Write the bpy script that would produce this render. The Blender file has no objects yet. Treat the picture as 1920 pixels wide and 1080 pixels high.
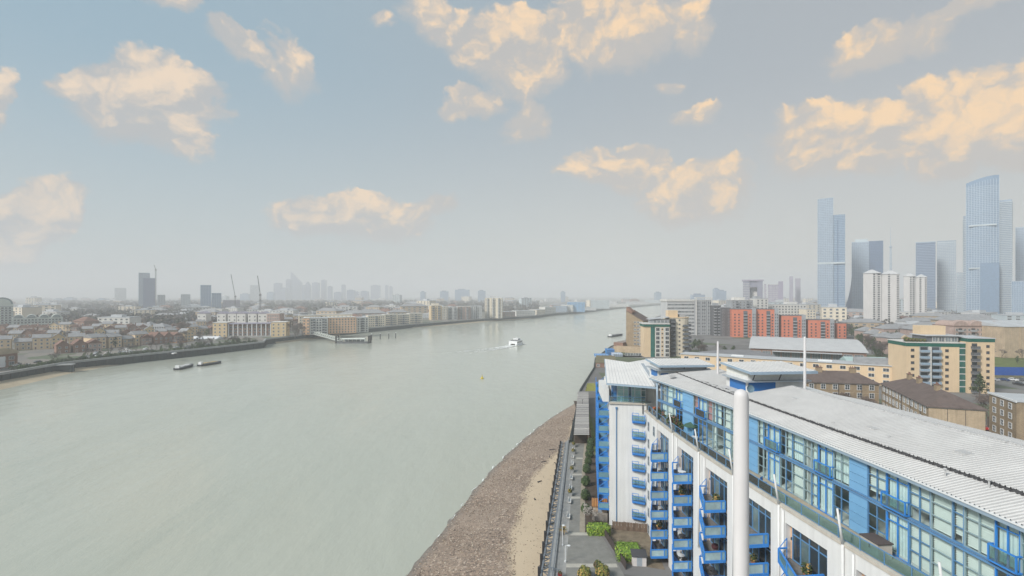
import bpy, math, random
from math import radians, sin, cos, pi, atan2, sqrt, hypot
from mathutils import Vector, Matrix
from mathutils.geometry import tessellate_polygon
R = random.Random(7)
SC = bpy.context.scene
COL = SC.collection
# ------------------------------------------------------------------ camera
F, CX, HY, CH = 970.0, 960.0, 553.0, 42.0        # focal length in photo px, centre column, horizon row, eye height
cam_d = bpy.data.cameras.new('camera'); cam = bpy.data.objects.new('camera', cam_d); COL.objects.link(cam)
cam.location = (0, 0, CH); cam.rotation_euler = (radians(90), 0, 0)
cam_d.sensor_width = 36; cam_d.lens = 36 * F / 1920; cam_d.shift_y = (HY - 540) / 1920
cam_d.clip_start = 0.5; cam_d.clip_end = 60000
SC.camera = cam
def P(x, y, z=0.0):
    "photo pixel of a point known to lie at height z -> plan position"
    d = (CH - z) * F / (y - HY); return ((x - CX) / F * d, d)
def Q(x, y, d):
    "photo pixel of a point known to stand at depth d -> X, Z"
    return ((x - CX) / F * d, CH - (y - HY) / F * d)
# ------------------------------------------------------------------ render + view
SC.render.engine = 'CYCLES'
cy = SC.cycles
cy.use_denoising = True
try: cy.denoiser = 'OPENIMAGEDENOISE'
except Exception: pass
cy.max_bounces = 6; cy.diffuse_bounces = 2; cy.glossy_bounces = 2; cy.transmission_bounces = 3
cy.transparent_max_bounces = 12; cy.volume_bounces = 2
cy.use_adaptive_sampling = True; cy.adaptive_threshold = 0.02
SC.view_settings.view_transform = 'Standard'; SC.view_settings.look = 'None'
SC.view_settings.gamma = 1; SC.view_settings.use_curve_mapping = False
SC.view_settings.exposure = 0.40
# ------------------------------------------------------------------ world
SUN_AZ, SUN_EL = radians(-128), radians(38)       # azimuth clockwise from the view direction (+Y)
W = bpy.data.worlds.new('World'); SC.world = W; W.use_nodes = True
nt = W.node_tree; nt.nodes.clear()
def N(t, **k):
    n = nt.nodes.new(t)
    for a, v in k.items(): setattr(n, a, v)
    return n
def L(a, b): nt.links.new(a, b)
def M1(op, a, b=None, c=None, clamp=False):
    n = N('ShaderNodeMath', operation=op, use_clamp=clamp)
    for i, v in enumerate((a, b, c)):
        if v is None: continue
        if isinstance(v, (int, float)): n.inputs[i].default_value = v
        else: L(v, n.inputs[i])
    return n.outputs[0]
def MR(v, a, b, c=0.0, d=1.0, smooth=True):
    n = N('ShaderNodeMapRange'); n.interpolation_type = 'SMOOTHSTEP' if smooth else 'LINEAR'; n.clamp = True
    L(v, n.inputs[0])
    for i, q in enumerate((a, b, c, d)): n.inputs[1 + i].default_value = q
    return n.outputs[0]
def MIXC(f, a, b, bt='MIX'):
    n = N('ShaderNodeMix', data_type='RGBA', blend_type=bt)
    for s, v in ((n.inputs[0], f), (n.inputs[6], a), (n.inputs[7], b)):
        if isinstance(v, (int, float)): s.default_value = v
        elif isinstance(v, tuple): s.default_value = (*v, 1)
        else: L(v, s)
    return n.outputs[2]
sky = N('ShaderNodeTexSky', sky_type='NISHITA', sun_disc=False)
sky.sun_elevation = SUN_EL; sky.sun_rotation = SUN_AZ; sky.air_density = 1.0; sky.dust_density = 2.0; sky.ozone_density = 1.5
tc = N('ShaderNodeTexCoord'); sp = N('ShaderNodeSeparateXYZ'); L(tc.outputs['Generated'], sp.inputs[0])
az = M1('ARCTAN2', sp.outputs[0], sp.outputs[1]); el = M1('ARCSINE', sp.outputs[2])
# thin even veil of high cloud: bluer over the west, greyer over the north-east, paler low down
east = MR(M1('ADD', M1('MULTIPLY', sp.outputs[0], 0.9), M1('MULTIPLY', sp.outputs[1], 0.25)), -0.5, 0.75)
veil = MIXC(east, (0.268, 0.395, 0.475), (0.375, 0.398, 0.41))
veil_low = MIXC(east, (0.43, 0.49, 0.50), (0.52, 0.505, 0.46))
veil = MIXC(MR(el, 0.02, 0.42), veil_low, veil)
# clouds: soft bodies set by direction, torn up by fractal noise
comb = N('ShaderNodeCombineXYZ'); L(az, comb.inputs[0]); L(M1('MULTIPLY', el, 1.25), comb.inputs[1])
def noise(vec, scale, detail, rough, off, dist=0.0):
    m = N('ShaderNodeVectorMath', operation='ADD'); L(vec, m.inputs[0]); m.inputs[1].default_value = off
    n = N('ShaderNodeTexNoise'); n.inputs['Scale'].default_value = scale; n.inputs['Detail'].default_value = detail
    n.inputs['Roughness'].default_value = rough; n.inputs['Distortion'].default_value = dist
    L(m.outputs[0], n.inputs['Vector']); return n
warp = noise(comb.outputs[0], 5.5, 6, 0.6, (3.1, 1.7, 0.4))
wv = N('ShaderNodeVectorMath', operation='MULTIPLY_ADD'); L(warp.outputs['Color'], wv.inputs[0])
wv.inputs[1].default_value = (0.17, 0.15, 0); wadd = N('ShaderNodeVectorMath', operation='ADD')
L(comb.outputs[0], wadd.inputs[0]); wadd.inputs[1].default_value = (-0.085, -0.075, 0); L(wadd.outputs[0], wv.inputs[2])
WV = wv.outputs[0]
# x, y, half width, half height in photo px, tilt, strength
CL = [(262, 195, 150, 100, -18, 1.0), (150, 172, 95, 30, 5, .75), (330, 265, 70, 50, -20, .8), (-5, 195, 50, 60, 0, .85), (48, 430, 110, 120, -35, 1.0),
      (300, 0, 85, 34, -15, .8), (440, 78, 85, 38, -32, .9), (530, 125, 85, 75, 0, .62), (680, 412, 185, 56, -4, .95), (815, 392, 60, 26, 20, .65),
      (830, 55, 140, 50, -35, .8), (960, 100, 120, 72, -35, .9), (1140, 50, 150, 85, 0, 1.0), (1295, 35, 55, 65, 0, .75), (880, 193, 75, 26, 8, .8),
      (985, 220, 70, 55, -25, .6), (1160, 326, 120, 52, -5, .95), (1305, 365, 130, 60, 8, .95), (1300, 222, 60, 28, 0, .75), (1560, 262, 160, 75, -10, .95), (1630, 300, 110, 55, 0, .85),
      (1800, 225, 190, 100, 8, 1.1), (1930, 215, 130, 90, 0, 1.1), (1640, 95, 140, 40, 8, .66), (1745, 65, 85, 50, 0, .7), (1850, 8, 140, 28, 0, .8), (1250, 155, 40, 22, 0, .6), (700, 25, 40, 20, 0, .6)]
blobs = []
for (x, y, hw, hh, tilt, s) in CL:
    a = math.atan((x - CX) / F); r = hypot(F, x - CX); e = math.atan((HY - y) / r)
    blobs.append((a, e * 1.25, hw * F / r / r, hh * 1.25 / r, radians(tilt), s))
for k in range(24):                               # the same broken cloud goes on round the rest of the sky
    a = 0.85 + (k + R.uniform(.15, .85)) * (2 * pi - 1.7) / 24
    blobs.append(((a + pi) % (2 * pi) - pi, R.uniform(.14, .7) * 1.25, R.uniform(.05, .15), R.uniform(.03, .08), R.uniform(-.5, .5), R.uniform(.65, 1.05)))
acc = None; num = None; den = None
for (a, e, ra, re, t, s) in blobs:
    mp = N('ShaderNodeMapping', vector_type='TEXTURE'); L(WV, mp.inputs[0])
    mp.inputs[1].default_value = (a, e, 0); mp.inputs[2].default_value = (0, 0, t); mp.inputs[3].default_value = (ra * .96, re * 1.0, 1)
    ln = N('ShaderNodeVectorMath', operation='LENGTH'); L(mp.outputs[0], ln.inputs[0])
    f = MR(ln.outputs['Value'], 1.35, 0.30, 0, s)
    sy = N('ShaderNodeSeparateXYZ'); L(mp.outputs[0], sy.inputs[0]); fy = M1('MULTIPLY', f, sy.outputs[1])
    acc = f if acc is None else M1('MAXIMUM', acc, f); num = fy if num is None else M1('ADD', num, fy); den = f if den is None else M1('ADD', den, f)
yn = M1('DIVIDE', num, M1('ADD', den, .02))                 # height within a cloud, -1 base .. 1 top
n1 = noise(WV, 8.0, 10, 0.6, (0, 0, 0), .15)
n2 = noise(WV, 8.0, 10, 0.6, (-.012, .020, 0), .15)          # the same field, a little towards the light
def puffs(scale, off):
    m = N('ShaderNodeVectorMath', operation='ADD'); L(WV, m.inputs[0]); m.inputs[1].default_value = off
    v = N('ShaderNodeTexVoronoi', feature='F1'); v.inputs['Scale'].default_value = scale; L(m.outputs[0], v.inputs['Vector']); return v.outputs['Distance']
v1, v2 = puffs(24, (1, 2, 0)), puffs(58, (4, 1, 0))
puff = M1('ADD', M1('MULTIPLY', M1('SUBTRACT', .42, v1), .65), M1('MULTIPLY', M1('SUBTRACT', .42, v2), .4))
dens = M1('ADD', acc, M1('ADD', M1('MULTIPLY', M1('SUBTRACT', n1.outputs[0], .5), .95), M1('MULTIPLY', puff, .34)))
hi = M1('SUBTRACT', .72, M1('MULTIPLY', MR(yn, -.6, .5, smooth=False), .32))      # crisp tops, dissolving bases
am = N('ShaderNodeMapRange'); am.interpolation_type = 'SMOOTHSTEP'; L(dens, am.inputs[0]); am.inputs[1].default_value = .20; L(hi, am.inputs[2]); alpha = am.outputs[0]
relief = M1('SUBTRACT', n1.outputs[0], n2.outputs[0])
light = M1('ADD', M1('MULTIPLY', yn, .42), M1('ADD', M1('MULTIPLY', relief, 2.6), M1('MULTIPLY', puff, .8)))
light = M1('ADD', light, M1('MULTIPLY', MR(dens, .3, .9), .35)); light = MR(light, -.06, .74)
lit = MIXC(east, (0.75, 0.60, 0.46), (0.86, 0.605, 0.36))
shade_c = MIXC(east, (0.40, 0.41, 0.42), (0.46, 0.435, 0.41))
thin = MIXC(light, shade_c, lit)
skyn = N('ShaderNodeVectorMath', operation='SCALE'); L(sky.outputs[0], skyn.inputs[0]); skyn.inputs['Scale'].default_value = 0.10
base = MIXC(0.85, skyn.outputs[0], veil)
final = MIXC(M1('MULTIPLY', alpha, 0.95), base, thin)
bg = N('ShaderNodeBackground'); L(final, bg.inputs[0]); bg.inputs[1].default_value = 0.90
wo = N('ShaderNodeOutputWorld'); L(bg.outputs[0], wo.inputs[0])
W.cycles.sampling_method = 'MANUAL'; W.cycles.sample_map_resolution = 512
# ------------------------------------------------------------------ sun (soft, behind thin cloud)
sl = bpy.data.lights.new('sun', 'SUN'); sl.energy = 3.0; sl.angle = radians(14); sl.color = (1, .955, .89)
sun = bpy.data.objects.new('sun', sl); COL.objects.link(sun)
sd = Vector((sin(SUN_AZ) * cos(SUN_EL), cos(SUN_AZ) * cos(SUN_EL), sin(SUN_EL)))
sun.rotation_euler = sd.to_track_quat('Z', 'Y').to_euler(); sun.location = (0, -40, 120)
# ------------------------------------------------------------------ materials
MATS = {}
def mat(name, col, var=.14, scale=.6, rough=.75, metal=0.0, spec=.35, bump=0.0, bscale=6.0, streak=0.0, rnd=0.0, emit=None):
    "procedural paint / masonry: base colour broken by two sizes of noise, optional rain streaks and per-object variation"
    if name in MATS: return MATS[name]
    m = bpy.data.materials.new(name); m.use_nodes = True; t = m.node_tree; n = t.nodes; l = t.links
    b = n['Principled BSDF']; b.inputs['Roughness'].default_value = rough; b.inputs['Metallic'].default_value = metal
    b.inputs['Specular IOR Level'].default_value = spec
    g = n.new('ShaderNodeNewGeometry')
    nz = n.new('ShaderNodeTexNoise'); nz.inputs['Scale'].default_value = scale; nz.inputs['Detail'].default_value = 6; nz.inputs['Roughness'].default_value = .65
    l.new(g.outputs['Position'], nz.inputs['Vector'])
    mr = n.new('ShaderNodeMapRange'); mr.inputs[1].default_value = .25; mr.inputs[2].default_value = .75
    mr.inputs[3].default_value = 1 - var; mr.inputs[4].default_value = 1 + var; l.new(nz.outputs[0], mr.inputs[0])
    val = mr.outputs[0]
    def mul(a, bb):
        q = n.new('ShaderNodeMath'); q.operation = 'MULTIPLY'; l.new(a, q.inputs[0]); l.new(bb, q.inputs[1]); return q.outputs[0]
    if streak:
        mp = n.new('ShaderNodeMapping'); mp.inputs[3].default_value = (2.2, 2.2, .12); l.new(g.outputs['Position'], mp.inputs[0])
        s = n.new('ShaderNodeTexNoise'); s.inputs['Scale'].default_value = 1; s.inputs['Detail'].default_value = 5; l.new(mp.outputs[0], s.inputs['Vector'])
        sr = n.new('ShaderNodeMapRange'); sr.inputs[1].default_value = .35; sr.inputs[2].default_value = .7; sr.inputs[3].default_value = 1; sr.inputs[4].default_value = 1 - streak
        l.new(s.outputs[0], sr.inputs[0]); val = mul(val, sr.outputs[0])
    if rnd:
        oi = n.new('ShaderNodeObjectInfo'); rr = n.new('ShaderNodeMapRange'); rr.inputs[3].default_value = 1 - rnd; rr.inputs[4].default_value = 1 + rnd
        l.new(oi.outputs['Random'], rr.inputs[0]); val = mul(val, rr.outputs[0])
    mx = n.new('ShaderNodeVectorMath'); mx.operation = 'SCALE'; mx.inputs[0].default_value = col; l.new(val, mx.inputs['Scale'])
    l.new(mx.outputs[0], b.inputs['Base Color'])
    if bump:
        nb = n.new('ShaderNodeTexNoise'); nb.inputs['Scale'].default_value = bscale; nb.inputs['Detail'].default_value = 5; l.new(g.outputs['Position'], nb.inputs['Vector'])
        bp = n.new('ShaderNodeBump'); bp.inputs['Strength'].default_value = bump; bp.inputs['Distance'].default_value = .3 / bscale
        l.new(nb.outputs[0], bp.inputs['Height']); l.new(bp.outputs[0], b.inputs['Normal'])
    if emit: b.inputs['Emission Color'].default_value = (*emit, 1); b.inputs['Emission Strength'].default_value = 1
    MATS[name] = m; return m
def brick_mat(name, c1, c2, mortar, sc=1.0):
    if name in MATS: return MATS[name]
    m = mat(name, (1, 1, 1), .22, .25, .9, streak=.18); t = m.node_tree; n = t.nodes; l = t.links
    b = n['Principled BSDF']; sca = b.inputs['Base Color'].links[0].from_node
    g = [q for q in n if q.type == 'NEW_GEOMETRY'][0]; tcx = n.new('ShaderNodeTexCoord')
    s = n.new('ShaderNodeSeparateXYZ'); l.new(tcx.outputs['Object'], s.inputs[0])
    a = n.new('ShaderNodeMath'); a.operation = 'ADD'; l.new(s.outputs[0], a.inputs[0]); l.new(s.outputs[1], a.inputs[1])
    c = n.new('ShaderNodeCombineXYZ'); l.new(a.outputs[0], c.inputs[0]); l.new(s.outputs[2], c.inputs[1])
    br = n.new('ShaderNodeTexBrick'); l.new(c.outputs[0], br.inputs[0]); br.inputs['Scale'].default_value = sc
    br.inputs['Color1'].default_value = (*c1, 1); br.inputs['Color2'].default_value = (*c2, 1); br.inputs['Mortar'].default_value = (*mortar, 1)
    br.inputs['Mortar Size'].default_value = .012; br.inputs['Brick Width'].default_value = .45; br.inputs['Row Height'].default_value = .15
    l.new(br.outputs[0], sca.inputs[0]); return m
def glass_mat(name, col, rough=.06, var=.35, rnd=.35):
    return mat(name, col, var, .35, rough, 0, .9, rnd=rnd)
def clear_glass(name, tint, refl=.18):
    if name in MATS: return MATS[name]
    m = bpy.data.materials.new(name); m.use_nodes = True; t = m.node_tree; n = t.nodes; l = t.links; n.clear()
    o = n.new('ShaderNodeOutputMaterial'); tr = n.new('ShaderNodeBsdfTransparent'); tr.inputs[0].default_value = (*tint, 1)
    gl = n.new('ShaderNodeBsdfGlossy'); gl.inputs['Roughness'].default_value = .04; gl.inputs[0].default_value = (.95, .98, 1, 1)
    fr = n.new('ShaderNodeLayerWeight'); fr.inputs[0].default_value = .15
    ma = n.new('ShaderNodeMath'); ma.operation = 'MULTIPLY_ADD'; l.new(fr.outputs['Fresnel'], ma.inputs[0]); ma.inputs[1].default_value = 1 - refl; ma.inputs[2].default_value = refl
    mi = n.new('ShaderNodeMixShader'); l.new(ma.outputs[0], mi.inputs[0]); l.new(tr.outputs[0], mi.inputs[1]); l.new(gl.outputs[0], mi.inputs[2]); l.new(mi.outputs[0], o.inputs[0])
    MATS[name] = m; return m
# ------------------------------------------------------------------ geometry helpers
class MB:
    def __init__(s): s.v = []; s.f = []; s.m = []
    def quad(s, pts, mi=0):
        b = len(s.v); s.v += [tuple(p) for p in pts]; s.f.append(tuple(range(b, b + len(pts)))); s.m.append(mi); return s
    def box(s, x0, x1, y0, y1, z0, z1, mi=0):
        if x1 < x0: x0, x1 = x1, x0
        if y1 < y0: y0, y1 = y1, y0
        if z1 < z0: z0, z1 = z1, z0
        b = len(s.v); s.v += [(x0, y0, z0), (x1, y0, z0), (x1, y1, z0), (x0, y1, z0), (x0, y0, z1), (x1, y0, z1), (x1, y1, z1), (x0, y1, z1)]
        for f in ((0, 3, 2, 1), (4, 5, 6, 7), (0, 1, 5, 4), (1, 2, 6, 5), (2, 3, 7, 6), (3, 0, 4, 7)): s.f.append(tuple(b + i for i in f)); s.m.append(mi)
        return s
    def prism(s, poly, z0, z1, mi=0, top=None):
        "z0, z1: numbers or one value per corner"
        n = len(poly); a = z0 if isinstance(z0, (list, tuple)) else [z0] * n; c = z1 if isinstance(z1, (list, tuple)) else [z1] * n
        ar = sum(poly[i][0] * poly[(i + 1) % n][1] - poly[(i + 1) % n][0] * poly[i][1] for i in range(n))
        if ar < 0: poly = poly[::-1]; a = a[::-1]; c = c[::-1]
        b = len(s.v); s.v += [(p[0], p[1], a[i]) for i, p in enumerate(poly)] + [(p[0], p[1], c[i]) for i, p in enumerate(poly)]
        for i in range(n): j = (i + 1) % n; s.f.append((b + i, b + j, b + n + j, b + n + i)); s.m.append(mi)
        tm = mi if top is None else top
        for tri in tessellate_polygon([[Vector((p[0], p[1], 0)) for p in poly]]):
            t = list(tri); q = [poly[i] for i in t]
            if (q[1][0] - q[0][0]) * (q[2][1] - q[0][1]) - (q[2][0] - q[0][0]) * (q[1][1] - q[0][1]) < 0: t = t[::-1]
            s.f.append(tuple(b + n + i for i in t)); s.m.append(tm); s.f.append(tuple(b + i for i in t[::-1])); s.m.append(mi)
        return s
    def bar(s, p, q, w, h=None, mi=0):
        "rectangular bar from p to q"
        p = Vector(p); q = Vector(q); h = h or w; d = (q - p)
        if d.length < 1e-6: return s
        d.normalize(); up = Vector((0, 0, 1)) if abs(d.z) < .95 else Vector((0, 1, 0))
        sx = d.cross(up).normalized() * w / 2; sz = sx.cross(d).normalized() * h / 2
        b = len(s.v)
        for o in (p, q): s.v += [tuple(o - sx - sz), tuple(o + sx - sz), tuple(o + sx + sz), tuple(o - sx + sz)]
        for f in ((0, 1, 2, 3), (7, 6, 5, 4), (0, 4, 5, 1), (1, 5, 6, 2), (2, 6, 7, 3), (3, 7, 4, 0)): s.f.append(tuple(b + i for i in f)); s.m.append(mi)
        return s
    def tube(s, p, q, r0, r1=None, n=8, mi=0, cap=True):
        p = Vector(p); q = Vector(q); r1 = r0 if r1 is None else r1; d = (q - p).normalized()
        up = Vector((0, 0, 1)) if abs(d.z) < .95 else Vector((1, 0, 0)); a = d.cross(up).normalized(); c = d.cross(a)
        b = len(s.v)
        for o, r in ((p, r0), (q, r1)):
            for i in range(n): t = 2 * pi * i / n; s.v.append(tuple(o + (a * cos(t) + c * sin(t)) * r))
        for i in range(n): j = (i + 1) % n; s.f.append((b + i, b + n + i, b + n + j, b + j)); s.m.append(mi)
        if cap: s.f.append(tuple(b + i for i in range(n))); s.m.append(mi); s.f.append(tuple(b + 2 * n - 1 - i for i in range(n))); s.m.append(mi)
        return s
    def lathe(s, prof, n=12, c=(0, 0, 0), mi=0):
        b = len(s.v)
        for (r, z) in prof:
            for i in range(n): t = 2 * pi * i / n; s.v.append((c[0] + r * cos(t), c[1] + r * sin(t), c[2] + z))
        for k in range(len(prof) - 1):
            for i in range(n): j = (i + 1) % n; s.f.append((b + k * n + i, b + k * n + j, b + (k + 1) * n + j, b + (k + 1) * n + i)); s.m.append(mi)
        return s
    def strip(s, A, B, mi=0):
        "ribbon of quads between two point lists"
        b = len(s.v); n = len(A); s.v += [tuple(p) for p in A] + [tuple(p) for p in B]
        for i in range(n - 1): s.f.append((b + i, b + i + 1, b + n + i + 1, b + n + i)); s.m.append(mi)
        return s
    def mesh(s, name, mats):
        me = bpy.data.meshes.new(name); me.from_pydata(s.v, [], s.f)
        for m in (mats if isinstance(mats, (list, tuple)) else [mats]): me.materials.append(m)
        if len(me.materials) > 1: me.polygons.foreach_set('material_index', s.m)
        me.update(); return me
    def build(s, name, mats, parent=None, smooth=False):
        me = s.mesh(name, mats)
        if smooth: me.polygons.foreach_set('use_smooth', [True] * len(me.polygons))
        return ob(name, me, parent)
def ob(name, data, parent=None, loc=None, rz=0, scale=None):
    o = bpy.data.objects.new(name, data); COL.objects.link(o)
    if parent is not None: o.parent = parent
    if loc is not None: o.location = loc
    if rz: o.rotation_euler = (0, 0, rz)
    if scale is not None: o.scale = scale
    return o
def tag(o, label=None, cat=None, group=None, kind=None):
    if label: o['label'] = label
    if cat: o['category'] = cat
    if group: o['group'] = group
    if kind: o['kind'] = kind
    return o
def thing(name, label, cat, loc=(0, 0, 0), rz=0, group=None):
    return tag(ob(name, None, None, loc, rz), label, cat, group)
def copy_tree(o, parent=None):
    c = o.copy(); COL.objects.link(c); c.parent = parent
    for ch in o.children: copy_tree(ch, c)
    return c
def place(proto, used, loc, rz=0, label=None, group=None, scale=None):
    "first call uses the prototype itself, later calls copy it with its parts"
    o = proto if not used else copy_tree(proto)
    used.append(1); o.location = loc; o.rotation_euler = (0, 0, rz)
    if label: o['label'] = label
    if group: o['group'] = group
    if scale is not None: o.scale = scale if isinstance(scale, tuple) else (scale,) * 3
    return o
# ================================================================== SETTING
LZ = -1.0                                          # west bank land level
WZ = -6.0                                          # river level at this tide
LB = [(-200, -400), (-240, -150), (-252, 0), (-262, 100), (-270, 200), (-277, 280), (-281, 325), (-270, 359), (-248, 408), (-226, 470), (-238, 500), (-219, 575), (-185, 665),
      (-147, 751), (-96, 846), (-53, 931), (44, 1058), (92, 1194), (165, 1330), (281, 1605), (440, 1940), (773, 2587), (1366, 3580), (2400, 4700)]
RW = lambda d: 6.5 + (d - 77.3) * .1414            # line of the east river wall, lateral position at depth d
RB = [(RW(-400), -400), (RW(-100), -100), (RW(0), 0), (RW(77), 77), (RW(147), 147), (30, 228), (47, 297), (55, 342), (80, 420), (102, 468), (170, 700), (280, 1000), (400, 1300), (480, 1600), (600, 2050), (930, 2600), (1560, 3500), (2500, 4550)]
def pol(pts, z, name, m, depth=9.0):
    mb = MB(); mb.prism(pts, z - depth, z); return tag(mb.build(name, m), kind='structure')
def ground_mat(name, c1, c2, c3, sc):
    m = mat(name, c1, .2, .05, .95); t = m.node_tree; n = t.nodes; l = t.links
    sca = n['Principled BSDF'].inputs['Base Color'].links[0].from_node; g = [q for q in n if q.type == 'NEW_GEOMETRY'][0]
    v = n.new('ShaderNodeTexVoronoi'); v.inputs['Scale'].default_value = sc; l.new(g.outputs['Position'], v.inputs['Vector'])
    cr = n.new('ShaderNodeValToRGB'); e = cr.color_ramp.elements; cr.color_ramp.interpolation = 'CONSTANT'
    e[0].color = (*c1, 1); e[1].position = .4; e[1].color = (*c2, 1); x = e.new(.75); x.color = (*c3, 1)
    sp_ = n.new('ShaderNodeSeparateColor'); l.new(v.outputs['Color'], sp_.inputs[0]); l.new(sp_.outputs[0], cr.inputs[0]); l.new(cr.outputs[0], sca.inputs[0]); return m
m_land = ground_mat('city_ground', (.15, .145, .14), (.19, .185, .18), (.11, .13, .08), .035)
m_land2 = ground_mat('bank_ground', (.17, .16, .15), (.21, .19, .17), (.10, .12, .075), .05)
mb = MB(); mb.quad([(-30000, -3000, -9.5), (30000, -3000, -9.5), (30000, 40000, -9.5), (-30000, 40000, -9.5)])
tag(mb.build('ground', mat('silt', (.16, .14, .11), .2, .05, .95)), kind='structure')
pol(LB + [(2600, 5200), (-14000, 14000), (-14000, -400)], LZ, 'west_bank_land', m_land2)
pol(RB + [(2900, 5000), (14000, 14000), (14000, -400)], 0.0, 'east_bank_land', m_land)
pol([(2500, 5300), (3000, 5000), (13990, 13800), (13900, 13990), (-13900, 13990)], -.6, 'far_land', m_land)
# river
def water_mat():
    m = bpy.data.materials.new('river_water'); m.use_nodes = True; t = m.node_tree; n = t.nodes; l = t.links; b = n['Principled BSDF']
    b.inputs['Roughness'].default_value = .16; b.inputs['IOR'].default_value = 1.33; b.inputs['Specular IOR Level'].default_value = .5
    g = n.new('ShaderNodeNewGeometry')
    def nz(scale, sx, sy, det, rot=0.0):
        mp = n.new('ShaderNodeMapping'); mp.inputs[3].default_value = (sx, sy, 1); mp.inputs[2].default_value = (0, 0, rot); l.new(g.outputs['Position'], mp.inputs[0])
        q = n.new('ShaderNodeTexNoise'); q.inputs['Scale'].default_value = scale; q.inputs['Detail'].default_value = det; q.inputs['Roughness'].default_value = .6; l.new(mp.outputs[0], q.inputs['Vector']); return q.outputs[0]
    silt = nz(.011, 2.2, .4, 6, .15)
    cr = n.new('ShaderNodeMix'); cr.data_type = 'RGBA'; l.new(silt, cr.inputs[0]); cr.inputs[6].default_value = (.365, .388, .328, 1); cr.inputs[7].default_value = (.475, .485, .42, 1)
    l.new(cr.outputs[2], b.inputs['Base Color'])
    prev = None
    for (s, sx, sy, det, rot, st, dist) in ((.045, 1, .35, 3, .5, .26, 2.4), (.22, 1, .4, 4, -.25, .34, .7), (1.3, 1, .8, 3, .2, .25, .1)):
        bp = n.new('ShaderNodeBump'); bp.inputs['Strength'].default_value = st; bp.inputs['Distance'].default_value = dist
        l.new(nz(s, sx, sy, det, rot), bp.inputs['Height'])
        if prev: l.new(prev.outputs[0], bp.inputs['Normal'])
        prev = bp
    l.new(prev.outputs[0], b.inputs['Normal']); return m
mw = water_mat()
mb = MB()
# the sheet runs a little under both banks
A = [(x - 12, y) for x, y in LB]; B = [(x + 12, y) for x, y in RB]
poly = A + [(2480, 4900)] + B[::-1]
for tri in tessellate_polygon([[Vector((p[0], p[1], 0)) for p in poly]]):
    q = [poly[i] for i in tri]
    if (q[1][0] - q[0][0]) * (q[2][1] - q[0][1]) - (q[2][0] - q[0][0]) * (q[1][1] - q[0][1]) < 0: q = q[::-1]
    mb.quad([(p[0], p[1], WZ) for p in q])
tag(mb.build('river', mw), kind='structure')
# ------------------------------------------------------------------ haze
mh = bpy.data.materials.new('haze_air'); mh.use_nodes = True; hn = mh.node_tree.nodes; hn.clear()
ho = hn.new('ShaderNodeOutputMaterial'); hv = hn.new('ShaderNodeVolumePrincipled'); mh.node_tree.links.new(hv.outputs[0], ho.inputs['Volume'])
hv.inputs['Color'].default_value = (.915, .925, .945, 1); hv.inputs['Density'].default_value = .00034; hv.inputs['Anisotropy'].default_value = 0.0
mb = MB(); mb.box(-13800, 13800, -2500, 13800, -11, 272); tag(mb.build('haze', mh), kind='stuff')
# ------------------------------------------------------------------ west embankment wall
m_wall = mat('weathered_river_wall', (.042, .055, .058), .35, .3, .9, streak=.35, bump=.4, bscale=2)
m_cope = mat('coping_concrete', (.30, .31, .31), .15, .5, .9)
def offset(pts, o):
    out = []
    for i, p in enumerate(pts):
        a = Vector(pts[max(i - 1, 0)]); c = Vector(pts[min(i + 1, len(pts) - 1)]); d = (c - a).normalized(); nn = Vector((d.y, -d.x)); out.append(tuple(Vector(p) + nn * o))
    return out
def wall_run(pts, w, z0, z1, name, m, parent, face=0.0):
    a = offset(pts, face); b = offset(pts, face - w); mb = MB()
    for i in range(len(pts) - 1): mb.prism([a[i], a[i + 1], b[i + 1], b[i]], z0, z1)
    return mb.build(name, m, parent)
ew = thing('embankment_wall', 'long dark weathered river wall along the far bank', 'wall', (-281, 325, WZ)); ew.matrix_world = Matrix.Translation((0, 0, 0)); ew.location = (0, 0, 0)
seg = LB[3:20]
def bay_split(pts, step):
    out = []
    for i in range(len(pts) - 1):
        a = Vector(pts[i]); b = Vector(pts[i + 1]); k = max(1, round((b - a).length / step))
        for j in range(k): out.append((tuple(a.lerp(b, j / k)), tuple(a.lerp(b, (j + 1) / k))))
    return out
for i, (a, b) in enumerate(bay_split(seg[:10], 24)):
    wall_run([a, b], .8, -8, LZ - .35 + R.uniform(-.06, .06), 'wall_panel', m_wall, ew, .5 + R.uniform(0, .18))
wall_run(seg[9:], .8, -8, LZ - .35, 'wall_panel', m_wall, ew, .55)
wall_run(seg[:10], 1.5, LZ - .3, LZ + .95, 'coping', m_cope, ew, .75)
wall_run(seg[9:], 1.5, LZ - .3, LZ + .8, 'coping', m_cope, ew, .75)
mb = MB()
for a, b in bay_split(seg[2:10], 6.0): mb.bar((a[0] + .9, a[1], -7.5), (a[0] + .9, a[1], LZ - .5), .35)
tag(mb.build('fender_piles', mat('wet_timber', (.045, .05, .05), .3, .8, .8), ew), kind='stuff')
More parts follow.
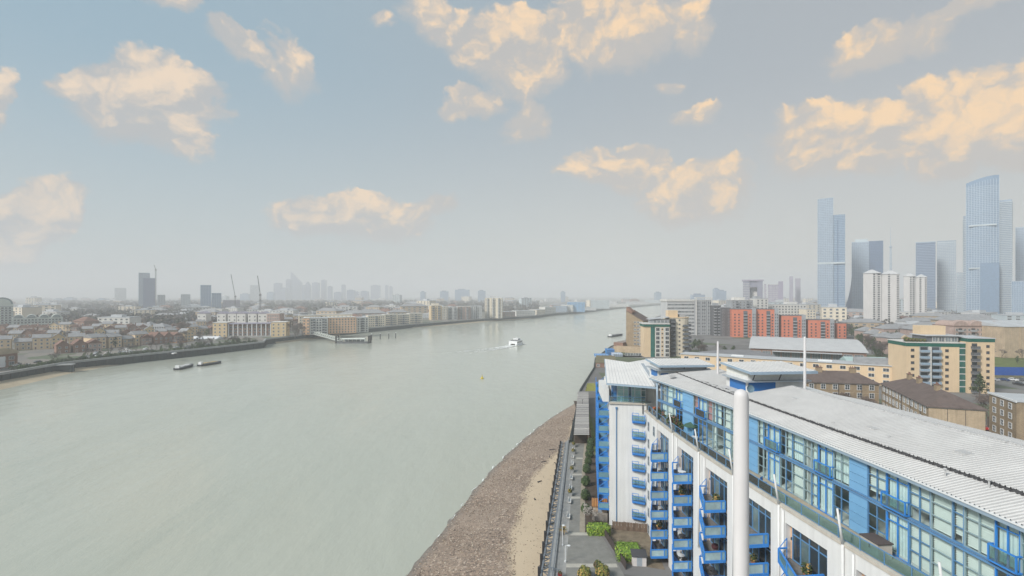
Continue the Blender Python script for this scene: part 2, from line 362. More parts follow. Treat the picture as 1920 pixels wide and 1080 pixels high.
# low-tide sand in front of the far wall
m_sand2 = mat('wet_sand', (.37, .31, .22), .22, .08, .85)
def beach_far(pts, w0, name):
    mb = MB(); A = []; B = []
    for i, p in enumerate(pts):
        k = sin(pi * i / (len(pts) - 1)); A.append((p[0] - .5, p[1], -4.4)); B.append((p[0] + 1 + w0 * k, p[1] - w0 * .55 * k, WZ - .5))
    mb.strip(A, B); return tag(mb.build(name, m_sand2), kind='structure')
def resamp(pts, n):
    ls = [0]
    for i in range(len(pts) - 1): ls.append(ls[-1] + hypot(pts[i + 1][0] - pts[i][0], pts[i + 1][1] - pts[i][1]))
    out = []
    for k in range(n):
        s = ls[-1] * k / (n - 1); i = 0
        while i < len(pts) - 2 and ls[i + 1] < s: i += 1
        t = (s - ls[i]) / max(1e-9, ls[i + 1] - ls[i]); out.append((pts[i][0] + (pts[i + 1][0] - pts[i][0]) * t, pts[i][1] + (pts[i + 1][1] - pts[i][1]) * t))
    return out
beach_far(resamp([(-262, 100), (-270, 200), (-277, 280), (-281, 325), (-270, 372)], 24), 24, 'far_beach')
beach_far(resamp([(-234, 512), (-219, 575), (-203, 610)], 12), 7, 'far_beach')
beach_far(resamp([(-147, 751), (-96, 846), (-53, 931), (44, 1058)], 16), 10, 'far_beach')
# ------------------------------------------------------------------ near foreshore: sand under the wall, shingle to the water
WL = [(-64, -60), (-45, 0), (-30, 50), (-18.2, 88.3), (-13.5, 108), (-8.2, 132), (-2.5, 153), (4.5, 174), (15, 202), (28, 229)]
SB = [(-14, -60), (-8, 0), (-3, 50), (-.3, 83), (-.2, 96), (2.4, 115), (4.8, 130), (11.5, 147), (17, 160), (30, 226)]   # edge between sand and shingle
wlr = resamp(WL, 140)
for _ in range(12): wlr = [wlr[0]] + [((wlr[i - 1][0] + 2 * wlr[i][0] + wlr[i + 1][0]) / 4, (wlr[i - 1][1] + 2 * wlr[i][1] + wlr[i + 1][1]) / 4) for i in range(1, len(wlr) - 1)] + [wlr[-1]]
WL = wlr
def lat_on(pts, d):
    for i in range(len(pts) - 1):
        if pts[i][1] <= d <= pts[i + 1][1]: t = (d - pts[i][1]) / (pts[i + 1][1] - pts[i][1]); return pts[i][0] + (pts[i + 1][0] - pts[i][0]) * t
    return pts[-1][0] if d > pts[-1][1] else pts[0][0]
def bank_lat(d): return lat_on(RB, d)
mb = MB(); NU = 40; rows = []; us = []
for (wx, d) in wlr:
    wal = bank_lat(d) + .6; sbx = min(max(lat_on(SB, d), wx + 2), wal - .05)
    for k in range(NU + 1):
        u = k / NU * 1.3
        if u < .3: x = wal + (sbx - wal) * u / .3
        else: x = sbx + (wx - sbx) * (u - .3) / .7
        z = -3.3 - 2.7 * max(0, u) ** 1.15 + R.uniform(-.05, .05) * (u > .3) - .035 * sin(d * .35 + x * .2) * (u > .3)
        mb.v.append((x, d, z)); us.append(u)
for i in range(len(wlr) - 1):
    for k in range(NU): a = i * (NU + 1) + k; mb.f.append((a, a + 1, a + NU + 2, a + NU + 1)); mb.m.append(0)
def beach_mat():
    m = bpy.data.materials.new('foreshore'); m.use_nodes = True; t = m.node_tree; n = t.nodes; l = t.links; b = n['Principled BSDF']; b.inputs['Roughness'].default_value = .85
    uv = n.new('ShaderNodeUVMap'); s = n.new('ShaderNodeSeparateXYZ'); l.new(uv.outputs[0], s.inputs[0]); g = n.new('ShaderNodeNewGeometry')
    def nz(sc, det=5, r=.6):
        q = n.new('ShaderNodeTexNoise'); q.inputs['Scale'].default_value = sc; q.inputs['Detail'].default_value = det; q.inputs['Roughness'].default_value = r; l.new(g.outputs['Position'], q.inputs['Vector']); return q.outputs[0]
    def ma(op, a, bb, c=None):
        q = n.new('ShaderNodeMath'); q.operation = op
        for i, v in enumerate((a, bb, c)):
            if v is None: continue
            if isinstance(v, float): q.inputs[i].default_value = v
            else: l.new(v, q.inputs[i])
        return q.outputs[0]
    def mr(v, a, bb):
        q = n.new('ShaderNodeMapRange'); q.interpolation_type = 'SMOOTHSTEP'; l.new(v, q.inputs[0]); q.inputs[1].default_value = a; q.inputs[2].default_value = bb; return q.outputs[0]
    def mix(f, a, bb):
        q = n.new('ShaderNodeMix'); q.data_type = 'RGBA'; l.new(f, q.inputs[0])
        for k, v in ((6, a), (7, bb)):
            if isinstance(v, tuple): q.inputs[k].default_value = (*v, 1)
            else: l.new(v, q.inputs[k])
        return q.outputs[2]
    u = ma('ADD', s.outputs[0], ma('MULTIPLY', ma('SUBTRACT', nz(.16), .5), .22)); u = ma('ADD', u, ma('MULTIPLY', ma('SUBTRACT', nz(1.5, 4), .5), .06))
    sand = mix(nz(.09), (.58, .47, .335), (.50, .40, .285)); sand = mix(mr(nz(.5, 7, .7), .52, .75), sand, (.43, .34, .245))
    vo = n.new('ShaderNodeTexVoronoi'); vo.inputs['Scale'].default_value = 2.6; vo.inputs['Randomness'].default_value = 1; l.new(g.outputs['Position'], vo.inputs['Vector'])
    sc_ = n.new('ShaderNodeSeparateColor'); l.new(vo.outputs['Color'], sc_.inputs[0])
    cr = n.new('ShaderNodeValToRGB'); l.new(sc_.outputs[0], cr.inputs[0]); e = cr.color_ramp.elements
    e[0].color = (.165, .13, .105, 1); e[1].color = (.58, .48, .39, 1); e[1].position = 1; x = e.new(.55); x.color = (.28, .215, .17, 1); x = e.new(.85); x.color = (.37, .275, .205, 1)
    grav = mix(mr(nz(.12, 6), .35, .7), cr.outputs[0], (.30, .235, .185))
    wet = mix(mr(s.outputs[0], .88, 1.02), grav, (.20, .18, .16))
    l.new(mix(mr(u, .27, .36), sand, wet), b.inputs['Base Color'])
    bp = n.new('ShaderNodeBump'); bp.inputs['Strength'].default_value = .6; bp.inputs['Distance'].default_value = .12; l.new(nz(2.5, 6, .7), bp.inputs['Height']); l.new(bp.outputs[0], b.inputs['Normal'])
    return m
me = mb.mesh('foreshore', beach_mat()); ul = me.uv_layers.new(name='UVMap')
vi = [0] * len(me.loops); me.loops.foreach_get('vertex_index', vi); ul.data.foreach_set('uv', [c for i in vi for c in (us[i], 0.0)])
me.polygons.foreach_set('use_smooth', [True] * len(me.polygons)); tag(ob('foreshore', me), kind='structure')
# loose stones and driftwood on the shingle
mb = MB()
def beach_z(u): return -3.3 - 2.7 * max(0, u) ** 1.15
for k in range(16000):
    d = 74 + (R.random() ** 1.6) * 125; wx = lat_on(WL, d); wal = bank_lat(d) + .6; sbx = min(max(lat_on(SB, d), wx + 2), wal - .05)
    u = R.uniform(.27, .99) if R.random() > .03 else R.uniform(.02, .3)
    x = wal + (sbx - wal) * u / .3 if u < .3 else sbx + (wx - sbx) * (u - .3) / .7
    s = R.uniform(.05, .15) * (1.6 if R.random() < .06 else 1); z = beach_z(u) + .03; a = R.uniform(0, 6); b = len(mb.v)
    for t in range(4): mb.v.append((x + s * cos(a + t * 1.57) * R.uniform(.7, 1.3), d + s * sin(a + t * 1.57) * R.uniform(.7, 1.3), z))
    mb.v.append((x, d, z + s * .8)); mi = R.choice((0, 0, 1, 2, 2, 3))
    for t in range(4): mb.f.append((b + t, b + (t + 1) % 4, b + 4)); mb.m.append(mi)
st = mb.build('shingle', [mat('stone_dark', (.15, .12, .1)), mat('stone_pale', (.55, .47, .38)), mat('stone_brown', (.28, .21, .165)), mat('stone_tan', (.33, .26, .19))])
tag(st, 'loose brown and pale shingle stones scattered over the foreshore', 'shingle', kind='stuff')
# foam where small waves break on the shingle
mb = MB(); m_foam = mat('foam', (.80, .82, .80), .1, 2, .6)
for k in range(15):
    d0 = 100 + k * 8.2 + R.uniform(-2, 2); ln = R.uniform(1.5, 6); A = []; B = []; o = R.uniform(-.3, .1); n_ = 9
    for i in range(n_):
        d = d0 + ln * i / (n_ - 1); x = lat_on(WL, d) + o + .25 * sin(d * 1.3 + k); w = (.03 + .16 * sin(pi * i / (n_ - 1))) * R.uniform(.5, 1.3) * (.7 + d / 220)
        A.append((x - w, d, WZ + .03)); B.append((x + w * .4, d + .3, WZ + .03))
    mb.strip(B, A)
tag(mb.build('shore_foam', m_foam), 'thin broken lines of white foam along the shingle edge', 'foam', kind='stuff')
# ================================================================== THE BLUE AND WHITE APARTMENT BUILDING
m_white = mat('white_render', (.72, .725, .72), .06, .15, .8, streak=.11, bump=.08, bscale=8)
m_blue = mat('blue_paint', (.04, .235, .66), .15, 1.2, .45)
m_bluepanel = mat('blue_cladding', (.18, .39, .63), .08, .3, .4, rnd=.06)
m_bluedeep = mat('blue_panel_deep', (.035, .17, .46), .08, .5, .5)
m_blueglass = glass_mat('blue_tinted_glass', (.17, .33, .40), .12, .3, .25)
m_frost = mat('frosted_glass', (.33, .45, .47), .35, .5, .2, 0, .6, rnd=.25)
m_clear = clear_glass('window_glass', (.88, .98, .985), .06)
m_bal = clear_glass('balustrade_glass', (.62, .80, .80), .14)
m_peach = mat('peach_render', (.70, .45, .29), .08, .4, .8)
m_grey = mat('grey_metal', (.42, .47, .52), .08, .6, .45, .3)
m_gutter = mat('blue_grey_gutter', (.33, .43, .53), .08, .6, .5, .2)
m_roof = mat('pale_metal_roof', (.74, .73, .715), .11, .25, .55, .1)
m_roofseam = mat('roof_seam', (.50, .50, .50), .1, .5, .6, .1)
m_dark = mat('dark_joint', (.07, .07, .075), .1, 1, .8)
m_dglass = glass_mat('dark_window_glass', (.045, .06, .07), .08)
m_tglass = glass_mat('teal_window_glass', (.16, .23, .235), .1, .5, .5)
m_frame = mat('white_frame', (.72, .74, .75), .05, 1, .5)
m_bframe = mat('slate_blue_frame', (.11, .25, .45), .1, 1, .45)
m_tframe = mat('grey_teal_frame', (.30, .40, .44), .1, 1, .45)
m_curtain = mat('pale_curtain', (.64, .70, .68), .12, 2.5, .9)
m_curtain2 = mat('white_blind', (.72, .72, .68), .06, 2.5, .9)
m_pink = mat('pink_curtain', (.50, .24, .24), .15, 2, .9)
m_room = mat('room_wall', (.62, .62, .60), .1, 1, .9)
m_terrace = mat('terrace_paving', (.40, .35, .27), .2, .8, .9)
m_stone = mat('parapet_stone', (.52, .48, .42), .12, .8, .85, streak=.1)
def poly2(pts):
    "least-squares quadratic through measured (depth, lateral) points"
    n = len(pts); S = [sum(d ** k for d, _ in pts) for k in range(5)]; T = [sum(x * d ** k for d, x in pts) for k in range(3)]
    M = Matrix(((S[0], S[1], S[2]), (S[1], S[2], S[3]), (S[2], S[3], S[4]))); a = M.inverted() @ Vector(T)
    return lambda d: a[0] + a[1] * d + a[2] * d * d
WF = poly2([(93, 23.85), (90, 24), (60.4, 25.7), (50.9, 26.6), (46, 27.2), (39.4, 28.4)])
GF = poly2([(85.4, 24.5), (62.6, 28.5), (45.7, 30.4), (36, 31.3), (31.4, 31.4)])      # glazing line of the penthouses
JF = poly2([(80.5, 28.6), (65.8, 29.9), (54.3, 31.1), (44.9, 32.5), (34.3, 34)])
RF = poly2([(66.9, 36.6), (53, 38.3), (45.3, 39.4), (40.7, 40.4)])
def d_of(fn, x):
    "depth at which a path crosses the sight line through photo column x"
    r = (x - CX) / F; lo, hi = 12.0, 100.0
    for _ in range(50):
        mid = (lo + hi) / 2
        if fn(mid) / mid > r: lo = mid
        else: hi = mid
    return (lo + hi) / 2
ZT, ZM, ZE = 21.0, 24.5, 28.0                      # terrace, middle rail, eaves
D0, D1 = 93.2, 20.0                                # far and near end of the facade
BLD = thing('curved_apartment_building', 'white curved riverside apartment block with blue balconies and pale metal roof', 'apartment building', (0, 0, 0))
def fr(fn, d):
    "frame on a facade path: point, unit tangent towards the camera, outward normal (to the river)"
    t = Vector((fn(d - .1) - fn(d + .1), -.2)).normalized(); n = Vector((-t.y, t.x)) * -1
    if n.x > 0: n = -n
    return Vector((fn(d), d)), t, n
def slab(name, fn, da, db, in0, out0, z0, z1, m, parent, n=None, in1=None, out1=None):
    "solid following a facade path between depths da > db"
    k = n or max(1, int(abs(da - db) / 3)); mb = MB()
    for i in range(k):
        a = da + (db - da) * i / k; b = da + (db - da) * (i + 1) / k; q = []
        for dd in (a, b):
            p, t, nn = fr(fn, dd); q.append((p + nn * out0, p - nn * in0))
        mb.prism([tuple(q[0][0]), tuple(q[1][0]), tuple(q[1][1]), tuple(q[0][1])], z0, z1)
    return mb.build(name, m, parent)
BAYS = [82.8, 73.4, 64.1, 55.6, 47.8, 39.2, 30.6]; BW = 2.75
edges = [D0]
for c in BAYS: edges += [c + BW, c - BW]
edges.append(D1)
for i in range(0, len(edges), 2): slab('wall', WF, edges[i], edges[i + 1], 2.2, 0, 0, ZT, m_white, BLD)
for c in BAYS:
    slab('lintel', WF, c + BW, c - BW, 2.2, 0, 19.75, ZT, m_white, BLD, 2)
    slab('bay_wall', WF, c + BW, c - BW, 2.2, -.55, 0, 19.75, m_peach, BLD, 2)
slab('parapet', WF, D0, D1, .55, .08, ZT, ZT + .28, m_stone, BLD)
FL = [16.3 - 3.0 * k for k in range(6)]            # balcony floors
def local_frame(fn, d, z, parent, name):
    p, t, n = fr(fn, d); e = ob(name, None, parent, (p.x, p.y, z), math.atan2(t.y, t.x)); return e
# each balcony: local x along the facade (towards the camera), local +y... outward is -y after rotation check
def balcony_meshes(w, dep):
    "local -y looks to the river, local +x end faces down the facade to the south"
    mb = MB(); mb.prism([(-w / 2, 0), (-w / 2, -dep * .36), (w / 2, -dep), (w / 2, 0)], -.2, 0); slabm = mb.mesh('floor_slab', m_blue)
    fm = MB(); h = 1.15; r = .13; A = (-w / 2 + .06, -dep * .36 + .06); B = (w / 2 - .06, -dep + .06); C = (w / 2 - .06, -.05); D = (-w / 2 + .06, -.05)
    M_ = (w / 2 - .06, -.55)
    for x, y in (A, B, C, M_, ((A[0] + B[0]) / 2, (A[1] + B[1]) / 2)): fm.bar((x, y, 0), (x, y, h), r)
    for z in (.08, h):
        for p, q in ((A, B), (B, C), (D, A)): fm.bar((*p, z), (*q, z), r + .005, r)
    fm.bar((*D, 2.1), (*A, h), .05); fm.bar((*D, 0), (*D, 2.1), .06)
    frame = fm.mesh('railing', m_blue)
    pm = MB(); pm.box(C[0] - .015, C[0] + .015, B[1] + r / 2, M_[1] - r / 2, .15, h - .065); pane = pm.mesh('glass_panel', m_frost)
    e1 = MB(); e1.box(C[0] - .014, C[0] + .014, M_[1] + r / 2, C[1] - r / 2, .15, h - .065)
    s1 = MB(); s1.prism([(A[0] + .1, A[1] - .015), (B[0] - .1, B[1] - .01), (B[0] - .1, B[1] + .02), (A[0] + .1, A[1] + .015)], .15, h - .065)
    return slabm, frame, pane, e1.mesh('end_glass', m_blueglass), s1.mesh('side_glass', m_blueglass)
bm_ = balcony_meshes(5.0, 2.7)
m_deck = mat('balcony_decking', (.20, .19, .18), .3, 1.5, .8)
def facade_rz(t): return atan2(t.y, t.x) + pi     # local -y looks out to the river
gm = MB()                                          # glazed doors of a bay, one storey
def bay_glazing(h):
    f = MB(); g = MB(); w = 4.6
    xs = [-w / 2, -1.2, 0, 1.2, w / 2]
    for x in xs: f.box(x - .06, x + .06, -.12, 0, 0, h)
    for z in (.05, h * .76, h): f.box(-w / 2, w / 2, -.125, -.002, z - .05, z + .05)
    for i in range(4): g.box(xs[i] + .06, xs[i + 1] - .06, -.06, -.03, .1, h * .76 - .05, 1 if i in (1,) else 0); g.box(xs[i] + .06, xs[i + 1] - .06, -.06, -.03, h * .76 + .05, h - .05)
    return f.mesh('door_frame', m_bframe), g.mesh('door_pane', [m_dglass, m_tglass])
bg1 = bay_glazing(2.7); bg2 = bay_glazing(3.3)
for bi, c in enumerate(BAYS):
    p, t, n = fr(WF, c); rz = atan2(-n.y, -n.x) - pi / 2
    post = MB(); post.tube((p.x + n.x * .1 - t.x * 2.95, p.y + n.y * .1 - t.y * 2.95, 0), (p.x + n.x * .1 - t.x * 2.95, p.y + n.y * .1 - t.y * 2.95, ZT - .1), .1, .1, 10)
    post.build('column', m_white, BLD, True)
    for k, z in enumerate(FL):
        b = ob('balcony', bm_[0], BLD, (p.x + n.x * .02, p.y + n.y * .02, z), rz)
        ob('railing', bm_[1], b); ob('glass_panel', bm_[2], b); ob('end_glass', bm_[3], b); ob('side_glass', bm_[4], b)
        dk = MB(); dk.box(-2.35, 2.35, -.9, -.02, .002, .03); ob('decking', dk.mesh('decking', m_deck), b)
        pb = p - n * .54; gm_ = bg2 if k == 0 else bg1
        w_ = ob('balcony_door', gm_[0], BLD, (pb.x, pb.y, z + .03), rz); ob('door_pane', gm_[1], w_)
        mb = MB(); mb.box(-2.7, 2.7, -.5, .02, -.3, -.02); ob('bay_floor', mb.mesh('bay_floor', m_deck), BLD, (pb.x, pb.y, z), rz)
        q = p - n * .5 - t * 2.5
        lamp = MB(); lamp.box(-.05, .05, -.1, .1, -.12, .12); ob('wall_lamp', lamp.mesh('wall_lamp', m_dark), BLD, (q.x, q.y, z + 2.0), rz)
# white raking poles on the piers, ending above the terrace edge
for c in (78.0, 68.7, 59.8, 51.4, 43.2, 34.6):
    p, t, n = fr(WF, c); mb = MB(); a = p + n * .12; b = p + n * .62
    mb.tube((a.x, a.y, 8.5), (a.x, a.y, 21.2), .10, .11, 10); mb.tube((a.x, a.y, 21.2), (b.x, b.y, 24.2), .11, .085, 10); mb.build('raking_pole', m_white, BLD, True)
# small windows on the blank pier beside the wing
def small_window(w, h, fm_=None, gm2=None, bars=True):
    f = MB(); f.box(-w / 2, w / 2, -.05, .02, -.07, 0); f.box(-w / 2, w / 2, -.05, .02, h, h + .07)
    for x in (-w / 2, w / 2 - .07): f.box(x, x + .07, -.05, .02, 0, h)
    if bars: f.box(-.03, .03, -.045, .02, 0, h); f.box(-w / 2 + .07, w / 2 - .07, -.043, .02, h * .45, h * .45 + .05)
    g = MB(); g.box(-w / 2 + .07, w / 2 - .07, -.012, .0, 0, h)
    return f.mesh('window', fm_ or m_frame), g.mesh('pane', gm2 or m_dglass)
sw = small_window(1.0, 1.5, m_grey)
for d, k0 in ((90.6, 0), (87.4, 0)):
    for k in range(7):
        p, t, n = fr(WF, d); z = 18.2 - 3 * k
        if z < 0 or (d < 89 and k > 5): continue
        w_ = ob('window', sw[0], BLD, (p.x + n.x * .01, p.y + n.y * .01, z), atan2(-n.y, -n.x) - pi / 2); ob('pane', sw[1], w_)
# ---- terrace
mb = MB(); A = []; B = []
for i in range(30):
    d = 92 - (92 - D1) * i / 29; p, t, n = fr(WF, d); q = p - n * .4; A.append((q.x, q.y, ZT + .02)); B.append((max(GF(min(d, 86)) + .2, q.x + .3), d, ZT + .02))
mb.strip(A, B); mb.build('terrace_floor', m_terrace, BLD)
gp = MB(); gp.box(-1.1, 1.1, -.012, .012, .12, 1.0); gpm = gp.mesh('glass_panel', m_bal)
pr = MB(); pr.bar((-1.15, 0, 1.04), (1.15, 0, 1.04), .07, .06); pr.bar((-1.12, 0, 0), (-1.12, 0, 1.04), .06); pr.bar((-1.15, 0, .1), (1.15, 0, .1), .04); prm = pr.mesh('balustrade', m_bframe)
d = 90.5
while d > D1 + 1:
    p, t, n = fr(WF, d); o = ob('balustrade', prm, BLD, (p.x - n.x * .3, p.y - n.y * .3, ZT + .28), atan2(t.y, t.x)); ob('glass_panel', gpm, o); d -= 2.26
# ---- penthouse rooms behind the glass
mb = MB(); k = 24
for i in range(k):
    a = 86 - (86 - D1) * i / k; b = 86 - (86 - D1) * (i + 1) / k
    for (z0, z1) in ((ZT + .03, ZT + .2), (ZM - .25, ZM - .02), (ZE - .45, ZE - .2)):
        mb.prism([(GF(a) + .12, a), (GF(b) + .12, b), (GF(b) + 5, b), (GF(a) + 5, a)], z0, z1)
    mb.prism([(GF(a) + 4.6, a), (GF(b) + 4.6, b), (GF(b) + 4.9, b), (GF(a) + 4.9, a)], ZT, ZE)
mb.build('room_shell', m_room, BLD)
for dd in (84.5, 76.5, 66.2, 59.2, 52.5, 46.3, 40.5, 36, 30, 25):
    mb = MB(); mb.box(GF(dd) + .2, GF(dd) + 4.6, dd - .1, dd + .1, ZT + .2, ZE - .45); mb.build('party_wall', m_room, BLD)
# glazing modules: column edges in the photo, kind of each pane (c curtain, w blind, d open view, p pink, B blue cladding, J french door with blue guard)
XS = [(1241, 'd'), (1251, 'c'), (1262, 'c'), (1268, 'J'), (1281, 'B'), (1301, 'p'), (1310, 'J'), (1326, 'p'), (1337, 'c'), (1344, 'c'), (1358, 'w'), (1371, 'c'), (1385, 'J'), (1400, 'B'), (1422, 'c'), (1432, 'd'),
      (1441, 'J'), (1463, 'd'), (1474, 'c'), (1486, 'c'), (1508, 'd'), (1522, 'c'), (1535, 'J'), (1563, 'c'), (1594, 'B'), (1628, 'w'), (1663, 'J'), (1705, 'w'), (1746, 'w'), (1787, 'w'), (1809, 'w'), (1867, 'J'), (1915, 'w'), (1960, 'd'), (2020, 'B'), (2090, 'c'), (2160, 'J'), (2260, 'd'), (2350, None)]
slat_cache = {}
def pane_unit(fn, da, db, z0, z1, kind, upper):
    pa = Vector((fn(da), da)); pb = Vector((fn(db), db)); w = (pb - pa).length; c = (pa + pb) / 2; t = (pb - pa).normalized()
    rz = atan2(t.y, t.x); h = z1 - z0
    # local x runs towards the camera, local -y looks out (river side is to the right of travel -> flip)
    nrm = Vector((t.y, -t.x)); sgn = 1 if nrm.x < 0 else -1
    o = ob('glazing_bay', None, BLD, (c.x, c.y, z0), rz)
    Y = lambda v: -v * sgn                        # v > 0 = outwards
    if kind == 'B':
        nrow = 4
        for i in range(nrow):
            b = MB(); b.box(-w / 2 + .02, w / 2 - .02, Y(.02), Y(.10), h * i / nrow + .015, h * (i + 1) / nrow - .015); b.build('cladding_panel', m_bluepanel, o)
        b = MB(); b.box(-w / 2, w / 2, Y(-.05), Y(.015), 0, h); b.build('backing', m_bluedeep, o); return
    f = MB(); m0 = m_blue if kind in 'J' else m_tframe; fw = .06 if kind != 'J' else .08
    for x in (-w / 2 + fw / 2, w / 2 - fw / 2): f.box(x - fw / 2, x + fw / 2, Y(-.06), Y(.07), 0, h)
    zs = [0.0, h] + ([h * .36, h * .68] if kind != 'J' else [h * .8])
    for z in zs: f.box(-w / 2 + fw, w / 2 - fw, Y(-.055), Y(.062), max(0, z - .025), min(h, z + .025))
    if w > 1.9 or kind == 'J': f.box(-.03, .03, Y(-.05), Y(.066), .04, h - .04)
    f.build('frame', m0 if R.random() < .6 or kind == 'J' else m_bframe, o)
    g = MB(); g.quad([(-w / 2 + fw * .5, 0, .03), (w / 2 - fw * .5, 0, .03), (w / 2 - fw * .5, 0, h - .03), (-w / 2 + fw * .5, 0, h - .03)]); g.build('pane', m_clear, o)
    cm = {'c': m_curtain, 'p': m_pink, 'w': m_curtain2, 'J': m_curtain if R.random() < .6 else None}.get(kind)
    if cm is not None:
        b = MB(); n = max(3, int(w / .16)); lo = -w / 2 + .04; hi = w / 2 - .04
        if kind == 'c' and R.random() < .45: hi = lo + (hi - lo) * R.uniform(.35, .8)
        z0_ = .05 if kind != 'w' or R.random() < .6 else h * R.uniform(.1, .35)
        if kind == 'w':
            nz_ = int((h - z0_) / .16)
            for i in range(nz_): z = z0_ + (h - z0_) * i / nz_; b.quad([(lo, Y(-.16), z), (hi, Y(-.16), z), (hi, Y(-.24), z + .135), (lo, Y(-.24), z + .135)])
        else:
            A = [(lo + (hi - lo) * i / n, Y(-.22 - .05 * (i % 2)), z0_) for i in range(n + 1)]; B = [(x, y, h - .05) for x, y, _ in A]; b.strip(A, B)
        b.build('blind' if kind == 'w' else 'curtain', cm, o)
    if kind == 'J' and upper:
        b = MB(); r = .09; y1 = Y(.42); x0, x1 = -w / 2 - .08, w / 2 + .08
        for z in (.12, 1.15): b.bar((x0, y1, z), (x1, y1, z), r); b.bar((x0, y1, z), (x0, Y(.05), z), r); b.bar((x1, y1, z), (x1, Y(.05), z), r)
        for x in (x0, x1): b.bar((x, y1, .12), (x, y1, 1.15), r)
        b.build('guard_rail', m_blue, o)
        b = MB(); b.box(x0 + .05, x1 - .05, y1 - .015, y1 + .015, .17, 1.1); b.build('guard_glass', m_bal, o)
kinds_low = 'dcJdcdwJddcw'
for i in range(len(XS) - 1):
    (xa, kd), (xb, _) = XS[i], XS[i + 1]; da, db = d_of(GF, xa), d_of(GF, xb)
    pane_unit(GF, da, db, ZM + .22, ZE - .32, kd, True)
    kl = kd if kd in 'BJ' else (kd if kd == 'w' and R.random() < .75 else R.choice('dcccdw' if kd != 'p' else 'dd'))
    pane_unit(GF, da, db, ZT + .06, ZM - .12, kl, False)
slab('spandrel_rail', GF, 86, D1, .1, .16, ZM - .12, ZM + .04, m_bframe, BLD, 26)
slab('spandrel_channel', GF, 86, D1, .1, .07, ZM + .04, ZM + .13, m_grey, BLD, 26)
slab('spandrel_rail', GF, 86, D1, .1, .16, ZM + .13, ZM + .22, m_bframe, BLD, 26)
# end post of the glazing
mb = MB(); mb.tube((GF(86) - .2, 86.1, ZT), (GF(86) - .2, 86.1, ZE - .3), .16, .16, 10); mb.tube((GF(86) + .5, 86.4, ZT), (GF(86) + .5, 86.4, ZE - .3), .1, .1, 10); mb.build('corner_post', m_gutter, BLD, True)
# ---- roof: ribbed sheets in two tiers, stepped dark lap between, gutter along the eaves
def eave(d): return GF(d) - .55
RD0, RD1 = 88.0, 17.0
def sheet_tier(fa, fb, za, zb, name, da0, da1, width, ribs):
    d = da0
    while d > da1:
        e = max(da1, d - width); mb = MB(); k = ribs
        for i in range(k):
            a = d + (e - d) * i / k; b = d + (e - d) * (i + 1) / k; s = (b - a)
            p = [a, a + s * .62, a + s * .72, a + s * .9, b]; zz = [0, 0, .1, .1, 0]
            A = [(fa(x), x, za + q) for x, q in zip(p, zz)]; B = [(fb(x), x, zb + q) for x, q in zip(p, zz)]
            b0 = len(mb.v); mb.v += A + B
            for j in range(4): mb.f.append((b0 + j, b0 + j + 1, b0 + 5 + j + 1, b0 + 5 + j)); mb.m.append(1 if j in (1,3) else 0)
        mb.build(name, [m_roof, m_roofseam], BLD); d = e
sheet_tier(eave, lambda d: JF(d) + .1, ZE + .02, ZE + .72, 'roof_sheet', RD0, RD1, 1.35, 4)
sheet_tier(lambda d: JF(d) - .1, RF, ZE + .9, ZE + 2.1, 'roof_sheet', 67.4, RD1, 1.35, 4)
sheet_tier(lambda d: JF(d) - .1, RF, ZE + .76, ZE + 1.3, 'roof_sheet', RD0, 67.5, 1.35, 4)
sheet_tier(RF, lambda d: RF(d) + 9, ZE + 2.1, ZE + .3, 'roof_sheet', 67.4, RD1, 2.7, 4)
mb = MB()                                          # stepped lap
d = RD0; st_ = 0
while d > RD1:
    e = d - .68; z = ZE + (.74 if d > 67.5 else .8)
    mb.box(JF(d) - .16, JF(d) - .02, e, d, z - .08, z + (.07 if st_ % 2 else .13)); st_ += 1; d = e
mb.build('roof_lap', m_dark, BLD)
mb = MB(); d = 67.4
while d > RD1: mb.box(RF(d) - .14, RF(d) + .14, d - 1.1, d, ZE + 2.1, ZE + 2.22); d -= 1.12
mb.build('ridge_capping', m_roofseam, BLD)
mb = MB(); mb.prism([(JF(67.4) - .1, 67.4), (RF(67.4), 67.4), (RF(67.4), 67.55), (JF(67.5) - .1, 67.55)], [ZE + .6, ZE + 1.2, ZE + 1.2, ZE + .6], [ZE + .96, ZE + 2.2, ZE + 2.2, ZE + .96]); mb.build('roof_step', m_roofseam, BLD)
slab('eaves_gutter', eave, RD0, RD1, .35, .05, ZE - .34, ZE + .0, m_gutter, BLD, 40)
slab('soffit', eave, 87, RD1, .8, -.36, ZE - .36, ZE - .26, m_grey, BLD, 30)
slab('gutter_lip', eave, RD0, RD1, -.02, .13, ZE - .06, ZE + .03, m_frame, BLD, 40)
# back and body
mb = MB(); k = 10
for i in range(k):
    a = 92 - (92 - D1) * i / k; b = 92 - (92 - D1) * (i + 1) / k
    mb.prism([(WF(a) + 2.0, a), (WF(b) + 2.0, b), (RF(b) + 8.6, b), (RF(a) + 8.6, a)], 0, ZT - .05)
mb.build('body', m_white, BLD)
mb = MB()
for i in range(k):
    a = 86 - (86 - D1) * i / k; b = 86 - (86 - D1) * (i + 1) / k
    mb.prism([(GF(a) + 4.95, a), (GF(b) + 4.95, b), (RF(b) + 8.5, b), (RF(a) + 8.5, a)], ZT - .05, ZE + .25)
mb.build('upper_body', m_white, BLD)
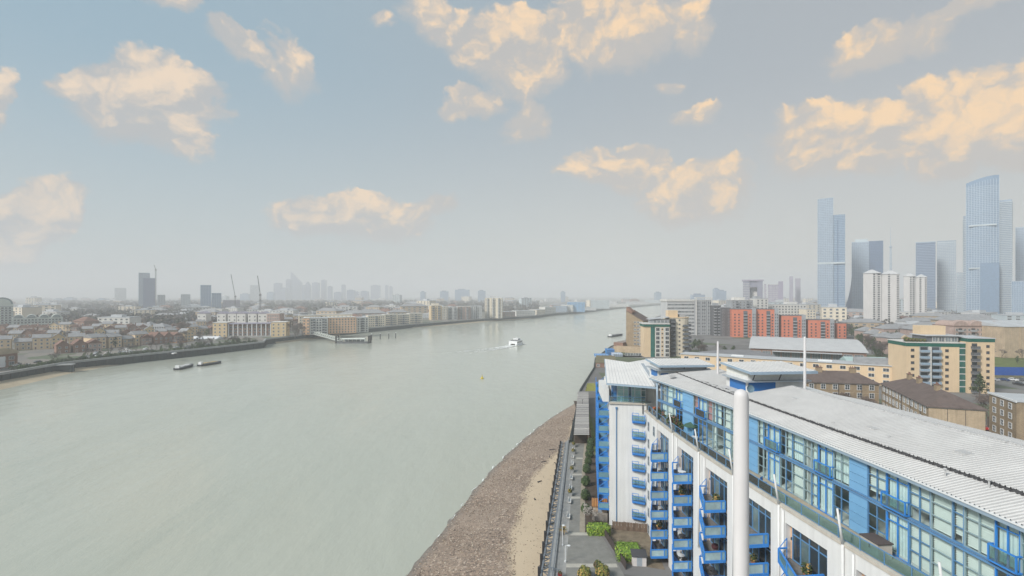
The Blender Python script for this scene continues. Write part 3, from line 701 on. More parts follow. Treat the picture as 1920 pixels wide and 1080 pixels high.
# ---- rooftop pavilions
def pavilion(cx, cy_, rz, w, dep, z, hh, blues, roof_out, roof_up=.45):
    o = ob('roof_pavilion', None, BLD, (cx, cy_, z), rz)
    b = MB(); b.box(-w / 2, w / 2, 0, dep, -.6, hh); b.build('wall', m_white, o)
    for (x0, x1, z0, z1) in blues: b = MB(); b.box(x0, x1, -.07, 0, z0, z1); b.build('blue_panel', m_bluedeep, o)
    b = MB(); b.box(-w / 2 - .06, -w / 2, .5, dep - 1, .2, hh - .7); b.build('blue_panel', m_bluedeep, o)
    b = MB(); b.box(-w / 2 - .7, w / 2 + .4, -.75, -.02, hh - .55, hh - .38); b.box(-w / 2 - .7, -w / 2 - .02, 0, dep, hh - .55, hh - .38); b.build('ledge', m_grey, o)
    b = MB()
    for x in (-w / 2 + .4, 0, w / 2 - .6): b.bar((x, -.5, hh - .3), (x, -1.0, hh + .5), .09)
    b.build('bracket', m_dark, o)
    rb = MB(); n = int(w / .5); x0 = -w / 2 - roof_out; x1 = w / 2 + roof_out; y0, y1 = -1.5, dep + .6; za, zb = hh + roof_up, hh + roof_up + .35
    for i in range(n):
        a = x0 + (x1 - x0) * i / n; c = x0 + (x1 - x0) * (i + 1) / n
        rb.prism([(a, y0), (c - .09, y0), (c - .09, y1), (a, y1)], [za - .1, za - .1, zb - .1, zb - .1], [za, za, zb, zb])
        rb.prism([(c - .09, y0), (c, y0), (c, y1), (c - .09, y1)], [za - .1, za - .1, zb - .1, zb - .1], [za + .07, za + .07, zb + .07, zb + .07], 1)
    rb.build('roof', [m_roof, m_roofseam], o)
    b = MB(); b.box(x0 - .1, x1 + .1, y0 - .22, y0 + .02, za - .32, za + .02); b.build('gutter', m_gutter, o)
    b = MB(); b.prism([(x0 - .02, y0), (x0 - .14, y0), (x0 - .14, y1), (x0 - .02, y1)], [za - .25, za - .25, zb - .25, zb - .25], [za + .03, za + .03, zb + .03, zb + .03]); b.build('verge', m_gutter, o)
    b = MB(); b.prism([(-w / 2, 0), (w / 2, 0), (w / 2, dep), (-w / 2, dep)], hh, [za + .06, za + .06, zb - .12, zb - .12]); b.build('clerestory', m_curtain2, o)
    return o
pavilion(35.6, 69.6, radians(6), 8.2, 5.5, ZE + .75, 2.2, [(-4.0, -.2, .25, 1.6)], .5, .95)
pavilion(29.4, 89.0, radians(4), 8.6, 4.5, ZE - .35, 2.0, [(-3.9, -2.6, .1, .9)], .45)
# ---- wing at the far end, facing down the terrace
WP = [(17.8, 94.5), (24.2, 93.1), (34, 108), (34, 126), (22.4, 126)]
mb = MB(); mb.prism(WP, 0, 22.2); mb.build('wing_wall', m_white, BLD)
mb = MB(); mb.prism([(17.6, 94.2), (24.0, 92.95), (24.1, 93.6), (17.7, 94.9)], 22.2, 22.42); mb.build('wing_parapet', m_stone, BLD)
mb = MB(); mb.prism([(18.6, 97.2), (26.2, 95.6), (34, 108), (34, 124), (22.3, 124)], 22.2, 25.6); mb.build('wing_room', m_room, BLD)
# wing roof, rising away from the river front
mb = MB()
c0, c1, c2, c3 = Vector((17.3, 94.0, 26.0)), Vector((24.9, 88.6, 26.25)), Vector((26.4, 104.5, 28.0)), Vector((20.2, 112.5, 28.1))
n = 14
for i in range(n):
    a0 = c0.lerp(c1, i / n); a1 = c0.lerp(c1, (i + .94) / n); b0 = c3.lerp(c2, i / n); b1 = c3.lerp(c2, (i + .94) / n); a2 = c0.lerp(c1, (i + 1) / n); b2 = c3.lerp(c2, (i + 1) / n); up = Vector((0, 0, .05))
    s_ = MB(); s_.quad([a0, a1, b1, b0]); s_.quad([a1, a1 + up, b1 + up, b1], 1); s_.quad([a1 + up, a2 + up, b2 + up, b1 + up], 1); s_.quad([a2 + up, a2, b2, b2 + up], 1); s_.build('wing_roof_sheet', [m_roof, m_roofseam], BLD)
mb = MB()
for a, b in ((c0, c1), (c0, c3), (c1, c2)): mb.bar(a - Vector((0, 0, .18)), b - Vector((0, 0, .18)), .25, .32)
mb.build('wing_gutter', m_gutter, BLD)
mb = MB(); mb.bar((24.9, 88.6, 26.35), (26.3, 104.4, 28.15), .55, .1); mb.bar((24.5, 88.9, 26.4), (25.9, 104.6, 28.2), .14, .2, 1); mb.bar((25.3, 88.4, 26.4), (26.7, 104.2, 28.2), .14, .2, 1); mb.build('valley_gutter', [m_grey, m_frame], BLD)
mb = MB(); mb.prism([(24.9, 89), (26.2, 88.2), (35, 98), (34, 124), (20.5, 112)], 25.6, [25.9, 26.3, 26.9, 26.9, 26.6]); mb.build('wing_attic', m_roof, BLD)
# wing glazing under the roof
wa, wb = Vector((18.5, 96.4)), Vector((24.6, 95.0)); prev = 0.0
for i, (t0, t1, kd) in enumerate(((0, .16, 'd'), (.17, .36, 'c'), (.36, .5, 'c'), (.5, .58, 'd'), (.58, .68, 'c'), (.68, .86, 'c'), (.86, 1, 'd'))):
    pa = wa.lerp(wb, t0); pb = wa.lerp(wb, t1); c = (pa + pb) / 2; t = (pb - pa).normalized(); w = (pb - pa).length; o = ob('glazing_bay', None, BLD, (c.x, c.y, 22.25), atan2(t.y, t.x)); h = 3.5
    f = MB()
    for x in (-w / 2 + .04, w / 2 - .04): f.box(x - .04, x + .04, -.05, .05, 0, h)
    for z in (.05, 1.1, 2.2, h - .05): f.box(-w / 2 + .08, w / 2 - .08, -.045, .045, z - .035, z + .035)
    f.build('frame', m_bframe if i in (0, 3) else m_frame, o); g = MB(); g.box(-w / 2 + .04, w / 2 - .04, -.01, .01, .05, h - .05); g.build('pane', m_clear, o)
    if kd == 'c': b = MB(); b.box(-w / 2 + .06, w / 2 - .06, .15, .2, .05, h - .1); b.build('curtain', m_curtain, o)
    else: b = MB(); b.box(-w / 2 + .02, w / 2 - .02, .35, .4, .05, h - .1); b.build('curtain', m_bluedeep if i == 0 else m_tglass, o)
for i in range(3):
    a = Vector((17.75, 94.4)).lerp(Vector((24.0, 93.1)), i / 3); b = Vector((17.75, 94.4)).lerp(Vector((24.0, 93.1)), (i + 1) / 3); m_ = (a + b) / 2; w = (b - a).length
    o = ob('balustrade', None, BLD, (m_.x, m_.y, 22.42), atan2(b.y - a.y, b.x - a.x)); f = MB(); f.bar((-w / 2, .3, 1.05), (w / 2, .3, 1.05), .06); f.bar((-w / 2 + .04, .3, 0), (-w / 2 + .04, .3, 1.05), .06); f.bar((-w / 2, .3, .55), (w / 2, .3, .55), .04); f.build('rail', m_bframe, o)
    g = MB(); g.box(-w / 2 + .06, w / 2 - .06, .29, .31, .1, 1.0); g.build('glass_panel', m_bal, o)
# wing downpipes and the stack of small balconies
pd = (Vector((24.2, 93.1)) - Vector((17.8, 94.5))).normalized(); pn = Vector((pd.y, -pd.x)); w0 = Vector((17.8, 94.5))
q = w0 + pd * 1.25 + pn * .1
mb = MB(); mb.tube((q.x, q.y, 0), (q.x, q.y, 21.2), .075, .075, 8); mb.box(q.x - .16, q.x + .16, q.y - .14, q.y + .1, 21.2, 21.6); mb.build('downpipe', m_bframe, BLD)
q2 = w0 + pd * 5.9 + pn * .12; mb = MB(); mb.tube((q2.x, q2.y, 20.6), (q2.x, q2.y, 22.6), .09, .09, 8); mb.build('downpipe', m_dark, BLD)
def wing_balcony():
    w, dp = 2.2, 1.35
    a = MB(); a.prism([(-w / 2, 0), (-w / 2, -dp * .55), (w / 2, -dp), (w / 2, 0)], -.14, .0); a.prism([(-w / 2, 0), (-w / 2, -dp * .3), (w / 2, -dp * .6), (w / 2, 0)], -.42, -.14)
    b = MB(); r = .07; P_ = [(-w / 2, -.05), (-w / 2, -dp * .55), (w / 2, -dp), (w / 2, -.05)]
    for z in (.12, .6, 1.1):
        for i in range(3): b.bar((*P_[i], z), (*P_[i + 1], z), r if z > 1 else .045)
    for x, y in P_: b.bar((x, y, 0), (x, y, 1.1), r)
    b.bar((P_[1][0], P_[1][1], 1.1), (P_[1][0], P_[1][1], 1.5), r); b.bar((P_[1][0], P_[1][1], 1.5), (0, -.9, 1.5), r); b.bar((0, -.9, 1.5), (0, -.9, 0), r)
    c = MB()
    for i in (1,): c.prism([(P_[1][0] + .05, P_[1][1] + .03), (P_[2][0] - .05, P_[2][1] + .03), (P_[2][0] - .05, P_[2][1] + .06), (P_[1][0] + .05, P_[1][1] + .06)], .16, 1.05)
    return a.mesh('small_balcony', m_blue), b.mesh('railing', m_blue), c.mesh('glass_panel', m_bal)
wbm = wing_balcony()
for k in range(7):
    q = w0 + pd * 5.15 + pn * .02; o = ob('small_balcony', wbm[0], BLD, (q.x, q.y, 19.3 - k * 2.88), atan2(pd.y, pd.x)); ob('railing', wbm[1], o); ob('glass_panel', wbm[2], o)
    dm = MB(); dm.box(-.7, .7, -.03, .02, 0, 2.1); o2 = ob('balcony_door', dm.mesh('balcony_door', m_curtain2), BLD, (q.x, q.y, 19.3 - k * 2.88 + .02), atan2(pd.y, pd.x))
# river face of the wing: stacked blue balconies
ld = (Vector((22.4, 126)) - Vector((17.8, 94.5))).normalized(); ln_ = Vector((-ld.y, ld.x))
def river_balcony():
    w, dp = 6.4, 2.0; a = MB(); a.box(-w / 2, w / 2, -dp, 0, -.16, 0)
    b = MB(); r = .1
    for x in (-w / 2 + .05, 0, w / 2 - .05): b.bar((x, -dp + .05, 0), (x, -dp + .05, 1.15), r)
    for z in (.1, 1.15): b.bar((-w / 2, -dp + .05, z), (w / 2, -dp + .05, z), r); b.bar((-w / 2 + .05, -dp, z), (-w / 2 + .05, 0, z), r); b.bar((w / 2 - .05, -dp, z), (w / 2 - .05, 0, z), r)
    b.bar((-w / 2 + .05, -dp, 1.15), (-w / 2 + .05, 0, 2.7), .09); b.bar((w / 2 - .05, -dp, 1.15), (w / 2 - .05, 0, 2.7), .09); b.bar((-w / 2, -dp + .05, 1.15), (-w / 2, -dp + .05, 2.7), .1); b.bar((w / 2, -dp + .05, 1.15), (w / 2, -dp + .05, 2.7), .1)
    c = MB(); c.box(-w / 2 + .1, w / 2 - .1, -dp + .04, -dp + .07, .16, 1.1); c.box(-w / 2 + .04, -w / 2 + .07, -dp + .12, -.1, .16, 1.1); c.box(w / 2 - .07, w / 2 - .04, -dp + .12, -.1, .16, 1.1)
    return a.mesh('river_balcony', m_blue), b.mesh('railing', m_blue), c.mesh('glass_panel', m_blueglass)
rbm = river_balcony()
for c in range(4):
    for k in range(7):
        q = w0 + ld * (4.0 + c * 7.4) + ln_ * .02; o = ob('river_balcony', rbm[0], BLD, (q.x, q.y, 19.6 - k * 2.85), atan2(ld.y, ld.x) + pi); ob('railing', rbm[1], o); ob('glass_panel', rbm[2], o)
mb = MB(); q = w0 + ld * 2.5 + ln_ * .8; mb.prism([(q.x - .5, q.y - 1), (q.x + .6, q.y - 1.2), (q.x + 1.6, q.y + 9), (q.x + .4, q.y + 9)], 22.2, 24.6); mb.build('stair_head', m_white, BLD)
# ---- masts standing on the roof, and the big mast near by
def mast(x, y, z0, z1, r, label, lean=0.0):
    o = thing('mast', label, 'mast', (x, y, z0)); b = MB(); h = z1 - z0; n = 20
    prof = [(r * 1.25, 0), (r * 1.22, h * .3), (r * 1.05, h - r * 1.4)] + [(r * cos(a), h - r * 1.0 + r * sin(a)) for a in (0, .3, .6, .9, 1.2, 1.45)] + [(0.001, h)]
    b.lathe(prof, n); b.build('shaft', mat('mast_paint', (.66, .645, .65), .05, .6, .5, streak=.06), o, True)
    c = MB(); c.lathe([(r * 1.9, 0), (r * 1.9, .12), (r * 1.3, .14)], n); c.build('base_flange', m_grey, o)
    if h > 20: c = MB(); c.lathe([(r * 1.235, h * .7), (r * 1.27, h * .7), (r * 1.27, h * .7 + .12), (r * 1.2, h * .7 + .12)], n); c.build('collar', m_grey, o); o.rotation_euler = (0, lean, 0)
    return o
mast(6.20, 14.0, 0.0, 39.45, .186, 'tall white round-topped mast rising free in front of the blue-glazed penthouses', 0)
mx, mz = Q(1509, 631, 66.0); mast(mx, 66.0, ZE + 1.9, mz, .14, 'slim white roof mast at the corner of the bigger rooftop pavilion')
mx, mz = Q(1346, 640, 84.0); mast(mx, 84.0, ZE + 1.0, mz, .15, 'slim white roof mast between the two rooftop pavilions')
# ---- satellite dish on the roof
ds = thing('satellite_dish', 'small grey satellite dish on the roof beside the bigger pavilion', 'satellite dish', (31.2, 67.9, ZE + .95))
b = MB(); b.tube((0, 0, -.2), (0, 0, .8), .04, .04, 6); b.build('stand', m_grey, ds)
b = MB(); b.lathe([(.001, 0), (.2, .02), (.4, .09), (.5, .16)], 16); o = b.build('dish', mat('dish_grey', (.12, .2, .26), .1, 1, .6), ds); o.location = (0, -.1, .75); o.rotation_euler = (radians(80), 0, 0)
b = MB(); b.bar((0, -.1, .4), (0, -.6, .75), .03); b.build('feed_arm', m_grey, ds)
for i, (d, l) in enumerate(((52, 2.5), (46.5, 3.5), (36, 2.0), (38.5, 1.2), (59, 5))):
    x = GF(d) + l; rv = thing('roof_vent', 'small pale vent pipe standing on the ribbed metal roof', 'vent', (x, d, ZE + .6 + .1 * l), 0, 'vent pipes on the pale metal roof')
    b = MB(); b.tube((0, 0, -.3), (0, 0, .35), .06, .06, 8); b.build('pipe', m_roofseam, rv); b = MB(); b.lathe([(.13, .3), (.13, .36), (.02, .42)], 8); b.build('cap', m_roofseam, rv)

# cable trays and loose coils on the low part of the roof beside the pavilion
rr = random.Random(9)
for k in range(9):
    d = 79.5 - k * 1.35; x = JF(d) + .35; mb = MB(); p0 = Vector((x, d, ZE + .9))
    for j in range(7): p1 = p0 + Vector((rr.uniform(-.25, .3), -.22, rr.uniform(-.02, .05))); mb.bar(p0, p1, .05); p0 = p1
    mb.build('roof_cable', m_dark if k % 2 else m_roofseam, BLD)
for d, l, w in ((84, 1.2, .9), (62, 5.5, .7), (49, 4.2, .8), (41, 5.0, .8), (33, 3.0, .7)):
    mb = MB(); x = GF(d) + l; z = ZE + .55 + .16 * l; mb.box(x - w / 2, x + w / 2, d - .5, d + .5, z, z + .22); mb.build('roof_hatch', m_roofseam, BLD)
# ================================================================== PLANTS (prototypes)
m_leafd = mat('leaf_dark', (.045, .075, .03), .4, 1.5, .8, rnd=.2)
m_leafm = mat('leaf_mid', (.075, .11, .04), .4, 1.5, .8, rnd=.2)
m_leafb = mat('leaf_bright', (.18, .30, .04), .35, 1.5, .7)
m_leafb2 = mat('leaf_lime', (.29, .38, .055), .3, 1.5, .7)
m_leafy = mat('leaf_olive', (.22, .22, .055), .35, 1.5, .8)
m_leafo = mat('leaf_straw', (.42, .27, .09), .35, 1.5, .8)
m_leafr = mat('leaf_russet', (.17, .085, .065), .35, 1.5, .8)
m_bark = mat('bark', (.12, .10, .085), .3, 3, .9)
m_twig = mat('bare_twigs', (.135, .12, .115), .3, .3, .95, rnd=.25)
m_twig2 = mat('bare_twigs_warm', (.165, .13, .115), .3, .3, .95, rnd=.25)
m_soil = mat('soil', (.085, .065, .05), .35, 1, .95, bump=.5, bscale=3)
m_grass = mat('lawn', (.12, .15, .045), .35, .6, .95, bump=.4, bscale=4)
def leaves(mb, n, c, r, size, mis, shell=.55, box=False, seed=None):
    rr = random.Random(seed if seed is not None else R.random())
    for _ in range(n):
        if box: v = Vector((rr.uniform(-1, 1), rr.uniform(-1, 1), rr.uniform(-1, 1))); k = max(range(3), key=lambda i: abs(v[i])); v[k] = math.copysign(rr.uniform(shell, 1.0), v[k])
        else: v = Vector((rr.gauss(0, 1), rr.gauss(0, 1), rr.gauss(0, 1))).normalized() * (shell + (1 - shell) * rr.random() ** .5)
        p = Vector((c[0] + v.x * r[0], c[1] + v.y * r[1], c[2] + v.z * r[2])); nn = (v + Vector((rr.uniform(-.7, .7), rr.uniform(-.7, .7), rr.uniform(-.2, .9)))).normalized()
        a = nn.cross(Vector((rr.uniform(-1, 1), rr.uniform(-1, 1), rr.uniform(-1, 1)))).normalized(); b = nn.cross(a); s = size * rr.uniform(.6, 1.35)
        mb.quad([p + a * s, p + b * s * .7, p - a * s, p - b * s * .7], rr.choice(mis))
def bush_proto(label, cat, r, n, size, mats, mis, box=False, group=None, name='shrub'):
    o = thing(name, label, cat, (0, 0, 0), 0, group)
    mb = MB(); leaves(mb, n, (0, 0, r[2] * .95), r, size, mis, .6, box, 3)
    core = MB(); k = .8
    if box: core.box(-r[0] * k, r[0] * k, -r[1] * k, r[1] * k, .02, r[2] * 1.7)
    else: core.lathe([(.05, 0), (r[0] * k * .8, r[2] * .3), (r[0] * k, r[2] * .9), (r[0] * k * .6, r[2] * 1.5), (.01, r[2] * 1.75)], 10)
    mb2 = mb; b0 = len(mb2.v); mb2.v += core.v; mb2.f += [tuple(i + b0 for i in f) for f in core.f]; mb2.m += [mis[0]] * len(core.f)
    mb2.build('foliage', mats, o)
    st = MB(); st.tube((0, 0, -.1), (0, 0, r[2] * .6), .06, .04, 6); st.build('stem', m_bark, o); return o
def branches(mb, p, d, ln, r, lev, rr, mi=0, spread=.75):
    q = p + d * ln; mb.tube(p, q, r, r * .62, 5 if lev > 2 else 3, mi, False)
    if lev == 0: return [q]
    tips = []
    for k in range(3 if lev > 1 else 4):
        v = (d + Vector((rr.uniform(-1, 1), rr.uniform(-1, 1), rr.uniform(-.35, .7))) * spread).normalized()
        tips += branches(mb, p.lerp(q, rr.uniform(.65, 1)), v, ln * rr.uniform(.6, .82), r * .58, lev - 1, rr, mi, spread)
    return tips
def bare_tree(label, h, seed, group, twm, name='bare_tree', tw=.5, nt=7):
    rr = random.Random(seed); o = thing(name, label, 'tree', (0, 0, 0), 0, group); t = MB(); tips = []
    t.tube((0, 0, -.2), (0, 0, h * .3), h * .028, h * .02, 7)
    c = MB()
    for k in range(4):
        v = Vector((rr.uniform(-.7, .7), rr.uniform(-.7, .7), 1)).normalized(); tips += branches(c, Vector((0, 0, h * rr.uniform(.2, .3))), v, h * .27, h * .012, 3, rr, 0)
    for p in tips:
        for _ in range(nt):
            a = Vector((rr.gauss(0, 1), rr.gauss(0, 1), rr.gauss(.4, .8))).normalized(); s = h * .05 * rr.uniform(.6, 1.4); b = a.cross(Vector((rr.uniform(-1, 1), rr.uniform(-1, 1), .3))).normalized() * s * .16 * tw
            c.quad([p, p + a * s + b, p + a * s * 1.3, p + a * s * .5 - b], 1)
    t.build('trunk', m_bark, o); c.build('crown', [m_bark, twm], o); return o
def leaf_tree(label, h, w, seed, group, mats, name='evergreen_tree', conic=False, n=700):
    rr = random.Random(seed); o = thing(name, label, 'tree', (0, 0, 0), 0, group); t = MB(); t.tube((0, 0, -.2), (0, 0, h * .6), h * .025, h * .012, 7); t.build('trunk', m_bark, o); c = MB()
    for k in range(14):
        z = h * (.28 + .65 * k / 13); a = rr.uniform(0, 6.28); rad = w * ((1 - .85 * k / 13) if conic else .75 * sin(pi * (.12 + .8 * k / 13))); q = rad * .5
        leaves(c, n // 14, (cos(a) * q, sin(a) * q, z), (rad * .62, rad * .62, h * .09), h * .028, [0, 0, 1], .35, seed=seed + k)
    for _ in range(6): a = rr.uniform(0, 6.28); c.tube((0, 0, h * .3), (cos(a) * w * .5, sin(a) * w * .5, h * rr.uniform(.5, .75)), .06, .02, 4, 0)
    c.build('crown', mats, o); return o
# ================================================================== PROMENADE
m_asph = mat('promenade_asphalt', (.225, .222, .205), .18, .8, .92, bump=.2, bscale=5)
m_band = mat('pale_paving_band', (.45, .43, .38), .15, .9, .9)
m_steel = mat('galvanised_steel', (.22, .245, .275), .15, 1, .5, .4)
m_wood = mat('black_timber', (.035, .035, .038), .3, 1, .85)
def sheet(pts, z, name, m, kind='structure', parent=None):
    mb = MB()
    for tri in tessellate_polygon([[Vector((p[0], p[1], 0)) for p in pts]]):
        q = [pts[i] for i in tri]
        if (q[1][0] - q[0][0]) * (q[2][1] - q[0][1]) - (q[2][0] - q[0][0]) * (q[1][1] - q[0][1]) < 0: q = q[::-1]
        mb.quad([(p[0], p[1], z) for p in q])
    o = mb.build(name, m, parent); return tag(o, kind=kind) if kind else o
PL = [(RW(d) - .2, d) for d in (15, 40, 60, 77, 91, 105, 120, 135, 147)]
PR = [(20.8, 147), (17.9, 130), (14.1, 105.3), (11.9, 91.3), (15.6, 90.6), (16.6, 80), (17.4, 70), (17.6, 40), (17.6, 15)]
pav = sheet(PL + PR, .006, 'pavement', m_asph)
for dd, x1 in ((80.3, 16.3), (90.9, 15.2), (107.2, 14.1), (121, 16.3), (133, 18.2)):
    w = .55; sheet([(RW(dd) + .9, dd - w), (x1, dd - w), (x1, dd + w), (RW(dd) + .9, dd + w)], .011, 'paving_band', m_band, None, pav)
sheet([(RW(60) - .2, 60), (RW(60) + 1.5, 60), (RW(147) + 1.5, 147), (RW(147) - .2, 147)], .016, 'paving_edge', mat('pale_paving', (.36, .355, .34), .15, 1, .9), None, pav)
sheet([(11.95, 91.5), (12.9, 91.5), (14.8, 105.3), (18.4, 130), (21.2, 147), (20.6, 147), (17.7, 130), (13.9, 105.3)], .018, 'paving_kerb', mat('kerb_brick', (.33, .29, .23), .2, 1, .9), None, pav)
sheet([(12.95, 91.5), (17.7, 94.3), (22.3, 126), (24.5, 150), (28, 205), (24.4, 205), (21.3, 147), (18.5, 130), (14.9, 105.3)], .010, 'garden_bed', m_soil)
sheet([(20.4, 118), (22.2, 126), (24.5, 150), (30.5, 215), (28.5, 215), (22.6, 147)], .016, 'lawn', m_grass)
sheet([(32, 226), (37.5, 226), (39.2, 246), (35.8, 246)], .03, 'lawn', mat('mossy_lawn', (.24, .24, .05), .3, .4, .95))
sheet([(16.3, 90.6), (17.2, 81), (23.4, 79), (24.3, 92.5), (17.9, 93.9)], .012, 'garden', mat('rough_garden', (.19, .155, .11), .35, .8, .95))
# river wall with capping, outrigger truss and timber fenders
rw = thing('river_wall', 'concrete river wall with steel outrigger and black timber fenders below the promenade', 'wall', (0, 0, 0))
def rwp(d, o): a = Vector((.1414, 1)).normalized(); n = Vector((-a.y, a.x)); p = Vector((RW(d), d)) + n * o; return p
for i in range(16):
    d0, d1 = 20 + i * 8, 20 + (i + 1) * 8 - .06
    mb = MB(); mb.prism([tuple(rwp(d0, .75)), tuple(rwp(d1, .75)), tuple(rwp(d1, -.1)), tuple(rwp(d0, -.1))], -7, .0); mb.build('wall_panel', m_wall, rw)
    mb = MB(); mb.prism([tuple(rwp(d0, .85)), tuple(rwp(d1, .85)), tuple(rwp(d1, .2)), tuple(rwp(d0, .2))], .003, .35); mb.build('coping', m_cope, rw)
    mb = MB()
    for o, z in ((1.05, -.1), (2.15, -.15)): a = rwp(d0, o); b = rwp(d1, o); mb.bar((a.x, a.y, z), (b.x, b.y, z), .28, .3)
    for k in range(6):
        s = d0 + (d1 - d0) * k / 6; e = d0 + (d1 - d0) * (k + 1) / 6
        a = rwp(s, 1.05); b = rwp(e if k % 2 else s, 2.15); a = rwp(s if k % 2 else e, 1.05); mb.bar((a.x, a.y, -.05), (b.x, b.y, -.05), .12)
        a = rwp(s, .8); b = rwp(s, 2.2); mb.bar((a.x, a.y, -.2), (b.x, b.y, -.2), .14)
    mb.build('outrigger_truss', m_steel, rw)
    p = rwp(d0 + 2, 2.5); mb = MB(); mb.box(p.x - .22, p.x + .22, p.y - .3, p.y + .3, -7, .75); mb.build('fender_post', m_wood, rw)
    p = rwp(d0 + 6, 2.5); mb = MB(); mb.box(p.x - .22, p.x + .22, p.y - .3, p.y + .3, -7, .7); mb.build('fender_post', m_wood, rw)
    mb = MB(); a = rwp(d0, .3); b = rwp(d1, .3)
    for z in (.75, 1.1, 1.45): mb.bar((a.x, a.y, z), (b.x, b.y, z), .06)
    for k in range(5): q = a.lerp(b, k / 4); mb.bar((q.x, q.y, .3), (q.x, q.y, 1.45), .06)
    mb.build('railing', m_steel, rw)
# north of the covered walk the wall follows the bank
nw = thing('quay_wall', 'dark quay wall running north beyond the covered walkway', 'wall', (0, 0, 0))
wall_run([(RW(148.2), 148.2), (30, 228), (47, 297), (55, 342), (80, 420), (102, 468), (170, 700), (280, 1000)], -.9, -8, .35, 'wall_panel', m_wall, nw, -.2)
mb = MB(); pts = resamp([(RW(148.2), 148.2), (30, 228), (47, 297)], 60)
for i, p in enumerate(pts):
    mb.bar((p[0] + .5, p[1], .35), (p[0] + .5, p[1], 1.4), .07)
    if i: 
        for z in (.8, 1.4): mb.bar((pts[i - 1][0] + .5, pts[i - 1][1], z), (p[0] + .5, p[1], z), .06)
mb.build('railing', m_wood, nw)
# covered walkway with plank roof
cw = thing('covered_walkway', 'long covered riverside walkway with a weathered grey plank roof', 'walkway', (0, 0, 0))
def cwp(s, o): p = Vector((17.2, 144)).lerp(Vector((26.6, 209)), s); return p + Vector((o, 0))
m_plank = [mat('plank_grey%d' % i, c, .2, 1.5, .9) for i, c in enumerate(((.30, .285, .275), (.25, .24, .235), (.36, .345, .33)))]
for i in range(44):
    s0, s1 = i / 44, (i + .93) / 44; mb = MB(); q = [cwp(s0, 0), cwp(s1, 0), cwp(s1, 4.3), cwp(s0, 4.3)]; z = 3.0 + R.uniform(-.03, .03)
    mb.prism([tuple(p) for p in q], z, z + .1); mb.build('roof_plank', R.choice(m_plank), cw)
for i in range(10):
    mb = MB(); a = cwp(i / 10, 0); b = cwp(i / 10, 4.3); mb.bar((a.x, a.y, 3.17), (b.x, b.y, 3.17), .22, .12); mb.build('cross_batten', mat('pale_batten', (.55, .54, .51)), cw)
    for o in (.15, 4.1): mb = MB(); p = cwp(i / 10, o); mb.box(p.x - .12, p.x + .12, p.y - .12, p.y + .12, 0, 3); mb.build('post', m_bark, cw)
mb = MB(); a = cwp(0, 0.3); mb.box(a.x, a.x + 3.7, a.y + 2.5, a.y + 2.7, 0, 3); mb.build('end_screen', m_soil, cw)
# lamp posts
def lamp_post(x, y, h, m, label, arm=.5, group=None):
    o = thing('street_lamp', label, 'lamp post', (x, y, 0), 0, group); b = MB(); b.tube((0, 0, 0), (0, 0, h), .07, .045, 8); b.build('pole', m, o)
    b = MB(); b.lathe([(.14, 0), (.14, .25), (.07, .3)], 8); b.build('base', m, o)
    b = MB(); b.bar((0, 0, h - .05), (arm, 0, h + .05), .06); b.lathe([(.01, h + .12), (.26, h + .04), (.24, h - .04), (.01, h - .06)], 10, (arm, 0, 0)); b.build('lamp_head', m, o); return o
x, y = P(1055, 1023); lamp_post(x, y, 3.4, m_frame, 'thin white promenade lamp beside the straw-leaved cordyline', .15)
x, y = P(1060, 1054); lamp_post(x, y, 2.6, m_frame, 'thin white promenade lamp with a grey hooded head', .55)
for (px_, py_) in ((1073, 817), (1092, 774), (1099, 748)):
    x, y = P(px_, py_); lamp_post(x, y, 4.6, m_wood, 'black lamp post on the quay edge beside the covered walkway', .1, 'black lamps beside the covered walkway')
# benches and planters
def bench_proto():
    o = thing('bench', 'pale slab bench along the river side of the path', 'bench', (0, 0, 0), 0, 'pale benches along the promenade')
    b = MB(); b.box(-.3, .3, -.95, .95, .38, .5); b.build('seat', mat('bench_stone', (.68, .67, .64)), o)
    for s in (-.65, .65): b = MB(); b.box(-.22, .22, s - .14, s + .14, 0, .38); b.build('leg', m_cope, o)
    b = MB(); b.box(-.3, -.22, -.95, .95, .5, .9); b.build('backrest', mat('bench_stone', (.68, .67, .64)), o); return o
bp, bu = bench_proto(), []
for py_ in (972, 943, 918, 899, 872, 859, 846):
    d = CH * F / (py_ - HY); place(bp, bu, (RW(d) + 1.3, d, .02), -.14)
def planter_proto():
    o = thing('planter', 'square grey planter with a small green shrub beside the benches', 'planter', (0, 0, 0), 0, 'planters along the promenade')
    b = MB(); b.prism([(-.45, -.45), (.45, -.45), (.45, .45), (-.45, .45)], 0, .55); b.prism([(-.52, -.52), (.52, -.52), (.52, .52), (-.52, .52)], .55, .62); b.build('tub', m_cope, o)
    b = MB(); leaves(b, 160, (0, 0, 1.0), (.55, .55, .6), .14, [0, 0, 1, 2], .3, seed=5); b.build('foliage', [m_leafm, m_leafy, m_leafo], o); return o
pp, pu = planter_proto(), []
for py_ in (929, 885, 851, 838):
    d = CH * F / (py_ - HY); place(pp, pu, (RW(d) + 1.25, d, .02), -.14)
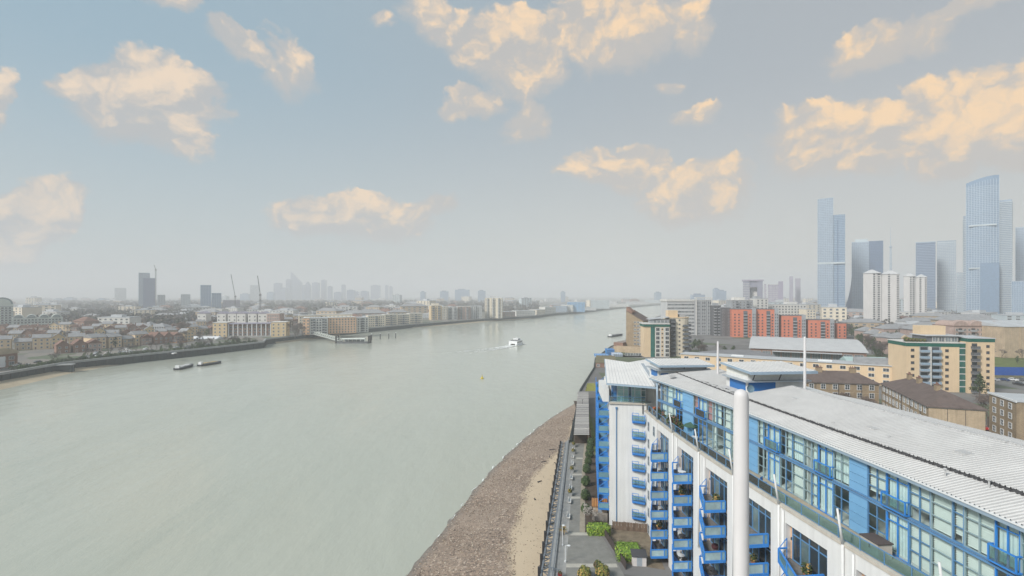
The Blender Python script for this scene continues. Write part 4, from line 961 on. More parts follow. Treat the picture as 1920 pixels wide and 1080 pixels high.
# cordyline
cd = thing('cordyline', 'straw-coloured spiky cordyline beside the river railing', 'plant', (*P(1056, 1003), 0))
b = MB(); b.tube((0, 0, 0), (0, 0, .8), .1, .08, 7); b.build('trunk', m_bark, cd); b = MB(); rr = random.Random(4)
for k in range(90):
    a = rr.uniform(0, 6.28); e = rr.uniform(-.3, 1.4); ln = rr.uniform(.7, 1.15); dv = Vector((cos(a) * cos(e), sin(a) * cos(e), sin(e))); s = Vector((-sin(a), cos(a), 0)) * .045; p0 = Vector((0, 0, .85)); pm = p0 + dv * ln * .6; pe = p0 + dv * ln + Vector((0, 0, -.18))
    b.quad([p0 - s, p0 + s, pm + s, pm - s], k % 3); b.quad([pm - s, pm + s, pe], k % 3)
b.build('foliage', [m_leafo, m_leafy, m_leafo], cd)
# clipped shrubs between path and building
sp_, su = bush_proto('dark green clipped round shrub in the bed beside the path', 'shrub', (.95, 1.0, .95), 420, .16, [m_leafd, m_leafm], [0, 0, 1], group='dark round shrubs beside the path'), []
for (px_, py_, s) in ((1098, 962, 1.0), (1098, 937, 1.05), (1098, 911, 1.1), (1100, 887, 1.05), (1103, 872, 1.0), (1105, 858, 1.15), (1106, 846, 1.1), (1108, 836, 1.2)):
    x, y = P(px_, py_); place(sp_, su, (x, y, 0), R.uniform(0, 6), scale=(s, s, s * R.uniform(.95, 1.25)))
rs_, ru = bush_proto('russet bare-stemmed shrub between the lawn and the covered walkway', 'shrub', (.9, .9, 1.0), 200, .14, [m_leafr, m_leafm, m_leafo], [0, 0, 1, 2], group='russet shrubs by the covered walkway'), []
for k in range(16):
    s = k / 15; place(rs_, ru, (22.0 + 6 * s + R.uniform(-.3, .3), 146 + 62 * s, 0), R.uniform(0, 6), scale=R.uniform(.8, 1.3))
# hedges and bottom bushes
h1 = bush_proto('bright lime green clipped hedge block at the foot of the white wing', 'hedge', (2.1, 1.3, .85), 1500, .15, [m_leafb, m_leafb2, m_leafm], [0, 1, 0, 1, 2], True, name='hedge'); x, y = P(1122, 1000); h1.location = (x, y, 0); h1.rotation_euler = (0, 0, -.05)
h2 = bush_proto('bright green broad hedge beside the white garden shed', 'hedge', (2.1, 2.3, .8), 1900, .15, [m_leafb, m_leafm, m_leafb2], [0, 0, 1, 2], True, name='hedge'); x, y = P(1178, 1042); h2.location = (x, y, 0); h2.rotation_euler = (0, 0, -.1)
for (px_, py_, s, l) in ((1096, 1086, 1.15, 'rounded olive-green bush, paler and wider than its neighbour on the plaza'), (1130, 1084, 1.2, 'rounded olive-green bush next to the garden edge of the plaza'), (1121, 1066, .75, 'small brown-green bush behind the two olive bushes on the plaza')):
    o = bush_proto(l, 'shrub', (.95, .95, .9), 420, .14, [m_leafy, m_leafm, m_leafo] if s > 1 else [m_leafm, m_leafy, m_leafr], [0, 0, 1, 2]); x, y = P(px_, py_); o.location = (x, y, 0); o.scale = (s, s, s)
# timber fences
def fence(A, B, h, label, m, n=None):
    A = Vector(A); B = Vector(B); w = (B - A).length; o = thing('timber_fence', label, 'fence', (A.x, A.y, 0), atan2(B.y - A.y, B.x - A.x)); k = n or max(1, int(w / .5))
    for i in range(k): b = MB(); x0 = w * i / k; b.box(x0 + .01, x0 + w / k - .015, -.02, .02, .05, h + R.uniform(-.03, .03)); b.build('board', m, o)
    for z in (.3, h - .3): b = MB(); b.bar((0, .05, z), (w, .05, z), .06, .08); b.build('rail', m, o)
    for i in range(0, k + 1, 4): b = MB(); x0 = w * i / k; b.box(x0 - .05, x0 + .05, .09, .19, 0, h + .1); b.build('post', m, o)
m_fence = mat('brown_fence', (.16, .115, .085), .3, 1.5, .9, rnd=.2)
fence((18.0, 92.6), (23.9, 91.4), 1.5, 'brown timber fence across the foot of the white wing', m_fence)
fence((16.1, 90.2), (17.4, 79.0), 1.3, 'dark timber fence between the plaza and the green hedge', mat('dark_fence', (.07, .055, .05), .3, 1.5, .9))
fence((17.6, 95.6), (14.9, 96.4), 1.6, 'short grey garden fence beside the blue river balconies', mat('grey_fence', (.27, .245, .22), .2, 1.5, .9))
# garden shed and tiled shelter
def shed(x, y, rz, w, d, h, wm, rm, label, name='garden_shed', pitch=.3):
    o = thing(name, label, 'shed', (x, y, 0), rz); b = MB(); b.box(-w / 2, w / 2, 0, d, 0, h); b.build('wall', wm, o)
    b = MB(); b.prism([(-w / 2 - .15, -.2), (w / 2 + .15, -.2), (w / 2 + .15, d + .2), (-w / 2 - .15, d + .2)], [h + .003, h + .003, h + pitch, h + pitch], [h + .08, h + .08, h + pitch + .08, h + pitch + .08]); b.build('roof', rm, o)
    b = MB(); b.box(-.4, .4, -.03, 0, .05, min(1.9, h - .15)); b.build('door', m_grey, o); return o
x, y = P(1199, 1062); shed(x, y, -.1, 2.1, 1.5, 1.5, mat('shed_white', (.66, .62, .60), .1, 1, .8), m_dark, 'small pinkish-white garden shed with a flat dark roof')
o = shed(16.5, 97.0, -.15, 2.6, 2.2, 2.3, mat('tan_render', (.50, .38, .26), .12, .8, .9), mat('orange_tiles', (.46, .22, .08), .3, 3, .85), 'tan garden shelter with an orange tiled roof under the blue balconies', 'garden_shelter', .5)
for i in range(9): b = MB(); x0 = -1.4 + i * .33; b.tube((x0, -.25, 2.42), (x0, 2.35, 2.92), .11, .11, 6); b.build('tile_row', MATS['orange_tiles'], o)
bt = bare_tree('pale bare sapling with white twigs beside the lime hedge', 3.6, 21, None, mat('white_twigs', (.48, .44, .40)), 'bare_sapling', 1.2); bt.location = (14.6, 95.0, 0)
tb = thing('red_tub', 'small red tub against the river railing near the plaza bushes', 'tub', (*P(1050, 1083), 0)); b = MB(); b.lathe([(.22, 0), (.32, .55), (.36, .6), (.28, .6), (.26, .5), (.01, .5)], 12); b.build('pot', mat('red_glaze', (.42, .035, .03)), tb); b = MB(); leaves(b, 60, (0, 0, .75), (.3, .3, .25), .1, [0, 1], .3, seed=2); b.build('foliage', [m_leafm, m_leafr], tb)
tr = thing('trestle', 'grey metal trestle standing against the river railing', 'trestle', (*P(1040, 1078), 0), -.5)
for s in (-.6, .6):
    for q in (-.35, .35): b = MB(); b.bar((s, q, 0), (s, q * .2, .95), .06); b.build('leg', m_steel, tr)
b = MB(); b.box(-.8, .8, -.12, .12, .95, 1.02); b.build('top', m_steel, tr)
# ================================================================== ON THE TERRACE AND BALCONIES
def potted(x, y, z, s, label, mis, mats, group=None):
    o = thing('potted_plant', label, 'plant', (x, y, z), 0, group); b = MB(); b.lathe([(.18, 0), (.26, .4), (.3, .42), (.3, .48), (.22, .48), (.2, .4), (.01, .4)], 10); b.build('pot', mat('terracotta', (.42, .17, .08), .2, 2, .9), o)
    b = MB(); leaves(b, 150, (0, 0, .95), (.5, .5, .6), .13, mis, .2, seed=int(x * 10)); b.tube((0, 0, .4), (0, 0, .9), .03, .02, 5, 0); b.build('foliage', mats, o); o.scale = (s, s, s); return o
def tp(d, o): p, t, n = fr(WF, d); return p.x - n.x * o, p.y - n.y * o
x, y = tp(89.2, .9); ot = thing('planter', 'tall orange planter box at the end of the long terrace', 'planter', (x, y, ZT + .03)); b = MB(); b.box(-.45, .45, -.4, .4, 0, 1.5); b.build('box', mat('orange_paint', (.50, .13, .05), .1, 1, .7), ot); b = MB(); b.box(-.5, .5, -.45, .45, 1.5, 1.58); b.build('lid', mat('orange_paint', (.50, .13, .05)), ot)
for k, d in enumerate((88.2, 87.0, 85.8, 84.8, 83.6, 82.4, 81.2, 79.6, 78.2)):
    x, y = tp(d, .8 + .25 * (k % 3)); potted(x, y, ZT + .03, R.uniform(1.0, 1.7), 'leafy potted shrub in the row behind the terrace balustrade', [0, 0, 1, 2], [m_leafd, m_leafm, m_leafr], 'potted shrubs on the long terrace')
def parasol(x, y, z, label, m):
    o = thing('parasol', label, 'parasol', (x, y, z)); b = MB(); b.tube((0, 0, 0), (0, 0, 2.3), .03, .03, 6); b.build('pole', m_frame, o); b = MB(); b.lathe([(.001, 2.35), (.55, 2.15), (1.1, 1.85), (1.12, 1.7)], 8); b.build('canopy', m, o); b = MB(); b.lathe([(.3, 0), (.3, .08), (.05, .1)], 8); b.build('base', m_dark, o)
x, y = tp(75.8, 1.9); parasol(x, y, ZT + .03, 'dark green parasol on the long terrace beside the potted shrubs', mat('green_canvas', (.05, .11, .08), .2, 1, .9))
def chair(x, y, z, rz, m, label, group):
    o = thing('terrace_chair', label, 'chair', (x, y, z), rz, group); b = MB(); b.box(-.25, .25, -.25, .25, .4, .45); b.build('seat', m, o); b = MB(); b.box(-.25, .25, .21, .26, .45, .95); b.build('backrest', m, o)
    for sx in (-.22, .22):
        for sy in (-.22, .22): b = MB(); b.bar((sx, sy, 0), (sx, sy, .4), .04); b.build('leg', m, o)
def table(x, y, z, m, label, group=None):
    o = thing('terrace_table', label, 'table', (x, y, z), 0, group); b = MB(); b.lathe([(.001, .74), (.5, .74), (.5, .7), (.001, .7)], 14); b.build('tabletop', m, o); b = MB(); b.tube((0, 0, .03), (0, 0, .7), .04, .04, 6); b.build('leg', m, o); b = MB(); b.lathe([(.28, 0), (.28, .03), (.01, .04)], 10); b.build('base', m, o)
x, y = tp(73.8, 1.5); table(x, y, ZT + .03, m_frame, 'round white table on the long terrace near the green parasol')
for k in range(3): a = k * 2.1; chair(x + .9 * cos(a), y + .9 * sin(a), ZT + .03, a - pi / 2, m_grey, 'grey chair around the round white terrace table', 'chairs at the white terrace table')
x, y = tp(56.6, 1.6); chair(x, y, ZT + .03, .6, m_bluedeep, 'deep blue chair standing alone on the terrace by the blue cladding', None)
x, y = tp(41.6, 1.5); o = thing('storage_box', 'pale storage cabinet with a dark lid on the terrace', 'cabinet', (x, y, ZT + .03), .1); b = MB(); b.box(-.6, .6, -.9, .9, 0, 1.2); b.build('body', mat('cabinet_grey', (.52, .47, .42), .1, 1, .8), o); b = MB(); b.box(-.68, .68, -.98, .98, 1.2, 1.28); b.build('lid', mat('cabinet_lid', (.10, .08, .075)), o); b = MB(); b.box(-.62, -.6, -.05, .05, .6, .9); b.build('handle', m_dark, o)
bl = ('potted plant', )
kinds = []
for bi, c in enumerate(BAYS[:5]):
    for k, z in enumerate(FL):
        if z < .5 and bi > 1: continue
        p, t, n = fr(WF, c); q = p + n * .55 + t * R.uniform(-.2, 1.3); r_ = R.random()
        if r_ < .34: potted(q.x, q.y, z + .04, R.uniform(.8, 1.2), 'potted shrub on a blue-railed balcony', [0, 1, 1, 2], [m_leafd, m_leafm, m_leafo], 'potted plants on the blue balconies')
        elif r_ < .75:
            table(q.x, q.y, z + .04, R.choice((m_frame, m_dark, m_wood)), 'small round table on a blue-railed balcony', 'tables on the blue balconies')
            for s in (-1, 1): chair(q.x - t.x * s * .8, q.y - t.y * s * .8, z + .04, atan2(t.y, t.x) + (pi / 2 if s > 0 else -pi / 2), R.choice((m_wood, m_frame, m_dark)), 'garden chair at a small balcony table', 'chairs on the blue balconies')
        elif r_ < .85:
            o = thing('grill', 'round dark red covered grill on a blue-railed balcony', 'grill', (q.x, q.y, z + .04), 0, 'covered grills on the blue balconies'); b = MB(); b.lathe([(.001, .6), (.35, .7), (.42, .95), (.36, 1.2), (.001, 1.32)], 12); b.build('kettle', mat('maroon_cover', (.10, .03, .035)), o)
            for a in (0, 2.1, 4.2): b = MB(); b.bar((.3 * cos(a), .3 * sin(a), 0), (.18 * cos(a), .18 * sin(a), .7), .04); b.build('leg', m_dark, o)

# driftwood and weed on the sand
for k, (px_, py_, ln, a) in enumerate(((1020, 868, 1.6, .3), (1031, 858, 1.0, 1.2), (1036, 845, 1.9, .1), (1049, 851, .9, 2.0), (1012, 905, 1.2, .5), (1003, 938, .8, 1.6), (1041, 870, .7, 2.4))):
    x, y = P(px_, py_, -3.9); d_ = y; u = .2; o = thing('driftwood', 'dark piece of driftwood lying on the pale sand', 'driftwood', (x, y, -3.62), a, 'driftwood on the sand'); b = MB(); b.tube((-ln / 2, 0, 0), (ln / 2, .1, .06), .14, .09, 7); b.build('log', m_wood, o); b = MB(); b.tube((0, 0, 0), (.25 * ln, .3 * ln, .12), .06, .03, 5); b.build('branch', m_wood, o)
# ================================================================== BUILDING KIT
m_brown = brick_mat('stock_brick', (.36, .27, .17), (.28, .205, .13), (.36, .32, .26))
m_tanbrick = brick_mat('tan_brick', (.53, .405, .27), (.46, .35, .235), (.48, .42, .35))
m_redbrick = brick_mat('red_brown_brick', (.30, .165, .115), (.24, .13, .095), (.32, .27, .24))
m_pinkbrick = brick_mat('pinkish_brick', (.47, .33, .28), (.40, .28, .24), (.47, .42, .39))
m_cream = mat('cream_render', (.70, .54, .36), .07, .2, .85, streak=.08)
m_cream2 = mat('pale_cream_render', (.73, .65, .52), .1, .2, .85, streak=.1)
m_yellow = mat('yellow_render', (.66, .51, .31), .1, .2, .85, streak=.1)
m_orange = mat('orange_red_render', (.62, .20, .12), .12, .15, .8, streak=.12)
m_green = mat('dark_green_cladding', (.012, .115, .085), .15, .4, .5)
m_gglass = glass_mat('green_glass', (.02, .115, .10), .1)
m_ggrey = mat('grey_cladding', (.33, .345, .365), .12, .3, .6)
m_lgrey = mat('light_grey_cladding', (.52, .525, .53), .1, .2, .7, streak=.1)
m_dgrey = mat('dark_grey_cladding', (.12, .125, .135), .2, .3, .7)
m_offw = mat('off_white_render', (.64, .63, .60), .1, .2, .85, streak=.12)
m_tileb = mat('brown_roof_tiles', (.135, .105, .095), .25, .5, .9, bump=.5, bscale=2)
m_tileg = mat('grey_roof_slates', (.27, .275, .285), .25, .4, .9)
m_tiler = mat('red_brown_roof_tiles', (.20, .115, .09), .25, .4, .9)
m_flat = mat('pale_flat_roof', (.46, .48, .50), .15, .15, .8)
m_flatd = mat('dark_flat_roof', (.20, .20, .21), .2, .15, .9)
m_wglass = glass_mat('window_glass_dark', (.055, .065, .075), .12)
m_wglass2 = glass_mat('window_glass_grey', (.14, .16, .175), .15, .4, .45)
m_hoard = mat('blue_hoarding', (.02, .09, .36), .15, .4, .6)
m_conc = mat('concrete', (.40, .40, .39), .15, .2, .9, streak=.2)
WM = {}
def wmesh(w, h, fm=None, gm_=None, style='cross'):
    key = (round(w, 2), round(h, 2), (fm or m_frame).name, (gm_ or m_wglass).name, style)
    if key not in WM:
        b = MB(); t = min(.12, w * .1)
        b.box(-w / 2, w / 2, -.1, .03, -t, 0); b.box(-w / 2, w / 2, -.1, .03, h, h + t)
        for x in (-w / 2 - t, w / 2): b.box(x, x + t, -.1, .03, -t, h + t)
        if style == 'cross': b.box(-t * .3, t * .3, -.08, .03, 0, h); b.box(-w / 2, w / 2, -.075, .03, h * .5 - t * .3, h * .5 + t * .3)
        elif style == 'bars':
            k = max(2, int(w / 1.2))
            for i in range(1, k): x = -w / 2 + w * i / k; b.box(x - .04, x + .04, -.08, .03, 0, h)
        b.box(-w / 2, w / 2, -.03, .01, 0, h, 1); WM[key] = b.mesh('window', [fm or m_frame, gm_ or m_wglass])
    return WM[key]
def balc_mesh(w, dp, slabm, railm):
    key = ('balc', w, dp, slabm.name, railm.name)
    if key not in WM:
        b = MB(); b.box(-w / 2, w / 2, -dp, 0, -.18, 0); n = 5
        b.box(-w / 2, w / 2, -dp, -dp + .05, 1.0, 1.08, 1); b.box(-w / 2, w / 2, -dp + .01, -dp + .03, .1, 1.0, 1)
        for s in (-1, 1): b.box(s * w / 2 - .03, s * w / 2 + .03, -dp + .05, 0, .1, 1.05, 1)
        b.box(-w / 2 + .3, w / 2 - .3, -.04, .0, .02, 2.2, 2); WM[key] = b.mesh('balcony', [slabm, railm, m_wglass])
    return WM[key]
def AB(A, B): A = Vector(A); B = Vector(B); return (A + B) / 2, (B - A).length, atan2(B.y - A.y, B.x - A.x)
def facing(A, B):
    "turn a frontage square to the sight line, keeping centre and width as seen"
    A = Vector(A); B = Vector(B); c = (A + B) / 2; r = c.normalized(); t = Vector((r.y, -r.x)); h = (B - A).length / 2 * abs(r.y); return tuple(c - t * h), tuple(c + t * h)
def root(name, label, cat, A, B, z=0.0, group=None):
    c, w, rz = AB(A, B); return thing(name, label, cat, (c.x, c.y, z), rz, group), w
def pbox(o, name, m, *a): b = MB(); b.box(*a); return b.build(name, m, o)
def hip(o, x0, x1, y0, y1, z, rise, m, over=.4, gable=False, name='roof'):
    x0 -= over; x1 += over; y0 -= over; y1 += over; b = MB(); w = x1 - x0; d = y1 - y0
    if w >= d: i = 0 if gable else min(d / 2, w / 2 - .01); r0 = (x0 + i, (y0 + y1) / 2, z + rise); r1 = (x1 - i, (y0 + y1) / 2, z + rise)
    else: i = 0 if gable else min(w / 2, d / 2 - .01); r0 = ((x0 + x1) / 2, y0 + i, z + rise); r1 = ((x0 + x1) / 2, y1 - i, z + rise)
    a, bb, c, d_ = (x0, y0, z), (x1, y0, z), (x1, y1, z), (x0, y1, z)
    if w >= d: b.quad([a, bb, r1, r0]); b.quad([c, d_, r0, r1]); b.quad([bb, c, r1]); b.quad([d_, a, r0])
    else: b.quad([a, bb, r0]); b.quad([bb, c, r1, r0]); b.quad([c, d_, r1]); b.quad([d_, a, r0, r1])
    b.box(x0, x1, y0, y1, z - .22, z - .003); return b.build(name, m, o)
def win_grid(o, face, n, rows, z0, dz, ww, wh, w, d, fm=None, gm_=None, style='cross', margin=1.5, skip=None, y=0.0, x_at=None, name='window'):
    "windows on one face of a box: f front (-y), l left (-x), r right (+x), b back"
    me = wmesh(ww, wh, fm, gm_, style); ln = w if face in 'fb' else d
    for i in range(n):
        s = x_at[i] if x_at else (-ln / 2 + margin + (ln - 2 * margin) * (i / (n - 1) if n > 1 else .5))
        for k in range(rows):
            if skip and skip(i, k): continue
            z = z0 + k * dz
            if face == 'f': ob(name, me, o, (s, y - .02, z))
            elif face == 'l': ob(name, me, o, (-w / 2 - .02, d / 2 - s, z), -pi / 2)
            elif face == 'r': ob(name, me, o, (w / 2 + .02, d / 2 + s, z), pi / 2)
            else: ob(name, me, o, (-s, d + .02, z), pi)
def chimney(o, x, y, z, h, m, w=1.6, d=.8):
    b = MB(); b.box(x - w / 2, x + w / 2, y - d / 2, y + d / 2, z - 2.2, z + h); c = b.build('chimney', m, o); b = MB(); b.box(x - w / 2 - .1, x + w / 2 + .1, y - d / 2 - .1, y + d / 2 + .1, z + h, z + h + .15)
    for k in range(3): b.tube((x - w / 2 + .35 + k * (w - .7) / 2, y, z + h + .15), (x - w / 2 + .35 + k * (w - .7) / 2, y, z + h + .7), .13, .11, 6)
    b.build('chimney_pot', m_tiler, c)
# ================================================================== EAST BANK, NEAR ESTATE
def estate(A, B, dep, label, nwin, chim, side='', endm=None):
    o, w = root('brick_estate_block', label, 'apartment block', A, B); pbox(o, 'wall', m_brown, -w / 2, w / 2, 0, dep, 0, 11.2); hip(o, -w / 2, w / 2, 0, dep, 11.45, 3.4, m_tileb, .5)
    pbox(o, 'eaves', m_frame, -w / 2 - .3, w / 2 + .3, -.35, dep + .35, 11.1, 11.22)
    for z in (8.1, 5.3): pbox(o, 'string_course', m_tanbrick, -w / 2 - .05, w / 2 + .05, -.08, dep + .05, z - .12, z + .02)
    win_grid(o, 'f', nwin, 4, .8, 2.8, 1.35, 1.6, w, dep, margin=2.2)
    for x in chim: chimney(o, x, dep * .45, 14.4, 1.6, m_brown, 2.0, 1.0)
    n_ = int(w / 7)
    for i in range(n_): pbox(o, 'downpipe', m_dark, -w / 2 + 3.9 + i * 7.3, -w / 2 + 4.02 + i * 7.3, -.14, -.02, 0, 11)
    return o, w
e1, _ = estate((95.5, 183.6), (126.2, 178), 11, 'yellow-brown brick flats with brown hipped roof, facing the pale metal roof', 8, (-1.5, 9.5))
e2, w2 = estate((127.5, 178.4), (114.4, 142.2), 12.6, 'brick flats with three chimneys and a blank tan end wall', 12, (-12, -4, 9))
pbox(e2, 'end_wall', m_tanbrick, w2 / 2 + .02, w2 / 2 + .14, .1, 12.5, 0, 11.0)
for y in (4.2, 8.2): pbox(e2, 'wall_joint', m_dark, w2 / 2 + .14, w2 / 2 + .17, y, y + .12, 0, 11)
o, w = root('brick_flats', 'brown brick flats with a pale flat roof beside the red car', 'apartment block', (145.9, 158.2), (141.2, 144.8)); pbox(o, 'wall', m_brown, -w / 2, w / 2, 0, 30, 0, 12); pbox(o, 'roof', m_flat, -w / 2 - .25, w / 2 + .25, -.25, 30.2, 12, 12.25)
pbox(o, 'coping', m_frame, -w / 2 - .3, w / 2 + .3, -.3, -.02, 11.85, 12.4); win_grid(o, 'f', 3, 4, 1.2, 2.8, 1.5, 1.5, w, 30, margin=3); win_grid(o, 'r', 7, 4, 1.2, 2.8, 1.5, 1.5, w, 30, margin=6)
# cream terrace
o, w = root('cream_terrace', 'long low cream terrace with a pale flat roof behind the brick flats', 'apartment block', (94, 288), (180.5, 235)); pbox(o, 'wall', m_cream, -w / 2, w / 2, 0, 11, 0, 9.0); pbox(o, 'roof', m_flat, -w / 2 - .4, w / 2 + .4, -.5, 11.4, 9.0, 9.35)
win_grid(o, 'f', 18, 3, .9, 2.8, 2.2, 1.5, w, 11, m_frame, m_wglass, 'bars', 3)
for x in (-22, 18, 42): pbox(o, 'roof_light', m_frame, x - 3, x + 3, 3, 6, 9.35, 9.9)
hip(o, 30, 44, 2, 14, 9.4, 2.5, m_tileg, .3, True, 'rear_roof')
# ------------------------------------------------------------------ cream block with green band
o, w = root('cream_apartment_block', 'cream apartment block with dark green roof band and grey balcony stacks', 'apartment block', (172.8, 226.5), (195.0, 222.5)); H1 = 19.6
pbox(o, 'wall', m_cream, -w / 2, w / 2, 0, 15, 0, H1); pbox(o, 'roof_band', m_green, -w / 2 - .15, w / 2 + .1, -.15, 15.1, H1, H1 + 1.5); pbox(o, 'roof', m_offw, -w / 2 - .3, w / 2 + .2, -.3, 15.3, H1 + 1.5, H1 + 1.8)
X = lambda px: (px - 1702) / 109 * w - w / 2
win_grid(o, 'f', 1, 7, .9, 2.75, 1.1, 1.0, w, 15, m_tileb, m_wglass, 'plain', x_at=[X(1713)]); win_grid(o, 'f', 1, 7, .9, 2.75, 1.1, 1.0, w, 15, m_tileb, m_wglass, 'plain', x_at=[X(1777)])
pbox(o, 'balcony_recess', m_ggrey, X(1726), X(1766), -.03, .6, 0, H1)
pbox(o, 'stair_fin', m_offw, X(1743), X(1745), -1.5, -.03, 0, H1)
for x in (X(1734.5), X(1756)):
    me = balc_mesh(3.4, 1.4, m_ggrey, m_gutter)
    for k in range(7): ob('balcony', me, o, (x, -.03, .6 + 2.75 * k))
pbox(o, 'green_strip', m_gglass, X(1800), X(1811), -.06, .2, 0, H1)
for k in range(7): pbox(o, 'floor_band', m_lgrey, X(1800), X(1811), -.1, -.06, 2.3 + 2.75 * k, 2.7 + 2.75 * k)
pbox(o, 'penthouse', m_dgrey, X(1745), X(1806), 2.5, 13, H1 + 1.8, H1 + 4.4); win_grid(o, 'f', 4, 1, H1 + 2.0, 1, 2.0, 1.9, w, 15, m_offw, m_wglass2, 'bars', y=2.5, x_at=[X(1762), X(1774), X(1786), X(1798)]); pbox(o, 'penthouse_roof', m_flat, X(1742), X(1811), 1.6, 14, H1 + 4.4, H1 + 4.75)
pbox(o, 'plant_room', m_cream, X(1746), X(1794), 7, 13, H1 + 4.75, H1 + 8.6)
pbox(o, 'right_tower', m_cream, w / 2 + .02, w / 2 + 9.9, -1.6, 14, 0, 22.0); pbox(o, 'right_roof_band', m_green, w / 2 - .06, w / 2 + 10.0, -1.75, 14.1, 22.0, 23.4); pbox(o, 'right_roof', m_flat, w / 2 - .2, w / 2 + 10.2, -1.9, 14.3, 23.4, 23.7)
me = balc_mesh(2.6, 1.7, m_ggrey, m_dgrey)
for k in range(8): ob('balcony', me, o, (w / 2 + 2.4, -1.62, .6 + 2.65 * k))
win_grid(o, 'f', 1, 8, 1.1, 2.65, 1.0, 1.0, w, 15, m_tileb, m_wglass, 'plain', x_at=[w / 2 + 7.4], y=-1.6)
for k in range(5): pass
bsh, bsu = bush_proto('small terrace shrub on the green-banded roof', 'shrub', (.9, .9, .8), 120, .2, [m_leafm, m_leafy, m_leafr], [0, 1, 2], group='shrubs on the roof of the cream block'), []
for px_ in (1706, 1713, 1719, 1726, 1733, 1740): c = o.matrix_basis @ Vector((X(px_), 2.0, H1 + 1.8)); place(bsh, bsu, tuple(c), 0, scale=R.uniform(.8, 1.4))
# ------------------------------------------------------------------ warehouses, sheds
o, w = root('arched_warehouse', 'wide pale-roofed market shed with a glazed arched front', 'warehouse', (160, 347), (218, 318)); pbox(o, 'wall', m_redbrick, -w / 2, w / 2, 0, 48, 0, 6.3)
b = MB(); n = 14
for i in range(n):
    a, c = i / n, (i + 1) / n; za, zc = 6.6 + 4.3 * sin(a * pi * .55), 6.6 + 4.3 * sin(c * pi * .55); y0, y1 = -1 + 50 * a, -1 + 50 * c
    b.prism([(-w / 2 - 1, y0), (w / 2 + 1, y0), (w / 2 + 1, y1), (-w / 2 - 1, y1)], [za - .3, za - .3, zc - .3, zc - .3], [za, za, zc, zc])
b.build('roof', m_lgrey, o); win_grid(o, 'f', 11, 1, 1.2, 1, 4.6, 3.6, w, 48, m_lgrey, m_wglass2, 'bars', 4); pbox(o, 'canopy', m_flat, -w * .3, w * .3, -4, -.02, 5.0, 5.3)
o, w = root('dark_roof_shed', 'long low shed with a dark grey shallow roof', 'warehouse', (120, 313), (158, 310)); pbox(o, 'wall', m_redbrick, -w / 2, w / 2, 0, 22, 0, 5); hip(o, -w / 2, w / 2, 0, 22, 5.3, 2.6, m_flatd, .6); win_grid(o, 'f', 7, 1, 1.2, 1, 2.6, 2.0, w, 22, m_dgrey, m_wglass, 'bars', 3)
o, w = root('teal_roof_shed', 'low shed with a pale teal metal roof behind the cream terrace', 'warehouse', (186, 287), (206, 283)); pbox(o, 'wall', m_offw, -w / 2, w / 2, 0, 9, 0, 5.0); hip(o, -w / 2, w / 2, 0, 9, 5.2, 2.2, mat('teal_metal_roof', (.36, .47, .46), .12, .3, .7), .4, True); win_grid(o, 'f', 5, 1, 1.2, 1, 1.8, 1.4, w, 9)
# ------------------------------------------------------------------ orange blocks
OR = [(1372, 1410, 580, 'first orange-red block, next to the dark grey flats', 515), (1417, 1452, 580, 'second orange-red block, with red brick showing between its balconies', 512), (1465, 1503, 592, 'third orange-red block, lower than the two before it', 508), (1515, 1556, 600, 'last and lowest orange-red block beside the road trees', 504)]
for (xa, xb, yt, lab, d) in OR:
    A = ((xa - CX) / F * d, d); B = ((xb - CX) / F * (d - 5), d - 5); o, w = root('orange_apartment_block', lab + ' of stepped flats', 'apartment block', A, B); h = CH - (yt - HY) / F * d
    pbox(o, 'wall', m_orange, -w / 2, w / 2, 0, 16, 0, h); pbox(o, 'parapet', m_dgrey, -w / 2 - .15, w / 2 + .15, -.15, 16.15, h, h + .5); rows = int((h - 2) / 2.9)
    win_grid(o, 'f', 2, rows, 1.6, 2.9, 1.1, 1.2, w, 16, m_tileb, m_wglass, 'plain', x_at=[-w * .34, -w * .14]); win_grid(o, 'f', 1, rows, 1.6, 2.9, 1.1, 1.2, w, 16, m_tileb, m_wglass, 'plain', x_at=[w * .40])
    pbox(o, 'balcony_recess', m_dgrey, w * .08, w * .28, -.08, .4, 0, h - 1.5); me = balc_mesh(round(w * .19, 1), 1.3, m_dgrey, m_ggrey)
    for k in range(rows): ob('balcony', me, o, (w * .18, -.1, 1.2 + 2.9 * k))
    pbox(o, 'stair_tower', m_ggrey, w / 2 + .03, w / 2 + 3.6, -.6, 12, 0, h + 1.2); win_grid(o, 'f', 2, rows, 1.6, 2.9, .9, 1.7, w, 16, m_lgrey, m_wglass, 'plain', x_at=[w / 2 + 1.0, w / 2 + 2.6], y=-.6)
    win_grid(o, 'l', 2, rows, 1.6, 2.9, 1.1, 1.2, w, 16, m_tileb, m_wglass, 'plain', 4)
o, w = root('orange_stair_block', 'narrow orange-red end block at the foot of the stepped flats', 'apartment block', (315, 500), (322.5, 499)); pbox(o, 'wall', m_orange, -w / 2, w / 2, 0, 12, 0, 14.5); win_grid(o, 'f', 2, 4, 1.6, 2.9, 1.1, 1.2, w, 12, m_tileb, m_wglass, 'plain', 1.6); pbox(o, 'roof', m_dgrey, -w / 2 - .2, w / 2 + .2, -.2, 12.2, 14.5, 14.9)
